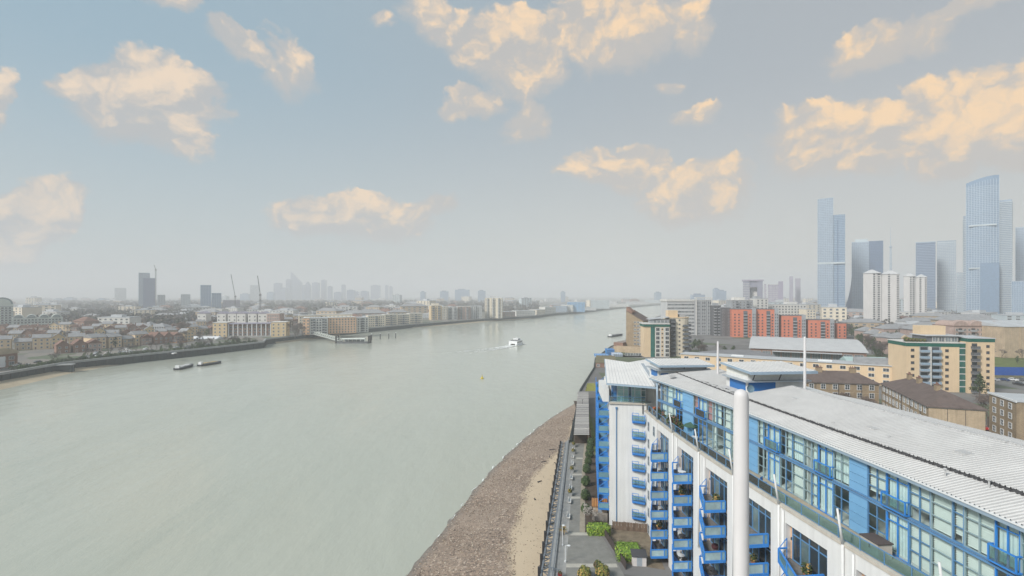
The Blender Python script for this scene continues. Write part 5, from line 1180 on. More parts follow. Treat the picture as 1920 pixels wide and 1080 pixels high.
# ------------------------------------------------------------------ generic flats helper
def flats(xa, xb, yt, d, label, wm, roofm=None, rows=None, cols=None, dep=16, ww=1.5, wh=1.5, fm=None, gm_=None, style='cross', rz=0.0, base=0.0, name='apartment_block', cat='apartment block', group=None, bal=0, side='', roof='flat', rise=3.0, extra=None):
    A = ((xa - CX) / F * d, d); B = ((xb - CX) / F * (d + rz), d + rz)
    if d > 1200: A, B = facing(A, B)
    o, w = root(name, label, cat, A, B, base, group); h = CH - (yt - HY) / F * d - base
    pbox(o, 'wall', wm, -w / 2, w / 2, 0, dep, 0, h)
    if roof == 'flat': pbox(o, 'roof', roofm or m_flat, -w / 2 - .25, w / 2 + .25, -.25, dep + .25, h, h + .5)
    else: hip(o, -w / 2, w / 2, 0, dep, h + .22, rise, roofm or m_tileg, .4, roof == 'gable')
    rows = rows if rows is not None else int((h - 1.2) / 2.95); cols = cols if cols is not None else max(1, int(w / 3.6))
    if rows and cols: win_grid(o, 'f', cols, rows, 1.0, (h - 1.0) / max(1, rows), ww, wh, w, dep, fm, gm_, style, min(2.2, w * .2))
    if 'l' in side: win_grid(o, 'l', max(2, int(dep / 5)), rows, 1.0, (h - 1.0) / max(1, rows), ww, wh, w, dep, fm, gm_, style, 2.4)
    if bal:
        me = balc_mesh(min(3.2, round(w / bal * .6, 1)), 1.4, m_lgrey, m_ggrey)
        for i in range(bal):
            for k in range(rows): ob('balcony', me, o, (-w / 2 + w * (i + .5) / bal, -.12, .6 + (h - 1.0) / rows * k))
    if extra: extra(o, w, h, dep)
    return o, w, h
def top_box(frac0, frac1, hh, m):
    def f(o, w, h, dep): pbox(o, 'plant_room', m, -w / 2 + w * frac0, -w / 2 + w * frac1, dep * .3, dep * .8, h + .5, h + .5 + hh)
    return f
# white and grey slabs behind the orange blocks
flats(1372, 1412, 563, 600, 'grey and white slab rising behind the first orange block', m_ggrey, m_offw, fm=m_offw, extra=top_box(.2, .7, 3, m_offw), bal=2)
flats(1418, 1440, 560, 610, 'white-walled slab between the two taller orange blocks', m_offw, fm=m_ggrey, extra=top_box(.1, .5, 2.5, m_ggrey))
flats(1447, 1512, 571, 620, 'long off-white flats with many small windows behind the orange blocks', m_offw, fm=m_ggrey, extra=top_box(.5, .8, 2.5, m_offw)); flats(1512, 1530, 580, 600, 'cream stair tower behind the last orange block', m_cream2)
# dark grey flats and office slabs by the river
flats(1337, 1352, 573, 533, 'dark grey riverside flats with rows of pale balconies', m_dgrey, m_ggrey, bal=2, extra=top_box(.1, .9, 2, m_ggrey)); flats(1353, 1370, 577, 528, 'dark slate flats touching the first orange block', m_dgrey, m_ggrey, fm=m_lgrey)
o, w, h = flats(1251, 1304, 566, 545, 'pale grey office slab with a white roof band', m_lgrey, m_offw, 9, 8, 24, 3.6, 1.6, m_offw, m_wglass2, 'bars'); pbox(o, 'roof_band', m_offw, -w / 2 - .8, w / 2 + .8, -.8, 24.6, h + .5, h + 2.6)
o, w, h = flats(1305, 1334, 563, 540, 'grey office tower with vertical fins and a white frame', m_ggrey, m_offw, 10, 3, 24, 4.0, 1.5, m_lgrey, m_wglass2, 'bars')
for i in range(9): pbox(o, 'fin', m_lgrey, -w / 2 + w * i / 8 - .15, -w / 2 + w * i / 8 + .15, -.6, -.12, 0, h)
for s in (-1, 1): pbox(o, 'corner_frame', m_offw, s * w / 2 - .6, s * w / 2 + .6, -1.2, -.62, 0, h + 2)
pbox(o, 'roof_frame', m_offw, -w / 2 - .6, w / 2 + .6, -1.2, 3, h + 2, h + 3)
# brown stepped brick tower by the river
A = P(1174, 657); o, w = root('stepped_brick_tower', 'brown brick riverside tower with a steep slanting top and side balconies', 'apartment tower', A, (97.5, 384)); b = MB()
b.prism([(-w / 2, 0), (w / 2, 0), (w / 2, 17), (-w / 2, 17)], 0, [30.0, 22.5, 22.5, 30.0]); b.build('wall', m_brown, o)
b = MB(); b.prism([(-w / 2, .5), (-w / 2 + 4.5, .5), (-w / 2 + 4.5, 7), (-w / 2, 7)], 28, [33, 29.5, 29.5, 33]); b.build('slanting_crown', m_redbrick, o)
b = MB(); b.prism([(-w / 2 - .2, -.2), (w / 2 + .2, -.2), (w / 2 + .2, 17.2), (-w / 2 - .2, 17.2)], [30.0, 22.4, 22.4, 30.0], [30.3, 22.7, 22.7, 30.3]); b.build('roof', m_tileb, o)
win_grid(o, 'f', 3, 8, 2.0, 2.7, 1.5, 1.2, w, 17, m_offw, m_wglass2, 'plain', x_at=[w * .02, w * .2, w * .36]); me = balc_mesh(2.6, 1.3, m_offw, m_ggrey)
for k in range(9): ob('balcony', me, o, (-w / 2 - .02, 6, 2 + 2.9 * k), -pi / 2); ob('balcony', me, o, (w / 2 - 1.5, -.02, 2 + 2.4 * k)) if k < 8 else None
pbox(o, 'podium', m_redbrick, -w / 2 - 7.5, -w / 2 - .02, -6, 14, 0, 6.3); pbox(o, 'podium_front', m_tanbrick, -w / 2 - 4, w / 2 + 3, -14, -6.1, 0, 4.0)
# blue tarpaulined quay buildings and the brick quay block
for (xa, xb, yt, d, lab, m_) in ((1118, 1141, 667, 348, 'low quay shed wrapped in pale blue sheeting at the water edge', mat('blue_sheeting', (.16, .32, .58), .4, .3, .7)), (1139, 1152, 657, 362, 'small quay building under bright blue tarpaulin', mat('blue_tarpaulin', (.05, .22, .52), .4, .3, .7)), (1151, 1168, 665, 352, 'low quay shed with a white and blue sheeted front', mat('pale_sheeting', (.50, .58, .70), .3, .3, .7))):
    o, w, h = flats(xa, xb, yt, d, lab, m_, m_, 0, 0, 9, name='quay_shed', cat='shed'); 
    for i in range(5): pbox(o, 'scaffold_pole', m_steel, -w / 2 + w * i / 4 - .06, -w / 2 + w * i / 4 + .06, -.4, -.28, 0, h + 1)
    pbox(o, 'scaffold_rail', m_steel, -w / 2, w / 2, -.42, -.3, h * .55, h * .55 + .1)
o, w = root('brick_quay_block', 'low brown brick quay building with a mossy flat roof', 'building', (48.5, 300), (60, 298)); pbox(o, 'wall', m_redbrick, -w / 2, w / 2, 0, 36, 0, 2.6); pbox(o, 'roof', mat('mossy_roof', (.17, .15, .09), .35, .3, .95), -w / 2 - .2, w / 2 + .2, -.2, 36.2, 2.6, 2.8); win_grid(o, 'f', 3, 1, .6, 1, 1.4, 1.2, w, 36)
flats(1168, 1206, 671, 350, 'red-brown low brick building between the quay sheds and the green-banded tower', m_redbrick, m_tileb, 1, 6, 12, name='brick_building', cat='building')
# cream towers with green band, round balconied tower
o, w = root('green_band_tower', 'narrow cream tower with green top band and white framed windows', 'apartment tower', ((1208 - CX) / F * 350, 350), ((1256 - CX) / F * 349, 349)); h = 20.6; X = lambda px: (px - 1208) / 48 * w - w / 2
pbox(o, 'wall', m_cream, -w / 2, w / 2, 0, 14, 0, h); pbox(o, 'roof_band', m_green, -w / 2 - .5, w / 2 + .02, -.6, 14.2, h, h + 1.6); pbox(o, 'roof', m_offw, -w / 2 - .8, w / 2 + .02, -.9, 14.4, h + 1.6, h + 2.1); pbox(o, 'green_strip', m_gglass, X(1220), X(1228), -.1, .2, 0, h)
pbox(o, 'white_frame', m_offw, X(1228.5), X(1255), -.35, .1, 0, h - .4)
for c, (xa, xb) in enumerate(((1229.5, 1237), (1239.5, 1244), (1247, 1254.5))):
    for k in range(7):
        if c == 1: pbox(o, 'cream_panel', m_cream, X(xa), X(xb), -.4, -.36, .4 + 2.85 * k, 2.9 + 2.85 * k); ob('window', wmesh(.8, .8, m_tileb, m_wglass, 'plain'), o, ((X(xa) + X(xb)) / 2, -.4, 1.3 + 2.85 * k))
        else: ob('window', wmesh(2.2, 2.0, m_offw, m_wglass, 'bars'), o, ((X(xa) + X(xb)) / 2, -.37, .6 + 2.85 * k))
pbox(o, 'penthouse', m_ggrey, X(1222), w / 2, 3, 12, h + 2.1, h + 4.6); b = MB(); b.prism([(X(1219), 2), (w / 2 + .3, 2), (w / 2 + .3, 13), (X(1219), 13)], [h + 4.6, h + 6.2, h + 6.2, h + 4.6], [h + 4.9, h + 6.5, h + 6.5, h + 4.9]); b.build('penthouse_roof', m_flat, o); win_grid(o, 'f', 4, 1, h + 2.4, 1, 1.8, 1.8, w, 14, m_offw, m_wglass2, 'bars', y=3, x_at=[X(1230), X(1237), X(1244), X(1251)])
o = thing('round_cream_tower', 'cream tower with a rounded corner and stacked grey balconies', 'apartment tower', (115.0, 354, 0)); w = 15
b = MB(); pts = [(-7.6, 14), (-7.6, 0), (1.5, 0)] + [(1.5 + 6 * sin(a), 6 - 6 * cos(a)) for a in (.3, .6, .9, 1.2, 1.5)] + [(7.5, 14)]; b.prism(pts, 0, 26.2); b.build('wall', m_cream2, o); b = MB(); b.prism([(x * 1.04, y * 1.03 - .3) for x, y in pts], 26.2, 26.7); b.build('roof', m_cream, o)
pbox(o, 'stair_tower', m_cream, -7.2, -.6, 3, 9, 26.7, 31.3); pbox(o, 'roof_plant', m_ggrey, .8, 4.8, 4, 9, 26.7, 28.6); pbox(o, 'glass_strip', m_dgrey, -6.8, -3.0, -.12, .1, 0, 25.6)
me = balc_mesh(3.2, 1.5, m_ggrey, m_dgrey)
for k in range(9): ob('balcony', me, o, (-4.9, -.12, .6 + 2.85 * k)); ob('window', wmesh(.9, .9, m_tileb, m_wglass2, 'plain'), o, (-.4, -.02, 1.4 + 2.85 * k))
for k in range(8):
    b = MB(); b.prism([(1.5, -1.4), (1.5, 0), (7.6, 6), (7.6, 12), (9.2, 12), (9.2, 4), (6.0, -.6)], .5 + 2.85 * k, .7 + 2.85 * k); b.build('curved_balcony', m_dgrey, o); b = MB(); b.strip([(1.5, -1.4, .7 + 2.85 * k), (6.0, -.6, .7 + 2.85 * k), (9.2, 4, .7 + 2.85 * k), (9.2, 12, .7 + 2.85 * k)], [(1.5, -1.4, 1.75 + 2.85 * k), (6.0, -.6, 1.75 + 2.85 * k), (9.2, 4, 1.75 + 2.85 * k), (9.2, 12, 1.75 + 2.85 * k)]); b.build('curved_rail', m_steel, o)
# ------------------------------------------------------------------ pinkish estate along the road, brick arcade block, tan hall
for i, (xa, xb, ye, d, lab) in enumerate(((1621, 1645, 622, 470, 'smallest pink-brick gabled house at the far end of the row'), (1640, 1662, 628, 430, 'pink-brick gabled house with a bare tree in front'), (1655, 1690, 634, 395, 'pink-brick gabled house in the middle of the row'), (1677, 1718, 636, 360, 'pale pink-brick gabled house with paired windows beside the blue hoarding'), (1722, 1762, 636, 372, 'grey-pink gabled house rising behind the cream block'), (1760, 1800, 634, 380, 'grey-pink gabled house beside the brick arcade block'))):
    o, w, h = flats(xa, xb, ye, d, lab, m_pinkbrick, m_tileg, 3, 4, 14, 1.4, 1.4, m_offw, m_wglass2, 'cross', roof='flat', name='gabled_house', cat='house'); b = MB(); b.prism([(-w / 2, -.1), (w / 2, -.1), (0, -.1 + .001)], h, h + .01); hip(o, -w / 2, w / 2, 0, 14, h + .72, 3.6, m_tileg, .5)
    b = MB(); g0 = -w * .22; g1 = w * .22; b.v += [(g0, -.6, 0), (g1, -.6, 0), (g1, -.6, h + .6), (0, -.6, h + 3), (g0, -.6, h + .6), (g0, 1, 0), (g1, 1, 0), (g1, 1, h + .6), (0, 1, h + 3), (g0, 1, h + .6)]; b.f += [(0, 1, 2, 3, 4), (1, 6, 7, 2), (2, 7, 8, 3), (3, 8, 9, 4), (4, 9, 5, 0)]; b.m += [0] * 5; b.build('front_gable', m_tanbrick, o); win_grid(o, 'f', 2, 3, 1.2, 3.0, 1.3, 1.4, w, 14, m_offw, m_wglass2, 'cross', y=-.6, x_at=[-w * .1, w * .1])
flats(1657, 1748, 617, 480, 'long grey-roofed row with a strip of dark windows', m_pinkbrick, m_tileg, 2, 14, 14, 3.0, 1.5, m_offw, m_wglass, 'bars', roof='hip', rise=4, name='terrace_row', cat='terrace'); flats(1697, 1770, 603, 560, 'grey hip-roofed row at the foot of the paler white tower', m_lgrey, m_tileg, 2, 10, 14, roof='hip', rise=4, name='terrace_row', cat='terrace')
o, w, h = flats(1788, 1886, 612, 362, 'pink brick block with arched gables and dark balconies', m_pinkbrick, m_tiler, 6, 12, 18, 1.5, 1.5, m_offw, m_wglass, 'cross', bal=4, name='arcade_block')
for x in (-w * .36, -w * .05, w * .28): b = MB(); n_ = 8; A_ = [(x + 5.2 * cos(pi * i / n_), -.4, h + .4 + 3.4 * sin(pi * i / n_)) for i in range(n_ + 1)]; b.v += A_ + [(a[0], 16, a[2]) for a in A_]; b.f += [tuple(range(n_, -1, -1))] + [(i, i + 1, n_ + 2 + i, n_ + 1 + i) for i in range(n_)]; b.m += [0] * (n_ + 1); b.build('arched_gable', m_pinkbrick, o)
o, w, h = flats(1884, 2010, 613, 345, 'plain tan brick hall with a shallow pale roof', m_tanbrick, m_flat, 0, 0, 40, roof='gable', rise=3.2, name='brick_hall', cat='hall'); pbox(o, 'pilaster', m_tanbrick, -w / 2 + 10, -w / 2 + 10.6, -.4, -.02, 0, h); pbox(o, 'door', m_dgrey, 2, 6, -.1, -.02, 0, 4)
# hoardings
def hoarding(A, B, h, label, m, n):
    o, w = root('hoarding', label, 'hoarding', A, B)
    for i in range(n): pbox(o, 'panel', m, -w / 2 + w * i / n + .03, -w / 2 + w * (i + 1) / n - .03, -.04 - .02 * (i % 2), .04, .1, h)
    pbox(o, 'rail', m_steel, -w / 2, w / 2, .05, .12, h - .3, h - .2)
hoarding((287, 402), (219, 284), 2.6, 'dark blue hoarding running along the road past the pink houses', mat('navy_hoarding', (.035, .075, .20), .15, .4, .7), 30); hoarding((249, 271), (290, 266), 4.4, 'bright blue hoarding in front of the rough grass', m_hoard, 16)
o = tag(sheet([(262, 290), (300, 285), (390, 350), (345, 352), (300, 345)], .03, 'rough_grass', mat('rough_grass', (.11, .14, .04), .45, .12, .95)), kind='structure'); sheet([(225, 225), (330, 215), (340, 262), (232, 266)], .025, 'car_park', mat('car_park_asphalt', (.17, .17, .165), .2, .2, .9)); sheet([(236, 258), (300, 252), (302, 268), (240, 272)], .035, 'verge', mat('scrub_verge', (.14, .125, .06), .4, .2, .95))
# road beside the blue hoarding
sheet([(222, 268), (214, 270), (300, 425), (330, 520), (340, 520), (311, 420)], .02, 'road', mat('road_asphalt', (.075, .076, .08), .2, .2, .9)); sheet([(128, 130), (140, 128), (146, 175), (140, 235), (132, 235), (138, 178)], .02, 'road', MATS['road_asphalt'])
# ================================================================== TALL TOWERS IN THE HAZE
def bands(o, w, d, z0, z1, dz, out, th, m, name='floor_bands'):
    b = MB(); z = z0
    while z < z1 - th: b.box(-w / 2 - out, w / 2 + out, -out, d + out, z, z + th); z += dz
    return tag(b.build(name, m, o), kind='stuff')
def fins(o, w, d, z0, z1, n, out, th, m, name='mullions', sides=True):
    b = MB()
    for i in range(n + 1):
        x = -w / 2 + w * i / n; b.box(x - th / 2, x + th / 2, -out, -.02, z0, z1)
    if sides:
        k = max(3, int(n * d / w))
        for i in range(1, k): y = d * i / k; b.box(-w / 2 - out, -w / 2 - .02, y - th / 2, y + th / 2, z0, z1); b.box(w / 2 + .02, w / 2 + out, y - th / 2, y + th / 2, z0, z1)
    return tag(b.build(name, m, o), kind='stuff')
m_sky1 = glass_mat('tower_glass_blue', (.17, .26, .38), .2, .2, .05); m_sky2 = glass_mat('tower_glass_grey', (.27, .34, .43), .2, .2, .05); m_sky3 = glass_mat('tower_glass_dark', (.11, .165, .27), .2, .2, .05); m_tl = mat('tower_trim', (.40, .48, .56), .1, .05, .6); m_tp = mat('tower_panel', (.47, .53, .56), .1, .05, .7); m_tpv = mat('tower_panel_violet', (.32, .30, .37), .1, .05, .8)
def tower(xa, xb, yt, d, label, gl, dep=None, trim=None, fl=3.4, nf=9, base=0.0, fin=True, cap=2.0, name='glass_tower', slant=0.0, th=.7, out=.35):
    A = ((xa - CX) / F * d, d); B = ((xb - CX) / F * d, d); A, B = facing(A, B); o, w = root(name, label, 'tower', A, B, base); h = CH - (yt - HY) / F * d - base; dep = dep or w * .7
    b = MB(); b.prism([(-w / 2, 0), (w / 2, 0), (w / 2, dep), (-w / 2, dep)], 0, [h, h + slant, h + slant, h]); b.build('shaft', gl, o); bands(o, w, dep, 4, h - 3, fl, out, th, trim or m_tl)
    if fin: fins(o, w, dep, 0, h, nf, out * .8, .5, trim or m_tl)
    if cap: b = MB(); b.prism([(-w / 2 - .3, -.3), (w / 2 + .3, -.3), (w / 2 + .3, dep + .3), (-w / 2 - .3, dep + .3)], [h, h + slant, h + slant, h], [h + cap, h + slant + cap, h + slant + cap, h + cap]); b.build('crown', trim or m_tl, o)
    return o, w, h, dep
# slim twin-slab tower
o, w, h, dep = tower(1533, 1562, 373, 1030, 'tallest slim blue-grey twin slab tower, taller half with slanted top', m_sky2, 34, slant=1.2, nf=7, fin=True, cap=.8)
pbox(o, 'lower_slab', m_sky1, w / 2 + .3, w / 2 + 20, 2, 32, 0, CH + (HY - 404) / F * 1030); b = MB(); z = 4
while z < 198: b.box(w / 2 + .6, w / 2 + 20.4, 1.6, 32.4, z, z + .7); z += 3.4
tag(b.build('lower_bands', m_tl, o), kind='stuff'); pbox(o, 'plant_band', m_tp, -w / 2 - .6, w / 2 + 20.6, -.7, 33, CH + (HY - 495) / F * 1030, CH + (HY - 493) / F * 1030 + 1.5); pbox(o, 'slab_joint', m_sky3, w / 2 + 7, w / 2 + 8.5, 1.3, 1.9, 0, 190)
# tower with flared foot
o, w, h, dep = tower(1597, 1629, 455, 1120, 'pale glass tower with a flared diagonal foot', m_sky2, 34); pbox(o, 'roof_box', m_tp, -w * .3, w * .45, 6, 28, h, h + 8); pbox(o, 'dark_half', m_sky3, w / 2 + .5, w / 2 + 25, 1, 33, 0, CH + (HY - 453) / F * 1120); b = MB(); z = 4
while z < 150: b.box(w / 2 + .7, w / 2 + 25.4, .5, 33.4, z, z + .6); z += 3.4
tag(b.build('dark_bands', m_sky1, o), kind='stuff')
b = MB(); n = 10
for i in range(n):
    t0, t1 = i / n, (i + 1) / n; f = lambda t: 17 * (1 - t) ** 2; z0, z1 = 95 * t0, 95 * t1; x0, x1 = -w / 2 - f(t0), -w / 2 - f(t1)
    b.quad([(x0, .5, z0), (-w / 2, .5, z0), (-w / 2, .5, z1), (x1, .5, z1)]); b.quad([(x0, 30, z0), (x0, .5, z0), (x1, .5, z1), (x1, 30, z1)])
b.build('flared_foot', m_sky3, o)
tower(1717, 1754, 455, 1090, 'dark blue glass tower with pale balcony stripes', m_sky3, 36, nf=5, fin=False); tower(1757, 1792, 453, 1130, 'pale green-grey tower touching the dark blue one', m_tp, 34, m_sky2, nf=9, th=1.2); tower(1794, 1812, 512, 1000, 'low pale block at the foot of the tallest curved-top tower', m_tp, 20, m_sky2, cap=1)
# tallest curved-top tower
d = 950; A = ((1811 - CX) / F * d, d); B = ((1873 - CX) / F * d, d); A, B = facing(A, B); o, w = root('curved_top_tower', 'very tall blue tower with a curved top and striped lower wing', 'tower', A, B); n = 12; b = MB(); pts = []
h0, h1 = CH + (HY - 341) / F * d, CH + (HY - 331) / F * d
tops = [h0 + (h1 - h0) * sin(pi / 2 * i / n) for i in range(n + 1)]; bow = lambda t: -5 * sin(pi * t)
for i in range(n): x0, x1 = -w / 2 + w * i / n, -w / 2 + w * (i + 1) / n; b.prism([(x0, bow(i / n)), (x1, bow((i + 1) / n)), (x1, 34), (x0, 34)], 0, [tops[i], tops[i + 1], tops[i + 1], tops[i]])
b.build('shaft', m_sky1, o); b = MB(); z = 6
while z < 242:
    for i in range(n): x0, x1 = -w / 2 + w * i / n, -w / 2 + w * (i + 1) / n; b.quad([(x0, bow(i / n) - .4, z), (x1, bow((i + 1) / n) - .4, z), (x1, bow((i + 1) / n) - .4, z + .9), (x0, bow(i / n) - .4, z + .9)]); b.quad([(x0, bow(i / n) - .4, z + .9), (x1, bow((i + 1) / n) - .4, z + .9), (x1, bow((i + 1) / n), z + .9), (x0, bow(i / n), z + .9)])
    z += 3.3
tag(b.build('floor_bands', m_tl, o), kind='stuff'); b = MB()
for i in range(n + 1): x = -w / 2 + w * i / n; b.box(x - .4, x + .4, bow(i / n) - .7, bow(i / n) - .1, 0, tops[min(i, n)] - 6)
tag(b.build('mullions', m_tl, o), kind='stuff')
for z in (CH + (HY - 424) / F * d, CH + (HY - 504) / F * d): pbox(o, 'plant_band', m_tp, -w * .42, w * .42, -5.8, -4.8, z, z + 2.5)
pbox(o, 'striped_wing', m_sky2, w / 2 + .4, w / 2 + 17, 3, 36, 0, CH + (HY - 378) / F * d); b = MB(); z = 4
while z < 210: b.box(w / 2 + .2, w / 2 + 18, 1.8, 37, z, z + 1.1); z += 3.3
tag(b.build('balcony_stripes', m_tp, o), kind='stuff'); pbox(o, 'side_wing', m_sky2, -w / 2 - 4, -w / 2 - .3, 4, 30, 0, CH + (HY - 402) / F * d); b = MB(); z = 4
while z < 185: b.box(-w / 2 - 5, -w / 2 - .2, 3, 30.5, z, z + 1.0); z += 3.3
tag(b.build('side_stripes', m_tp, o), kind='stuff'); pbox(o, 'dark_podium_tower', m_sky1, -w * .07, w * .5, -16, -6.2, 0, CH + (HY - 493) / F * (d - 12))
tower(1904, 1946, 427, 1000, 'rounded pale tower at the end of the skyline, with vertical ribs', m_sky2, 34, nf=14, fin=True); tower(1897, 1925, 528, 880, 'squat blue office block below the ribbed tower', m_sky1, 30, cap=1)
# transmitter mast
mx = (1670 - CX) / F * 1060; o = thing('transmitter_mast', 'thin lattice transmitter mast rising between the white tower and the blue ones', 'mast', (mx, 1060, 0)); b = MB(); zt = CH + (HY - 424) / F * 1060; zm = CH + (HY - 465) / F * 1060
for s in range(4): a = s * pi / 2 + .78; b.tube((3.0 * cos(a), 3.0 * sin(a), 0), (1.3 * cos(a), 1.3 * sin(a), zm), .55, .45, 4)
for k in range(24): z = zm * k / 24; r0 = 3.0 - 1.7 * k / 24; b.bar((-r0 * .7, -r0 * .7, z), (r0 * .7, -r0 * .7, z + zm / 24), .4); b.bar((r0 * .7, -r0 * .7, z), (-r0 * .7, -r0 * .7, z + zm / 24), .4)
b.build('lattice', m_tl, o); b = MB(); b.tube((0, 0, zm), (0, 0, zt), .55, .2, 6); b.build('spire', m_tl, o); b = MB(); b.lathe([(.5, zm), (2.6, zm + 1), (2.6, zm + 3), (.5, zm + 4)], 8); b.build('platform', m_tl, o)
# white council towers
m_ctw = mat('white_tower_concrete', (.60, .585, .575), .06, .08, .85, streak=.12)
def council(xa, xb, ytop, d, label):
    A = ((xa - CX) / F * d, d); B = ((xb - CX) / F * d, d); A, B = facing(A, B); o, w = root('white_tower_block', label, 'tower block', A, B); h = CH + (HY - ytop) / F * d - 5
    pbox(o, 'left_slab', m_ctw, -w / 2, -w * .12, 0, 16, 0, h); pbox(o, 'right_slab', m_ctw, w * .0, w / 2, 4, 20, 0, h - 1.5); pbox(o, 'core', m_ctw, -w * .12, 0, 2, 14, 0, h + 1)
    for (x0, x1, y0, y1, hh) in ((-w / 2, -w * .02, 0, 16, h), (0.02, w / 2, 4, 20, h - 1.5)): hip(o, x0, x1, y0, y1, hh + .25, 5, m_lgrey, .8)
    rows = int(h / 2.9)
    for x, y, wd in ((-w * .19, 0, 2.0), (-w * .06, 2, 2.0), (w * .22, 4, 2.0)):
        for k in range(rows): ob('window', wmesh(wd, 1.6, m_dgrey, m_wglass, 'plain'), o, (x, y - .03, 1.3 + 2.9 * k))
    for k in range(rows): ob('balcony', balc_mesh(2.6, 1.0, m_lgrey, m_ctw), o, (w / 2 - 1.6, 4 - .02, .7 + 2.9 * k))
council(1618, 1686, 505, 675, 'white concrete tower block, the wider of two, with window strips'); council(1694, 1738, 512, 800, 'white concrete tower block, the narrower one, beside the dark blue tower')
# distant office cluster north
m_port = mat('portal_violet', (.235, .24, .30), .1, .1, .8)
d = 1100; A = ((1391 - CX) / F * d, d); B = ((1431 - CX) / F * d, d); A, B = facing(A, B); o, w = root('portal_building', 'grey portal-shaped office block with an open middle', 'office block', A, B); h = CH + (HY - 527) / F * d; pbox(o, 'left_leg', m_port, -w / 2 + 2, -w * .13, 0, 24, 0, h); pbox(o, 'right_leg', m_port, w * .22, w / 2 - 1, 0, 24, 0, h); pbox(o, 'bridge', m_port, -w * .13, w * .22, 2, 22, h * .82, h); pbox(o, 'roof', m_tpv, -w / 2, w / 2 + .5, -1, 25, h + .01, h + 3); pbox(o, 'infill', m_offw, -w * .13 + .1, w * .22 - .1, 14, 20, 0, h * .815)
b = MB(); z = 4
while z < h - 3: b.box(-w / 2 + 1.6, -w * .13 - .2, -.4, -.02, z, z + 1); z += 3.6
tag(b.build('floor_bands', m_lgrey, o), kind='stuff')
o, w, h, dep = tower(1440, 1468, 534, 900, 'violet-grey slab with a taller stair shaft', m_tpv, 18, m_lgrey, 3.2, 5, cap=1, name='slab_tower'); pbox(o, 'stair_shaft', m_tpv, w * .2, w / 2 + .2, -.6, 10, 0, h + 6)
tower(1433, 1437, 533, 905, 'thin violet shaft standing alone beside the slab', m_tpv, 6, m_lgrey, 6, 2, cap=.5, name='slab_tower', out=.2); tower(1480, 1487, 518, 1900, 'slim far tower, the taller of a hazy pair', m_tpv, 18, m_tpv, 5, 3, cap=0); tower(1491, 1501, 522, 1950, 'broader far tower of a hazy pair', m_tpv, 20, m_tpv, 5, 3, cap=0)
# ================================================================== WEST BANK
# arched white quay building and its domed tower
def barrel(o, x0, x1, y0, y1, z, m, name, n=8):
    b = MB(); r = (x1 - x0) / 2; c = (x0 + x1) / 2; A_ = [(c + r * cos(pi * i / n), y0, z + r * .85 * sin(pi * i / n)) for i in range(n + 1)]; b.v += A_ + [(a[0], y1, a[2]) for a in A_]; b.f += [tuple(range(n, -1, -1)), tuple(range(n + 1, 2 * n + 2))] + [(i, i + 1, n + 2 + i, n + 1 + i) for i in range(n)]; b.m += [0] * (n + 2); return b.build(name, m, o)
m_quayw = mat('quay_white', (.58, .62, .58), .08, .1, .8); m_arch = mat('arch_glass', (.22, .27, .29), .2, .2, .3)
d = 650; A = ((29 - CX) / F * d, d); B = ((124 - CX) / F * d, d - 8); A, B = facing(A, B); o, w = root('arched_quay_building', 'long pale building with four round glazed arches along its roof', 'apartment block', A, B, LZ); pbox(o, 'wall', m_quayw, -w / 2, w / 2, 0, 18, 0, 14.5)
for i in range(4):
    x0 = -w / 2 + w * (i + .09) / 4; x1 = -w / 2 + w * (i + .91) / 4; barrel(o, x0, x1, -.4, 18.4, 14.5, m_quayw, 'barrel_vault'); barrel(o, x0 + 1, x1 - 1, -.6, .2, 14.6, m_arch, 'arch_window')
    for k in range(2): pbox(o, 'arch_transom', m_quayw, x0 + 2.5, x1 - 2.5, -.75, -.62, 15.8 + k * 2.2, 16.2 + k * 2.2)
win_grid(o, 'f', 14, 4, 1.2, 3.3, 2.0, 1.6, w, 18, m_quayw, m_wglass, 'cross', 3); pbox(o, 'dark_cornice', m_ggrey, -w / 2 - .2, w / 2 + .2, -.5, -.06, 9.9, 10.4)
A = ((-16 - CX) / F * d, d); B = ((25 - CX) / F * d, d); A, B = facing(A, B); o, w = root('domed_tower', 'tall pale tower with a round barrel top beside the arched building', 'apartment tower', A, B, LZ); hh = CH - (570 - HY) / F * d - LZ; pbox(o, 'wall', m_quayw, -w / 2, w / 2, 0, 20, 0, hh); barrel(o, -w / 2, w / 2, 0, 20, hh, m_arch, 'barrel_top', 12); barrel(o, -w / 2 + 2, w / 2 - 2, -.4, -.02, hh, m_quayw, 'barrel_rim', 12)
for k in range(9): pbox(o, 'floor_band', m_ggrey, -w / 2 - .2, w / 2 + .2, -.4, -.02, 3 + 3.1 * k, 3.9 + 3.1 * k)
win_grid(o, 'f', 5, 9, 1.0, 3.1, 2.2, 1.4, w, 20, m_quayw, m_wglass, 'plain', 3)
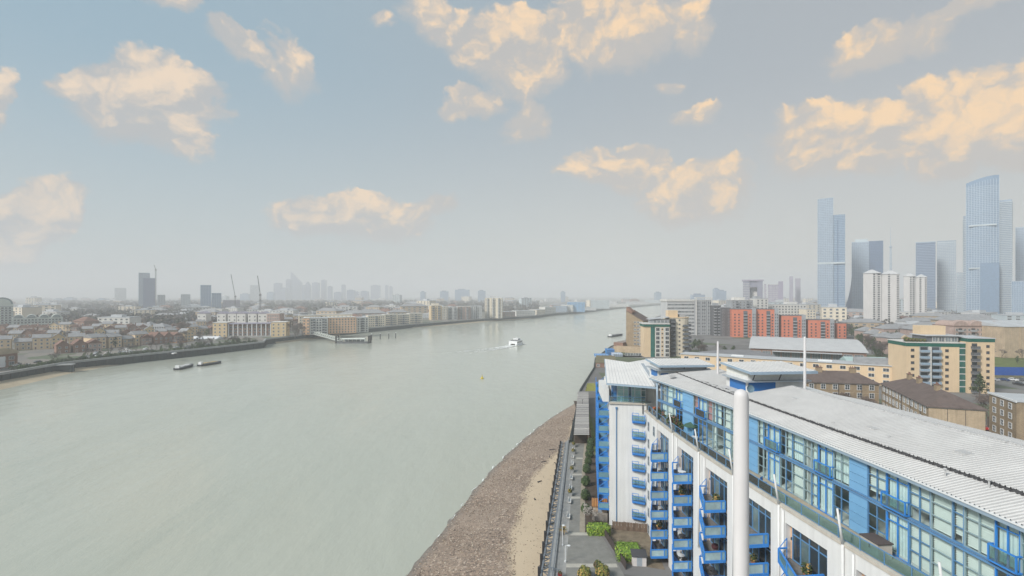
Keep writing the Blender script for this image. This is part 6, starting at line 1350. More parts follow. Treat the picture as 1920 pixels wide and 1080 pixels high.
# houses of the west bank: prototypes, then copies row by row
def house_proto(w, dp, h, wm, rm, label, group, rise=2.6, gable_front=False):
    o = thing('terraced_house', label, 'house', (0, 0, 0), 0, group); pbox(o, 'wall', wm, -w / 2, w / 2, 0, dp, -.3, h)
    if gable_front: 
        b = MB(); b.quad([(-w / 2, -.01, h), (w / 2, -.01, h), (0, -.01, h + rise)]); b.build('gable', wm, o); b = MB(); b.quad([(w / 2, dp, h), (-w / 2, dp, h), (0, dp, h + rise)]); b.build('gable', wm, o)
        b = MB(); e = .4
        for s in (-1, 1): b.prism([(s * (w / 2 + e), -e), (0, -e), (0, dp + e), (s * (w / 2 + e), dp + e)], [h - e * .9, h + rise, h + rise, h - e * .9], [h - e * .9 + .25, h + rise + .25, h + rise + .25, h - e * .9 + .25])
        b.build('roof', rm, o)
    else: hip(o, -w / 2, w / 2, 0, dp, h + .22, rise, rm, .4, True)
    n = max(2, int(w / 2.6)); rows = int(h / 2.8)
    for i in range(n):
        for k in range(rows):
            x = -w / 2 + w * (i + .5) / n
            if k == 0 and i == 0: ob('door', wmesh(.9, 1.9, m_frame, m_redbrick, 'plain'), o, (x, -.02, .1))
            else: ob('window', wmesh(1.1, 1.2, m_frame, m_wglass2, 'plain'), o, (x, -.02, .9 + 2.75 * k))
    chimney(o, w * .3, dp * .5, h + rise, .8, wm, .9, .6); return o
HP = [house_proto(9, 9, 6.0, m_tanbrick, m_tileg, 'yellow brick house with a grey slate roof on the far bank', 'yellow brick houses on the far bank'), house_proto(8, 9, 6.2, m_pinkbrick, m_tiler, 'pink brick house with a red-brown roof on the far bank', 'pink brick houses on the far bank'),
      house_proto(10, 9, 8.6, m_cream, m_tileg, 'three-storey cream house with a grey roof on the far bank', 'cream houses on the far bank'), house_proto(7.5, 10, 6.0, m_redbrick, m_tiler, 'red brick house with a gable to the river', 'gabled red brick houses on the far bank', 3.2, True), house_proto(8, 10, 8.4, m_yellow, m_tileg, 'yellow gabled house of three storeys on the far bank', 'yellow gabled houses on the far bank', 3.0, True)]
HU = [[] for _ in HP]
def house(k, x, y, rz, s=1.0): return place(HP[k], HU[k], (x, y, LZ), rz, scale=s)
def house_row(xa, ya, xb, yb, kinds, gap=.6, jit=.12, s=1.05):
    "row whose eaves-foot line runs between two photo points on the bank"
    a = Vector(P(xa, ya, LZ)); b = Vector(P(xb, yb, LZ)); ln = (b - a).length; t = (b - a) / ln; p = 0.0; W_ = (9, 8, 10, 7.5, 8); i = 0
    while p < ln:
        k = kinds[i % len(kinds)] if R.random() > jit else R.randrange(5); w = W_[k] * s + (gap if i % 4 else gap * 5); c = a + t * (p + w / 2); house(k, c.x, c.y, atan2(t.y, t.x) + R.uniform(-.04, .04), s * R.uniform(.94, 1.08)); p += w; i += 1
house_row(-20, 660, 135, 652, (2, 0, 2, 4)); house_row(100, 664, 178, 659, (3, 3, 1)); house_row(168, 656, 268, 647, (2, 2, 0, 2)); house_row(120, 640, 300, 633, (0, 1, 4, 0)); house_row(-15, 640, 110, 637, (1, 0, 3)); house_row(-10, 626, 250, 622, (1, 0, 2, 1)); house_row(262, 648, 345, 641, (1, 3, 3)); house_row(150, 628, 330, 622, (0, 3, 1)); house_row(310, 632, 405, 626, (0, 1, 2)); house_row(330, 618, 560, 611, (1, 0, 2, 1, 1)); house_row(200, 614, 420, 608, (0, 1)); house_row(440, 612, 570, 608, (4, 1, 0)); house_row(0, 613, 180, 611, (1, 0)); house_row(345, 607, 560, 603, (2, 1, 2))
# corner block in red and tan with a curved roof
o, w = root('red_corner_block', 'red brick corner block with a broad tan curved roof beside the river wall', 'apartment block', P(-60, 700, LZ), P(33, 686, LZ), LZ); pbox(o, 'wall', m_redbrick, -w / 2, w / 2, 0, 22, 0, 8.0); barrel(o, -w / 2 - .5, w / 2 + .5, -.6, 22.5, 8.0, mat('tan_roof', (.42, .35, .26), .2, .2, .9), 'roof'); 
for ch in o.children:
    if ch.name.startswith('roof'): ch.scale = (1, 1, .30); ch.location = (0, 0, 8.0 * .70)
win_grid(o, 'f', 5, 2, 1.2, 3.2, 3.2, 1.9, w, 22, m_frame, m_wglass2, 'bars', 4); pbox(o, 'white_bay', m_frame, w * .05, w * .22, -.35, -.03, .5, 6.8)
# cream gabled pair, blue-wrapped block
flats(263, 283, 611, 590, 'cream gabled block with white trim standing above the yellow houses', m_cream2, m_tileg, 4, 3, 14, base=LZ, roof='hip', rise=4.5, fm=m_quayw, name='gabled_block'); flats(284, 308, 613, 585, 'white-columned block beside the cream gabled one', m_offw, m_tileg, 4, 5, 14, base=LZ, roof='hip', rise=4, fm=m_ggrey, name='gabled_block')
o, w, h = flats(309, 333, 614, 575, 'dark violet building wrapped in blue netting', mat('violet_netting', (.16, .15, .24), .2, .2, .9), m_flatd, 0, 0, 14, base=LZ, name='netted_building', cat='building'); pbox(o, 'blue_sheet', mat('netting_blue', (.05, .07, .36), .3, .3, .8), -w * .1, w * .4, -.3, -.05, 2, h - 1); pbox(o, 'scaffold', m_steel, -w / 2, w / 2, -.7, -.5, h * .5, h * .5 + .2)
o, w, h = flats(286, 306, 633, 478, 'small building sheeted in mid blue behind the yard', mat('mid_blue_sheet', (.12, .24, .50), .25, .3, .8), m_flat, 0, 0, 10, base=LZ, name='sheeted_building', cat='building'); pbox(o, 'door', m_frame, -2, 2, -.1, -.02, 0, 3); o, w, h = flats(307, 338, 640, 462, 'low orange brick block beside the river-wall trees', mat('orange_brick', (.46, .22, .10), .15, .3, .9), m_tiler, 2, 5, 10, base=LZ, name='orange_brick_block', cat='building')
flats(345, 405, 636, 490, 'white-roofed boat yard shed behind the river wall', m_offw, mat('white_sheet_roof', (.70, .72, .75)), 1, 6, 14, base=LZ, roof='gable', rise=2.0, name='yard_shed', cat='shed')
# colonnade building with two yellow pavilions
d = 520; A = ((426 - CX) / F * d, d); B = ((502 - CX) / F * d, d + 8); o, w = root('colonnade_building', 'wharf block with a white colonnade between two yellow end pavilions', 'apartment block', A, B, LZ); pbox(o, 'wall', m_redbrick, -w / 2, w / 2, 2.5, 16, 0, 13.5); pbox(o, 'roof', m_tpv, -w / 2 - .3, w / 2 + .3, 0, 16.4, 13.5, 14.3); pbox(o, 'plinth', m_conc, -w / 2, w / 2, -.4, 2.4, 0, 1.6); win_grid(o, 'f', 9, 3, 2.2, 3.5, 2.0, 1.8, w, 16, m_frame, m_wglass, 'bars', 2.5, y=2.5)
for i in range(10): b = MB(); x = -w / 2 + 1 + (w - 2) * i / 9; b.tube((x, .6, 1.6), (x, .6, 13.45), .55, .5, 8); b.build('column', m_frame, o)
for s, wd in ((-1, 13), (1, 14)):
    x0, x1 = (-w / 2 - wd, -w / 2 - .05) if s < 0 else (w / 2 + .05, w / 2 + wd); pbox(o, 'pavilion', m_yellow, x0, x1, -1, 16, 0, 15.0); pbox(o, 'pavilion_roof', m_offw, x0 - .3, x1 + .3, -1.3, 16.3, 15.0, 15.5); win_grid(o, 'f', 3, 4, 1.4, 3.5, 1.4, 1.6, w, 16, m_frame, m_wglass, 'cross', y=-1, x_at=[x0 + 2.2, (x0 + x1) / 2, x1 - 2.2])
# the white bays seen above it, one house each
for i, xp in enumerate((378, 415, 435, 452, 473, 492)):
    flats(xp - 8, xp + 8, 588, 660, 'white gabled dock house in the row above the colonnade', m_offw, m_tpv, 4, 2, 12, base=LZ, roof='gable', rise=2.5, fm=m_ggrey, name='dock_house', cat='house', group='white dock houses above the colonnade')
flats(500, 524, 588, 655, 'pinkish grid-fronted block at the end of the white dock houses', m_pinkbrick, m_offw, 5, 5, 14, base=LZ, fm=m_offw); flats(382, 416, 580, 900, 'pale flat-roofed hall far behind the dock houses', m_offw, m_offw, 2, 8, 20, base=LZ)
# long white and peach wharf
flats(568, 580, 597, 555, 'peach end bay of the long white wharf', m_peach, m_offw, 5, 2, 18, base=LZ, rz=2, fm=m_offw); flats(580.5, 615, 597, 558, 'white section of the long wharf next to its peach end', m_offw, m_flat, 6, 6, 18, base=LZ, rz=8, fm=m_ggrey, bal=2); flats(616, 668, 596, 572, 'peach middle section of the long wharf', m_peach, m_offw, 6, 9, 18, base=LZ, rz=14, fm=m_offw); flats(668.5, 691, 596, 590, 'white gable section closing the long wharf near the pier', m_offw, m_flat, 6, 4, 18, base=LZ, rz=8, fm=m_ggrey, bal=1)
for i, (xa, xb, yt, d_) in enumerate(((690, 722, 592, 690), (722, 745, 590, 720), (745, 768, 590, 745), (768, 792, 588, 775), (560, 600, 592, 640), (600, 660, 590, 660))):
    flats(xa, xb, yt, d_, ('cream crescent flats stepping along the far bank', 'cream crescent flats stepping along the far bank', 'cream crescent flats stepping along the far bank', 'cream crescent flats stepping along the far bank', 'cream rear block showing over the white wharf roof', 'cream rear block showing over the white wharf roof')[i], m_cream2, m_offw, 5, 8, 14, base=LZ, rz=10, fm=m_offw, bal=1 if i < 4 else 0, group='cream crescent flats' if i < 4 else 'cream rear blocks')
flats(808, 828, 573, 880, 'yellow balconied block on the river bend', m_yellow, m_offw, 8, 5, 20, base=LZ, rz=6, fm=m_offw, bal=2, extra=top_box(.2, .8, 3, m_cream2)); flats(828.5, 839, 575, 886, 'cream block joined to the yellow balconied one', m_cream2, m_offw, 8, 3, 20, base=LZ, rz=4); flats(840, 858, 576, 895, 'white-balconied block between yellow and pink flats', m_offw, m_flat, 8, 4, 18, base=LZ, rz=4, bal=2); flats(859, 882, 575, 905, 'pinkish flats with white trim on the river bend', m_pinkbrick, m_offw, 8, 5, 18, base=LZ, rz=6, fm=m_offw, bal=2); flats(883, 904, 574, 918, 'pale grey flats next to the tower on the river bend', m_lgrey, m_flat, 8, 5, 18, base=LZ, rz=6, fm=m_offw, bal=1)
o, w, h = flats(909, 942, 559, 950, 'tall cream riverside tower with ribbed balconies on the far bank', m_cream2, m_offw, 13, 6, 22, base=LZ, fm=m_offw, extra=top_box(.3, .75, 3.5, m_lgrey), bal=3); 
for x in (-.36, -.05, .26, .46): pbox(o, 'rib', m_offw, w * x - .5, w * x + .5, -1.6, -.1, 0, h)
for i, (xa, xb, yt, d_, m_, lab) in enumerate(((946, 966, 585, 985, m_pinkbrick, 'low pink block beside the cream tower'), (968, 1004, 583, 1040, m_offw, 'low white terrace along the far bend'), (1006, 1022, 581, 1120, m_cream2, 'low cream block along the far bend'), (1022, 1042, 576, 1190, m_offw, 'pale stepped block next to the blue glass block'), (1043, 1058, 574, 1270, m_sky2, 'pale blue glazed block of the far bend'), (1059, 1068, 572, 1285, m_offw, 'white stair tower between two blue glazed blocks'), (1068, 1092, 567, 1290, mat('bright_blue_glass', (.16, .34, .56), .15, .1, .3), 'bright blue glass block at the far bend'), (1094, 1112, 577, 1420, m_lgrey, 'grey low block past the blue glass block'), (1112, 1138, 563, 1600, m_tp, 'pale ribbed flats far up the river'), (1140, 1175, 570, 1850, m_offw, 'hazy white row far up the river'), (1178, 1212, 566, 2300, m_lgrey, 'hazy grey row at the head of the reach'), (1214, 1250, 563, 2700, m_tp, 'hazy pale block at the head of the reach'))):
    flats(xa, xb, yt, d_, lab, m_, m_flat, None, None, 20, 1.8, 1.6, base=LZ, rz=d_ * .02, fm=m_lgrey, gm_=m_wglass2, style='plain')
# mid-distance towers with cranes
o, w, h, dep = tower(260, 281, 512, 1500, 'hazy grey tower, the taller slab of the crane site', m_sky2, 26, m_tl, 3.4, 5, base=LZ, name='slab_tower', cap=1); tower(268.5, 291, 522, 1440, 'blue-violet tower standing against the taller grey slab', mat('violet_glass', (.15, .19, .32), .1, .1, .5), 26, m_sky1, 3.4, 5, base=LZ, name='slab_tower', cap=1)
tower(376, 396, 535, 1350, 'blue-grey block with a notched top, far west', m_sky1, 24, m_tl, 3.4, 4, base=LZ, name='slab_tower', cap=1); tower(397, 415, 550, 1345, 'lower blue-grey block beside the notched one', m_sky1, 24, m_tl, 3.4, 4, base=LZ, name='slab_tower', cap=1)
for (xa, xb, yt, d_, lab) in ((295, 310, 553, 1500, 'beige slab tower beside the violet one'), (339, 357, 552, 1600, 'beige slab tower standing alone over the trees'), (418, 450, 563, 1300, 'pinkish half-built block under a crane'), (215, 237, 540, 3300, 'faint wide tower left of the crane site'), (469, 486, 535, 3600, 'faint pale tower behind the second crane')): flats(xa, xb, yt, d_, lab, m_tpv if 'pink' in lab else m_tp, m_flat, None, None, 20, 1.8, 1.6, base=LZ, gm_=m_wglass2, style='plain', name='slab_tower', cat='tower')
def crane(xp, d, ybase, ytop, yjib, xj, label):
    X_ = (xp - CX) / F * d; zb = CH - (ybase - HY) / F * d; zt = CH - (ytop - HY) / F * d; o = thing('tower_crane', label, 'crane', (X_, d, LZ)); b = MB()
    for sx in (-1, 1):
        for sy in (-1, 1): b.bar((sx, sy, 0), (sx, sy, zt - LZ), .4)
    z = 0
    while z < zt - LZ - 4: b.bar((-1, -1, z), (1, -1, z + 4), .25); z += 4
    b.build('mast', m_dgrey, o); b = MB(); jx = (xj - CX) / F * d - X_; jz = CH - (yjib - HY) / F * d - LZ; b.bar((0, 0, zt - LZ), (jx, 0, jz), 1.1); b.bar((0, 0, zt - LZ + 2), (jx * .98, 0, jz), .4); b.build('jib', m_dgrey, o); b = MB(); k = -.35; b.bar((0, 0, zt - LZ), (-abs(jx) * .3 * (1 if jx > 0 else -1), 0, zt - LZ + .5), 1.2); b.box(-1.5, 1.5, -1.5, 1.5, zt - LZ - 2, zt - LZ + 2); b.build('counter_jib', m_dgrey, o)
crane(292, 1440, 520, 506, 497, 289, 'small crane on top of the violet tower'); crane(441, 1300, 580, 556, 514, 433, 'luffing crane over the half-built pink block'); crane(488, 1000, 585, 553, 517, 483, 'luffing crane with a raised jib among the trees')
# city skyline, almost lost in the haze
CITY = [(513, 526, 531, 4700), (527, 535, 540, 4500), (536, 544, 524, 4800), (545, 564, 510, 4900), (566, 571, 535, 4600), (571, 581, 528, 4700), (585, 597, 530, 4700), (602, 610, 525, 4800), (614, 621, 537, 4600), (626, 640, 548, 4300), (640, 646, 534, 4900), (650, 664, 544, 4200), (665, 672, 547, 4500), (676, 690, 546, 4400), (695, 712, 535, 5200), (722, 727, 535, 5200), (730, 735, 537, 5200), (788, 797, 547, 3200), (825, 840, 546, 3300), (853, 880, 543, 3300), (896, 910, 545, 3200), (500, 512, 548, 3900), (450, 466, 551, 3600), (100, 112, 560, 3500), (120, 136, 558, 3600), (180, 196, 560, 3300), (1052, 1060, 547, 3000), (1350, 1362, 545, 2600), (1342, 1349, 541, 2500), (1300, 1322, 552, 2400), (1230, 1240, 548, 3000)]
for i, (xa, xb, yt, d_) in enumerate(CITY):
    A = ((xa - CX) / F * d_, d_); B = ((xb - CX) / F * d_, d_); h = CH - (yt - HY) / F * d_; o, w = root('skyline_tower', *((('tallest tapering tower of the faint city skyline', 'tower', A, B, -1),) if i == 3 else (('faint skyline tower with a pointed peak beside the tallest one', 'tower', A, B, -1),) if i == 5 else (('faint flat-topped tower of the distant city skyline in the haze', 'tower', A, B, -1, 'faint skyline towers'),) if i < 17 else (('faint lone block rising over the far hazy roofs', 'tower', A, B, -1, 'faint lone blocks'),))[0]); b = MB()
    if i == 3: b.prism([(-w / 2, 0), (w / 2, 0), (w / 2, 40), (-w / 2, 40)], 0, [h, h * .62, h * .62, h])
    elif i in (5,): b.prism([(-w / 2, 0), (0, 0), (0, 40), (-w / 2, 40)], 0, [h * .8, h, h, h * .8]); b.prism([(0, 0), (w / 2, 0), (w / 2, 40), (0, 40)], 0, [h, h * .75, h * .75, h])
    else: b.box(-w / 2, w / 2, 0, 40, 0, h)
    b.build('shaft', m_sky3 if i < 17 else m_sky1, o); pbox(o, 'plant_room', m_sky3, -w * .3, w * .2, 8, 30, h * (.6 if i in (3, 5) else 1), h * (.75 if i in (3, 5) else 1) + 5)
# ================================================================== ON THE RIVER
m_hull = mat('dark_hull', (.03, .035, .045), .3, .5, .6); m_deck2 = mat('deck_tan', (.40, .31, .17), .3, .5, .85); m_boatw = mat('boat_white', (.78, .79, .80), .05, .5, .4)
def hull(b, L_, W_, z0, z1, bow=.25, mi=0, taper=.8):
    n = 8; A = []; x0 = -L_ / 2
    out = [(x0, -W_ / 2 * .85), (x0 + L_ * .1, -W_ / 2), (L_ / 2 - L_ * bow, -W_ / 2), (L_ / 2 - L_ * bow * .35, -W_ * .3), (L_ / 2, 0), (L_ / 2 - L_ * bow * .35, W_ * .3), (L_ / 2 - L_ * bow, W_ / 2), (x0 + L_ * .1, W_ / 2), (x0, W_ / 2 * .85)]
    k = len(out); b0 = len(b.v); b.v += [(x * .96, y * taper, z0) for x, y in out] + [(x, y, z1 + (.5 if x > L_ * .3 else 0)) for x, y in out]
    for i in range(k): j = (i + 1) % k; b.f.append((b0 + i, b0 + j, b0 + k + j, b0 + k + i)); b.m.append(mi)
    b.f.append(tuple(b0 + k + i for i in range(k))); b.m.append(mi)
def barge(A, B, W_, label, load):
    A = Vector(A); B = Vector(B); c = (A + B) / 2; L_ = (B - A).length; o = thing('barge', label, 'barge', (c.x, c.y, WZ), atan2(B.y - A.y, B.x - A.x)); b = MB(); hull(b, L_, W_, -.8, 1.1); b.build('hull', m_hull, o); n = 4
    for i in range(n): pbox(o, 'hatch_cover', load, -L_ * .38 + L_ * .64 * i / n + .1, -L_ * .38 + L_ * .64 * (i + 1) / n - .1, -W_ * .34, W_ * .34, 1.1, 1.75 + .2 * (i % 2))
    pbox(o, 'wheelhouse', m_boatw, -L_ * .47, -L_ * .40, -W_ * .25, W_ * .25, 1.1, 2.8); pbox(o, 'rail', m_steel, -L_ * .4, L_ * .3, -W_ * .46, -W_ * .44, 1.1, 1.7)
barge(P(331, 694, WZ), P(361, 686, WZ), 5.0, 'moored barge with a pale grey cover off the far wall', m_lgrey); barge(P(373, 687, WZ), P(415, 680.5, WZ), 4.6, 'moored barge with tan cargo astern of the grey one', m_deck2); barge(P(1143, 632, WZ), P(1167, 628, WZ), 6.5, 'dark barge moored near the brown brick tower', m_dgrey)
# river bus and wake
A = Vector((.6, 491)); B = Vector((7.6, 508.5)); c = (A + B) / 2; o = thing('river_bus', 'white catamaran river bus heading upstream with a wake', 'boat', (c.x, c.y, WZ), atan2(B.y - A.y, B.x - A.x)); L_ = (B - A).length
for s in (-1, 1): b = MB(); hull(b, L_, 2.2, -.6, 1.6, .3); ob_ = b.build('hull', m_boatw, o); ob_.location = (0, s * 3.2, 0)
b = MB(); b.prism([(-L_ * .46, -4.2), (L_ * .3, -4.2), (L_ * .42, -2), (L_ * .42, 2), (L_ * .3, 4.2), (-L_ * .46, 4.2)], 1.5, 4.2); b.build('cabin', m_boatw, o); b = MB(); b.prism([(-L_ * .1, -2.6), (L_ * .2, -2.6), (L_ * .26, 0), (L_ * .2, 2.6), (-L_ * .1, 2.6)], 4.2, 6.2); b.build('wheelhouse', m_boatw, o)
for s in (-1, 1):
    for i in range(9): x = -L_ * .42 + i * L_ * .08; pbox(o, 'window', m_dglass, x, x + L_ * .06, s * 4.2 - .04, s * 4.2 + .04, 2.4, 3.5)
    pbox(o, 'bridge_window', m_dglass, -L_ * .08, L_ * .18, s * 2.6 - .04, s * 2.6 + .04, 5.0, 5.8)
for i in range(4): pbox(o, 'deck_seat', m_dgrey, -L_ * .4 + i * 2.2, -L_ * .4 + i * 2.2 + 1.1, -3, 3, 4.2, 4.8)
b = MB(); b.tube((L_ * .02, 0, 6.2), (L_ * .02, 0, 8.5), .08, .05, 6); b.build('mast', m_boatw, o)
b = MB(); rr = random.Random(3); back = (A - B).normalized(); side = Vector((-back.y, back.x))
for k in range(900):
    t = rr.random() ** 1.4 * 78; sp = 2 + t * .11; w_ = rr.choice((-1, 1)) * sp * rr.uniform(.75, 1.05) if rr.random() < .6 else rr.uniform(-sp, sp) * .6; q = A + back * (t - 3) + side * w_ + Vector((-t * t * .0035, 0)); s = rr.uniform(.6, 1.9) * (1.1 - t / 85); a = rr.uniform(0, 3)
    b.quad([(q.x + s * 1.6 * cos(a), q.y + s * 2.2 * sin(a), WZ + .03 + k * 2e-4), (q.x - s * .4, q.y + s, WZ + .03 + k * 2e-4), (q.x - s * 1.6 * cos(a), q.y - s * 2.2 * sin(a), WZ + .03 + k * 2e-4), (q.x + s * .4, q.y - s, WZ + .03 + k * 2e-4)])
for k in range(260): q = A.lerp(B, rr.random()) + side * rr.choice((-1, 1)) * rr.uniform(4.3, 6.4); s = rr.uniform(.4, 1.2); b.quad([(q.x + s, q.y, WZ + .22 + k * 3e-4), (q.x, q.y + s, WZ + .22 + k * 3e-4), (q.x - s, q.y, WZ + .22 + k * 3e-4), (q.x, q.y - s, WZ + .22 + k * 3e-4)])
tag(b.build('wake_foam', m_foam), 'white churned wake trailing behind the river bus', 'foam', kind='stuff')
x, y = P(904, 710, WZ); o = thing('buoy', 'yellow river buoy floating in mid-stream', 'buoy', (x, y, WZ)); b = MB(); b.lathe([(.01, -.4), (.9, -.2), (.9, .5), (.35, .9), (.12, 1.9), (.01, 2.0)], 12); b.build('float', mat('buoy_yellow', (.55, .42, .03)), o); b = MB(); b.bar((-.25, 0, 2.1), (.25, 0, 2.5), .08); b.bar((.25, 0, 2.1), (-.25, 0, 2.5), .08); b.build('topmark', m_wood, o)
# passenger pier
o = thing('passenger_pier', 'white-roofed floating pier with a long truss gangway on the far bank', 'pier', (-158, 516, WZ)); b = MB(); b.box(-15, 15, -5, 4, -.6, 1.2); b.build('pontoon', m_dgrey, o)
b = MB(); n_ = 6
for i in range(n_): t0, t1 = i / n_, (i + 1) / n_; y0, y1 = -3.5 + 6.5 * t0, -3.5 + 6.5 * t1; z0, z1 = 4.2 + .8 * sin(pi * t0), 4.2 + .8 * sin(pi * t1); b.prism([(-11, y0), (12, y0), (12, y1), (-11, y1)], [z0 - .2, z0 - .2, z1 - .2, z1 - .2], [z0, z0, z1, z1])
b.build('canopy', m_quayw, o)
for x in (-10, -4, 2, 8, 11.5): pbox(o, 'canopy_post', m_steel, x - .12, x + .12, -3, -2.76, 1.2, 4.2); 
for i in range(5): pbox(o, 'shelter_pane', m_wglass2, -9.5 + i * 4, -6 + i * 4, 1.5, 1.6, 1.5, 3.8)
g0 = Vector((-13, 0, 2.0)); g1 = Vector((-219 + 158, 566 - 516, 6.0)); dv = g1 - g0; sv = Vector((-dv.y, dv.x, 0)).normalized() * 1.6; b = MB(); n_ = 14
for s in (-1, 1):
    b.bar(g0 + sv * s, g1 + sv * s, .35); b.bar(g0 + sv * s + Vector((0, 0, 2.6)), g1 + sv * s + Vector((0, 0, 2.6)), .35)
    for i in range(n_): p0 = g0.lerp(g1, i / n_) + sv * s; p1 = g0.lerp(g1, (i + 1) / n_) + sv * s; b.bar(p0, p1 + Vector((0, 0, 2.6)), .2); b.bar(p0, p0 + Vector((0, 0, 2.6)), .2)
b.build('gangway_truss', m_quayw, o); b = MB(); b.bar(g0, g1, 3.0, .2); b.build('gangway_deck', m_conc, o)
for x, y in ((-16.5, -3), (-16.5, 3.5), (16, -3), (16, 3.5)): b = MB(); b.tube((x, y, -3), (x, y, 7.5), .8, .8, 10); b.build('dolphin', m_wood, o)
for px_ in (697, 713, 729, 742): x, y = P(px_, 637 - (px_ - 697) * .06, WZ); q = thing('mooring_pile', 'dark timber mooring pile standing in the river past the pier', 'pile', (x, y, WZ), 0, 'mooring piles past the pier'); b = MB(); b.tube((0, 0, -2), (0, 0, 6.0), .45, .4, 8); b.build('pile', m_wood, q); b = MB(); b.lathe([(.5, 6.0), (.5, 6.3), (.01, 6.8)], 8); b.build('cap', m_frame, q)
x, y = P(130, 699, WZ); o = thing('stone_jetty', 'square dark stone jetty projecting from the far river wall', 'jetty', (x - 3.5, y + 1, WZ), .35); b = MB(); b.prism([(-4, -2.3), (4, -2.3), (4, 2.3), (-4, 2.3)], -1, 4.7); b.build('pier', m_wall, o); pbox(o, 'coping', m_cope, -4.4, 4.4, -2.7, 2.7, 4.7, 5.2); pbox(o, 'ladder', m_steel, 4.02, 4.1, -.3, .3, -.5, 4.6)
# ================================================================== CARS
def car_proto(col, cname):
    m = mat('car_paint_' + cname, col, .03, 1, .3, 0, .6); o = thing('parked_car', cname + ' car parked in the open', 'car', (0, 0, 0)); b = MB()
    prof = [(-2.1, .35), (-2.15, .75), (-1.95, .95), (-1.1, 1.0), (-.55, 1.42), (.9, 1.45), (1.65, 1.0), (2.1, .92), (2.15, .35)]
    n = len(prof); b.v += [(x, -.85 if z < 1.1 else -.68, z) for x, z in prof] + [(x, .85 if z < 1.1 else .68, z) for x, z in prof]; b.f += [tuple(range(n)), tuple(range(2 * n - 1, n - 1, -1))] + [(i, i + n, (i + 1) % n + n, (i + 1) % n) for i in range(n)]; b.m += [0] * (n + 2); b.build('body', m, o)
    for s in (-1, 1): b = MB(); y = s * .80; b.quad([(-1.0, s * .86, 1.0), (1.5, s * .86, 1.0), (.85, s * .70, 1.38), (-.5, s * .70, 1.38)]); b.build('side_window', m_dglass, o)
    b = MB(); b.quad([(-1.13, -.7, 1.02), (-1.13, .7, 1.02), (-.6, .6, 1.42), (-.6, -.6, 1.42)]); b.build('windscreen', m_dglass, o); b = MB(); b.quad([(1.69, -.7, 1.02), (.95, -.6, 1.45), (.95, .6, 1.45), (1.69, .7, 1.02)]); b.build('rear_window', m_dglass, o)
    for x in (-1.35, 1.35):
        for s in (-1, 1): b = MB(); b.tube((x, s * .72, .32), (x, s * .9, .32), .32, .32, 10); b.build('wheel', m_dark, o)
    for s in (-1, 1): pbox(o, 'headlight', m_frame, -2.18, -2.1, s * .65 - .15, s * .65 + .15, .62, .78)
    return o
CC = [('white', (.75, .75, .75)), ('silver', (.42, .43, .45)), ('black', (.02, .02, .023)), ('red', (.42, .02, .02)), ('dark blue', (.03, .06, .16)), ('grey', (.14, .145, .15))]
CP = [car_proto(c, n) for n, c in CC]; CU = [[] for _ in CP]
def car(k, x, y, z, rz, where): return place(CP[k], CU[k], (x, y, z), rz, CC[k][0] + ' car ' + where, 'cars ' + where)
car(3, 146.8, 161.5, .03, 1.3, 'in the lane beside the brick flats')
for i in range(22):
    r_ = i // 8; car(R.choice((0, 1, 2, 5, 4, 1)), 236 + (i % 8) * 4.6 + R.uniform(-.3, .3), 229 + r_ * 12, .035, pi / 2 + .1 + (pi if i % 3 else 0), 'in the car park beyond the cream block')
for i in range(9): t = i / 8 + R.uniform(-.03, .03); car(R.choice((0, 1, 2, 5, 4, 3)), 222 + 86 * t, 285 + 138 * t, .03, 1.0, 'on the road past the blue hoarding')
bank = resamp(LB[5:10], 60)
for i in range(34):
    j = R.randrange(2, 56); p = bank[j]; q = bank[j + 1]; a = atan2(q[1] - p[1], q[0] - p[0]); o_ = R.choice((9, 13, 20, 24)); car(R.choice((0, 0, 1, 5, 2, 4)), p[0] - sin(a) * o_ * -1 * -1, p[1] + cos(a) * o_, LZ + .02, a + R.choice((0, pi, pi / 2)), 'behind the far river wall')
for i in range(20): x, y = P(R.uniform(180, 330), R.uniform(655, 666), LZ); car(R.choice((0, 0, 1, 5, 2)), x, y, LZ + .02, R.choice((.2, 1.7)), 'in the yard by the yellow houses')
# ================================================================== TREES
tg = 'bare winter trees'
BT = [bare_tree('grey leafless winter tree', 9, 11, tg, m_twig), bare_tree('brownish leafless winter tree', 11, 12, tg, m_twig2), bare_tree('spreading leafless winter tree', 8, 13, tg, m_twig)]
BU = [[], [], []]
ET = [leaf_tree('rounded dark evergreen tree', 8, 3.6, 31, 'evergreens', [m_leafd, m_leafm]), leaf_tree('conical dark evergreen tree', 9, 3.4, 32, 'evergreens', [m_leafd, m_leafm], conic=True)]; EU = [[], []]
def tree(k, x, y, z, s, where):
    if k < 3: return place(BT[k], BU[k], (x, y, z), R.uniform(0, 6), ('grey leafless tree ', 'brownish leafless tree ', 'spreading leafless tree ')[k] + where, 'leafless trees ' + where, s)
    return place(ET[k - 3], EU[k - 3], (x, y, z), R.uniform(0, 6), ('rounded evergreen ', 'conical evergreen ')[k - 3] + where, 'evergreens ' + where, s)
x, y = P(1812, 742); tree(4, x, y - 6, 0, 1.15, 'against the foot of the cream green-banded block')
for (px_, py_, k, s) in ((1852, 800, 1, 1.0), (1868, 790, 1, .9)): x, y = P(px_, py_); tree(k, x, y, 0, s, 'between the brick flats')
for (x, y, k, s) in ((112, 174, 1, .95), (118, 171, 1, .85), (104, 177, 0, .9)): tree(k, x, y, 0, s, 'in front of the hipped brick flats')
for i in range(26): t = R.random(); tree(R.choice((0, 1, 2, 3, 3)), 226 + 92 * t + R.uniform(-10, -3), 300 + 160 * t + R.uniform(-6, 6), 0, R.uniform(.8, 1.3), 'along the road past the blue hoarding')
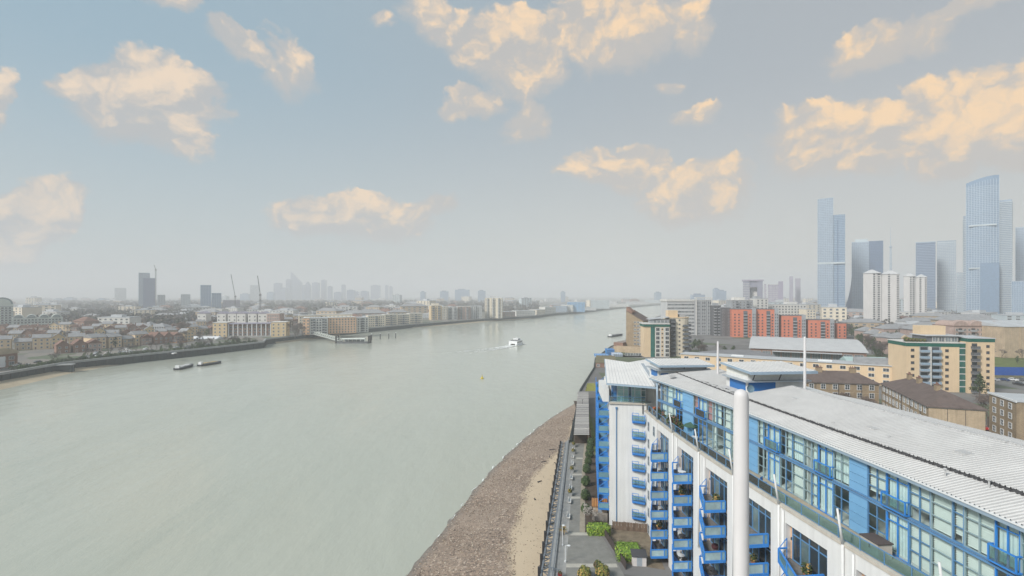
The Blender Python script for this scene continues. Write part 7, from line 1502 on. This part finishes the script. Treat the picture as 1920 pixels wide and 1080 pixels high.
for i in range(34): x, y = R.uniform(318, 372), R.uniform(455, 590); tree(R.choice((0, 1, 3, 3, 3, 2)), x, y, 0, R.uniform(1.1, 1.7), 'beside the orange-red flats')
for i in range(16): tree(R.choice((0, 1, 3)), R.uniform(118, 150), R.uniform(345, 420), 0, R.uniform(.7, 1.1), 'behind the dark-roofed shed')
for i in range(10): tree(R.choice((3, 3, 0)), R.uniform(300, 345), R.uniform(312, 345), 0, R.uniform(.5, .9), 'on the rough grass')
for i in range(24): tree(R.choice((0, 1, 2, 3)), R.uniform(370, 560), R.uniform(440, 650), 0, R.uniform(.8, 1.3), 'around the white tower blocks')
for i in range(56):
    j = R.randrange(12, 58); p = bank[j]; q = bank[j + 1]; a = atan2(q[1] - p[1], q[0] - p[0]); o_ = R.uniform(4, 9) if i % 3 else R.uniform(12, 26); k = R.choice((3, 3, 3, 0)) if o_ < 10 else R.choice((0, 1, 2, 3)); tree(k, p[0] - sin(a) * o_, p[1] + cos(a) * o_, LZ, R.uniform(.45, .75) if k > 2 else R.uniform(.6, .9), 'along the far river wall')
for i in range(60): x, y = P(R.uniform(0, 420), R.uniform(618, 655), LZ); tree(R.choice((0, 1, 2, 0, 3)), x, y, LZ, R.uniform(.7, 1.15), 'among the far-bank houses')
for i in range(22): x, y = P(R.uniform(525, 568), R.uniform(620, 634), LZ); tree(R.choice((0, 1, 2)), x, y, LZ, R.uniform(1.1, 1.6), 'beside the colonnade')
for (px_, py_) in ((340, 632), (344, 630), (350, 632), (420, 628), (440, 630), (452, 630)): x, y = P(px_, py_, LZ); tree(1, x, y, LZ, R.uniform(1.2, 1.6), 'near the netted building')
# ------------------------------------------------------------------ low shrubs behind the far wall, and woodland beyond the houses
def scrub(name, pts_fn, n, label, cat, mats, seed, hmin, hmax, per=26):
    rr = random.Random(seed); b = MB()
    for _ in range(n):
        x, y, z, s = pts_fn(rr); h = rr.uniform(hmin, hmax) * s; w = h * rr.uniform(.35, .6); mi = rr.randrange(len(mats))
        b.tube((x, y, z), (x, y, z + h * .5), h * .02, h * .012, 3, mi, False)
        for k in range(per):
            v = Vector((rr.gauss(0, 1), rr.gauss(0, 1), rr.gauss(0, 1))).normalized() * (.5 + .5 * rr.random()); p = Vector((x + v.x * w, y + v.y * w, z + h * .58 + v.z * h * .42)); a = Vector((rr.uniform(-1, 1), rr.uniform(-1, 1), rr.uniform(-.6, 1))).normalized() * h * rr.uniform(.09, .2); c = a.cross(v).normalized() * h * rr.uniform(.05, .12); b.quad([p - a, p + c, p + a, p - c], mi)
    return tag(b.build(name, mats), label, cat, kind='stuff')
def wood_pts(rr):
    while True:
        d = 690 + (rr.random() ** 1.3) * 2400; px_ = rr.uniform(60, 1010) if d > 1200 else rr.uniform(60, 420); x = (px_ - CX) / F * d
        if x < lat_on(LB, d) - 40 - d * .03: return x, y_(d), LZ, 1.0 if d < 1500 else 1.25
def y_(d): return d
m_w1 = mat('wood_grey', (.105, .10, .105), .3, .02, .95); m_w2 = mat('wood_brown', (.125, .105, .095), .3, .02, .95); m_w3 = mat('wood_green', (.075, .085, .06), .3, .02, .95)
scrub('far_woodland', wood_pts, 3600, 'far-off grey winter woodland behind the west bank houses', 'woodland', [m_w1, m_w2, m_w1, m_w3], 5, 9, 15)
def east_pts(rr):
    while True:
        d = 620 + (rr.random() ** 1.4) * 2600; x = rr.uniform(.15, 1.02) * d
        if x > lat_on(RB, d) + 60: return x, d, 0, 1.0
scrub('far_woodland', east_pts, 1500, 'scattered far-off trees among the east side streets', 'woodland', [m_w1, m_w2, m_w3], 6, 8, 13)
def wall_pts(rr): j = rr.randrange(4, 58); p = bank[j]; q = bank[j + 1]; a = atan2(q[1] - p[1], q[0] - p[0]); o_ = rr.uniform(2.2, 6.5); t = rr.random(); return p[0] + (q[0] - p[0]) * t - sin(a) * o_, p[1] + (q[1] - p[1]) * t + cos(a) * o_, LZ, 1.0
scrub('wall_shrubs', wall_pts, 520, 'low dark shrubs growing along the top of the far river wall', 'shrubs', [m_leafd, m_leafm, m_w3], 8, 1.5, 3.2)
# ================================================================== FILLER STREETS
taken = [(o.location.x, o.location.y, max(14, 0.0)) for o in COL.objects if o.parent is None and o.type == 'EMPTY' and o.get('category') in ('apartment block', 'house', 'tower', 'tower block', 'warehouse', 'office block', 'terrace', 'hall', 'building', 'apartment tower', 'shed')]
def far_block(w, dp, h, wm, rm, label, group, roof):
    o = thing('city_block', label, 'building', (0, 0, 0), 0, group); pbox(o, 'wall', wm, -w / 2, w / 2, 0, dp, -1, h)
    if roof == 'flat': pbox(o, 'roof', rm, -w / 2 - .3, w / 2 + .3, -.3, dp + .3, h, h + .6); pbox(o, 'plant_room', rm, -w * .2, w * .15, dp * .3, dp * .7, h + .6, h + 3)
    else: hip(o, -w / 2, w / 2, 0, dp, h + .25, min(w, dp) * .28, rm, .5)
    rows = max(1, int(h / 3.0)); n = max(3, int(w / 5))
    for k in range(rows):
        for i in range(n): ob('window', wmesh(2.4, 1.5, m_offw, m_wglass2, 'plain'), o, (-w / 2 + w * (i + .5) / n, -.02, .9 + k * (h - .6) / rows))
    return o
FS = [(26, 14, 9, m_pinkbrick, m_tileg, 'pink brick', 'hip'), (34, 16, 12, m_offw, m_flat, 'white', 'flat'), (22, 14, 8, m_redbrick, m_tiler, 'red brick', 'hip'), (40, 18, 10, m_lgrey, m_flat, 'pale grey', 'flat'), (28, 14, 13, m_tanbrick, m_tileg, 'tan brick', 'hip'), (24, 18, 18, m_cream2, m_flat, 'cream', 'flat'), (36, 22, 7, m_ggrey, m_flat, 'grey', 'flat'), (20, 16, 24, m_tp, m_flat, 'tall pale', 'flat')]
FB = [[], []]; 
FPR = [far_block(w, dp, h, wm, rm, nm + ' block', 'x', rf) for (w, dp, h, wm, rm, nm, rf) in FS]; FPU = [[] for _ in FS]
def fill(n, pick, z, where, seed):
    rr = random.Random(seed); done = 0; tries = 0
    while done < n and tries < n * 30:
        tries += 1; x, d = pick(rr); ok = all(hypot(x - a, d - b) > 30 + d * .006 for a, b, _ in taken)
        if not ok: continue
        taken.append((x, d, 0)); k = rr.choices(range(8), (4, 3, 4, 2, 3, 2, 2, .7))[0]; s = rr.uniform(.8, 1.25) * (1 + d / 6000); place(FPR[k], FPU[k], (x, d, z), rr.uniform(-.5, .5), FS[k][5] + ' block ' + where, FS[k][5] + ' blocks ' + where, (s * rr.uniform(.8, 1.4), s, s * rr.uniform(.75, 1.15))); done += 1
def pick_e(rr):
    while True:
        d = 560 + rr.random() ** 1.3 * 1300; x = rr.uniform(.28, 1.02) * d
        if x > lat_on(RB, d) + 45: return x, d
def pick_e2(rr):
    while True:
        d = 1500 + rr.random() ** 1.2 * 2600; x = rr.uniform(.2, 1.02) * d
        if x > lat_on(RB, d) + 60: return x, d
def pick_w(rr):
    while True:
        d = 620 + rr.random() ** 1.2 * 900; x = rr.uniform(-1.02, -.1) * d
        if x < lat_on(LB, d) - 50: return x, d
def pick_w2(rr):
    while True:
        d = 1500 + rr.random() ** 1.2 * 2600; x = rr.uniform(-1.02, .25) * d
        if x < lat_on(LB, d) - 60: return x, d
def pick_m(rr):
    d = rr.uniform(400, 640); return rr.uniform(.68, 1.0) * d, d
fill(105, pick_e, 0, 'in the streets below the eastern towers', 1); fill(80, pick_e2, 0, 'in the hazy far streets to the north', 2); fill(75, pick_w, LZ, 'behind the far-bank houses', 3); fill(80, pick_w2, LZ, 'in the hazy far streets across the river', 4); fill(14, pick_m, 0, 'around the white tower blocks', 5)
for p_, u_ in list(zip(CP, CU)) + list(zip(BT, BU)) + list(zip(ET, EU)) + list(zip(FPR, FPU)) + list(zip(HP, HU)):
    if not u_:
        for c in list(p_.children): bpy.data.objects.remove(c)
        bpy.data.objects.remove(p_)
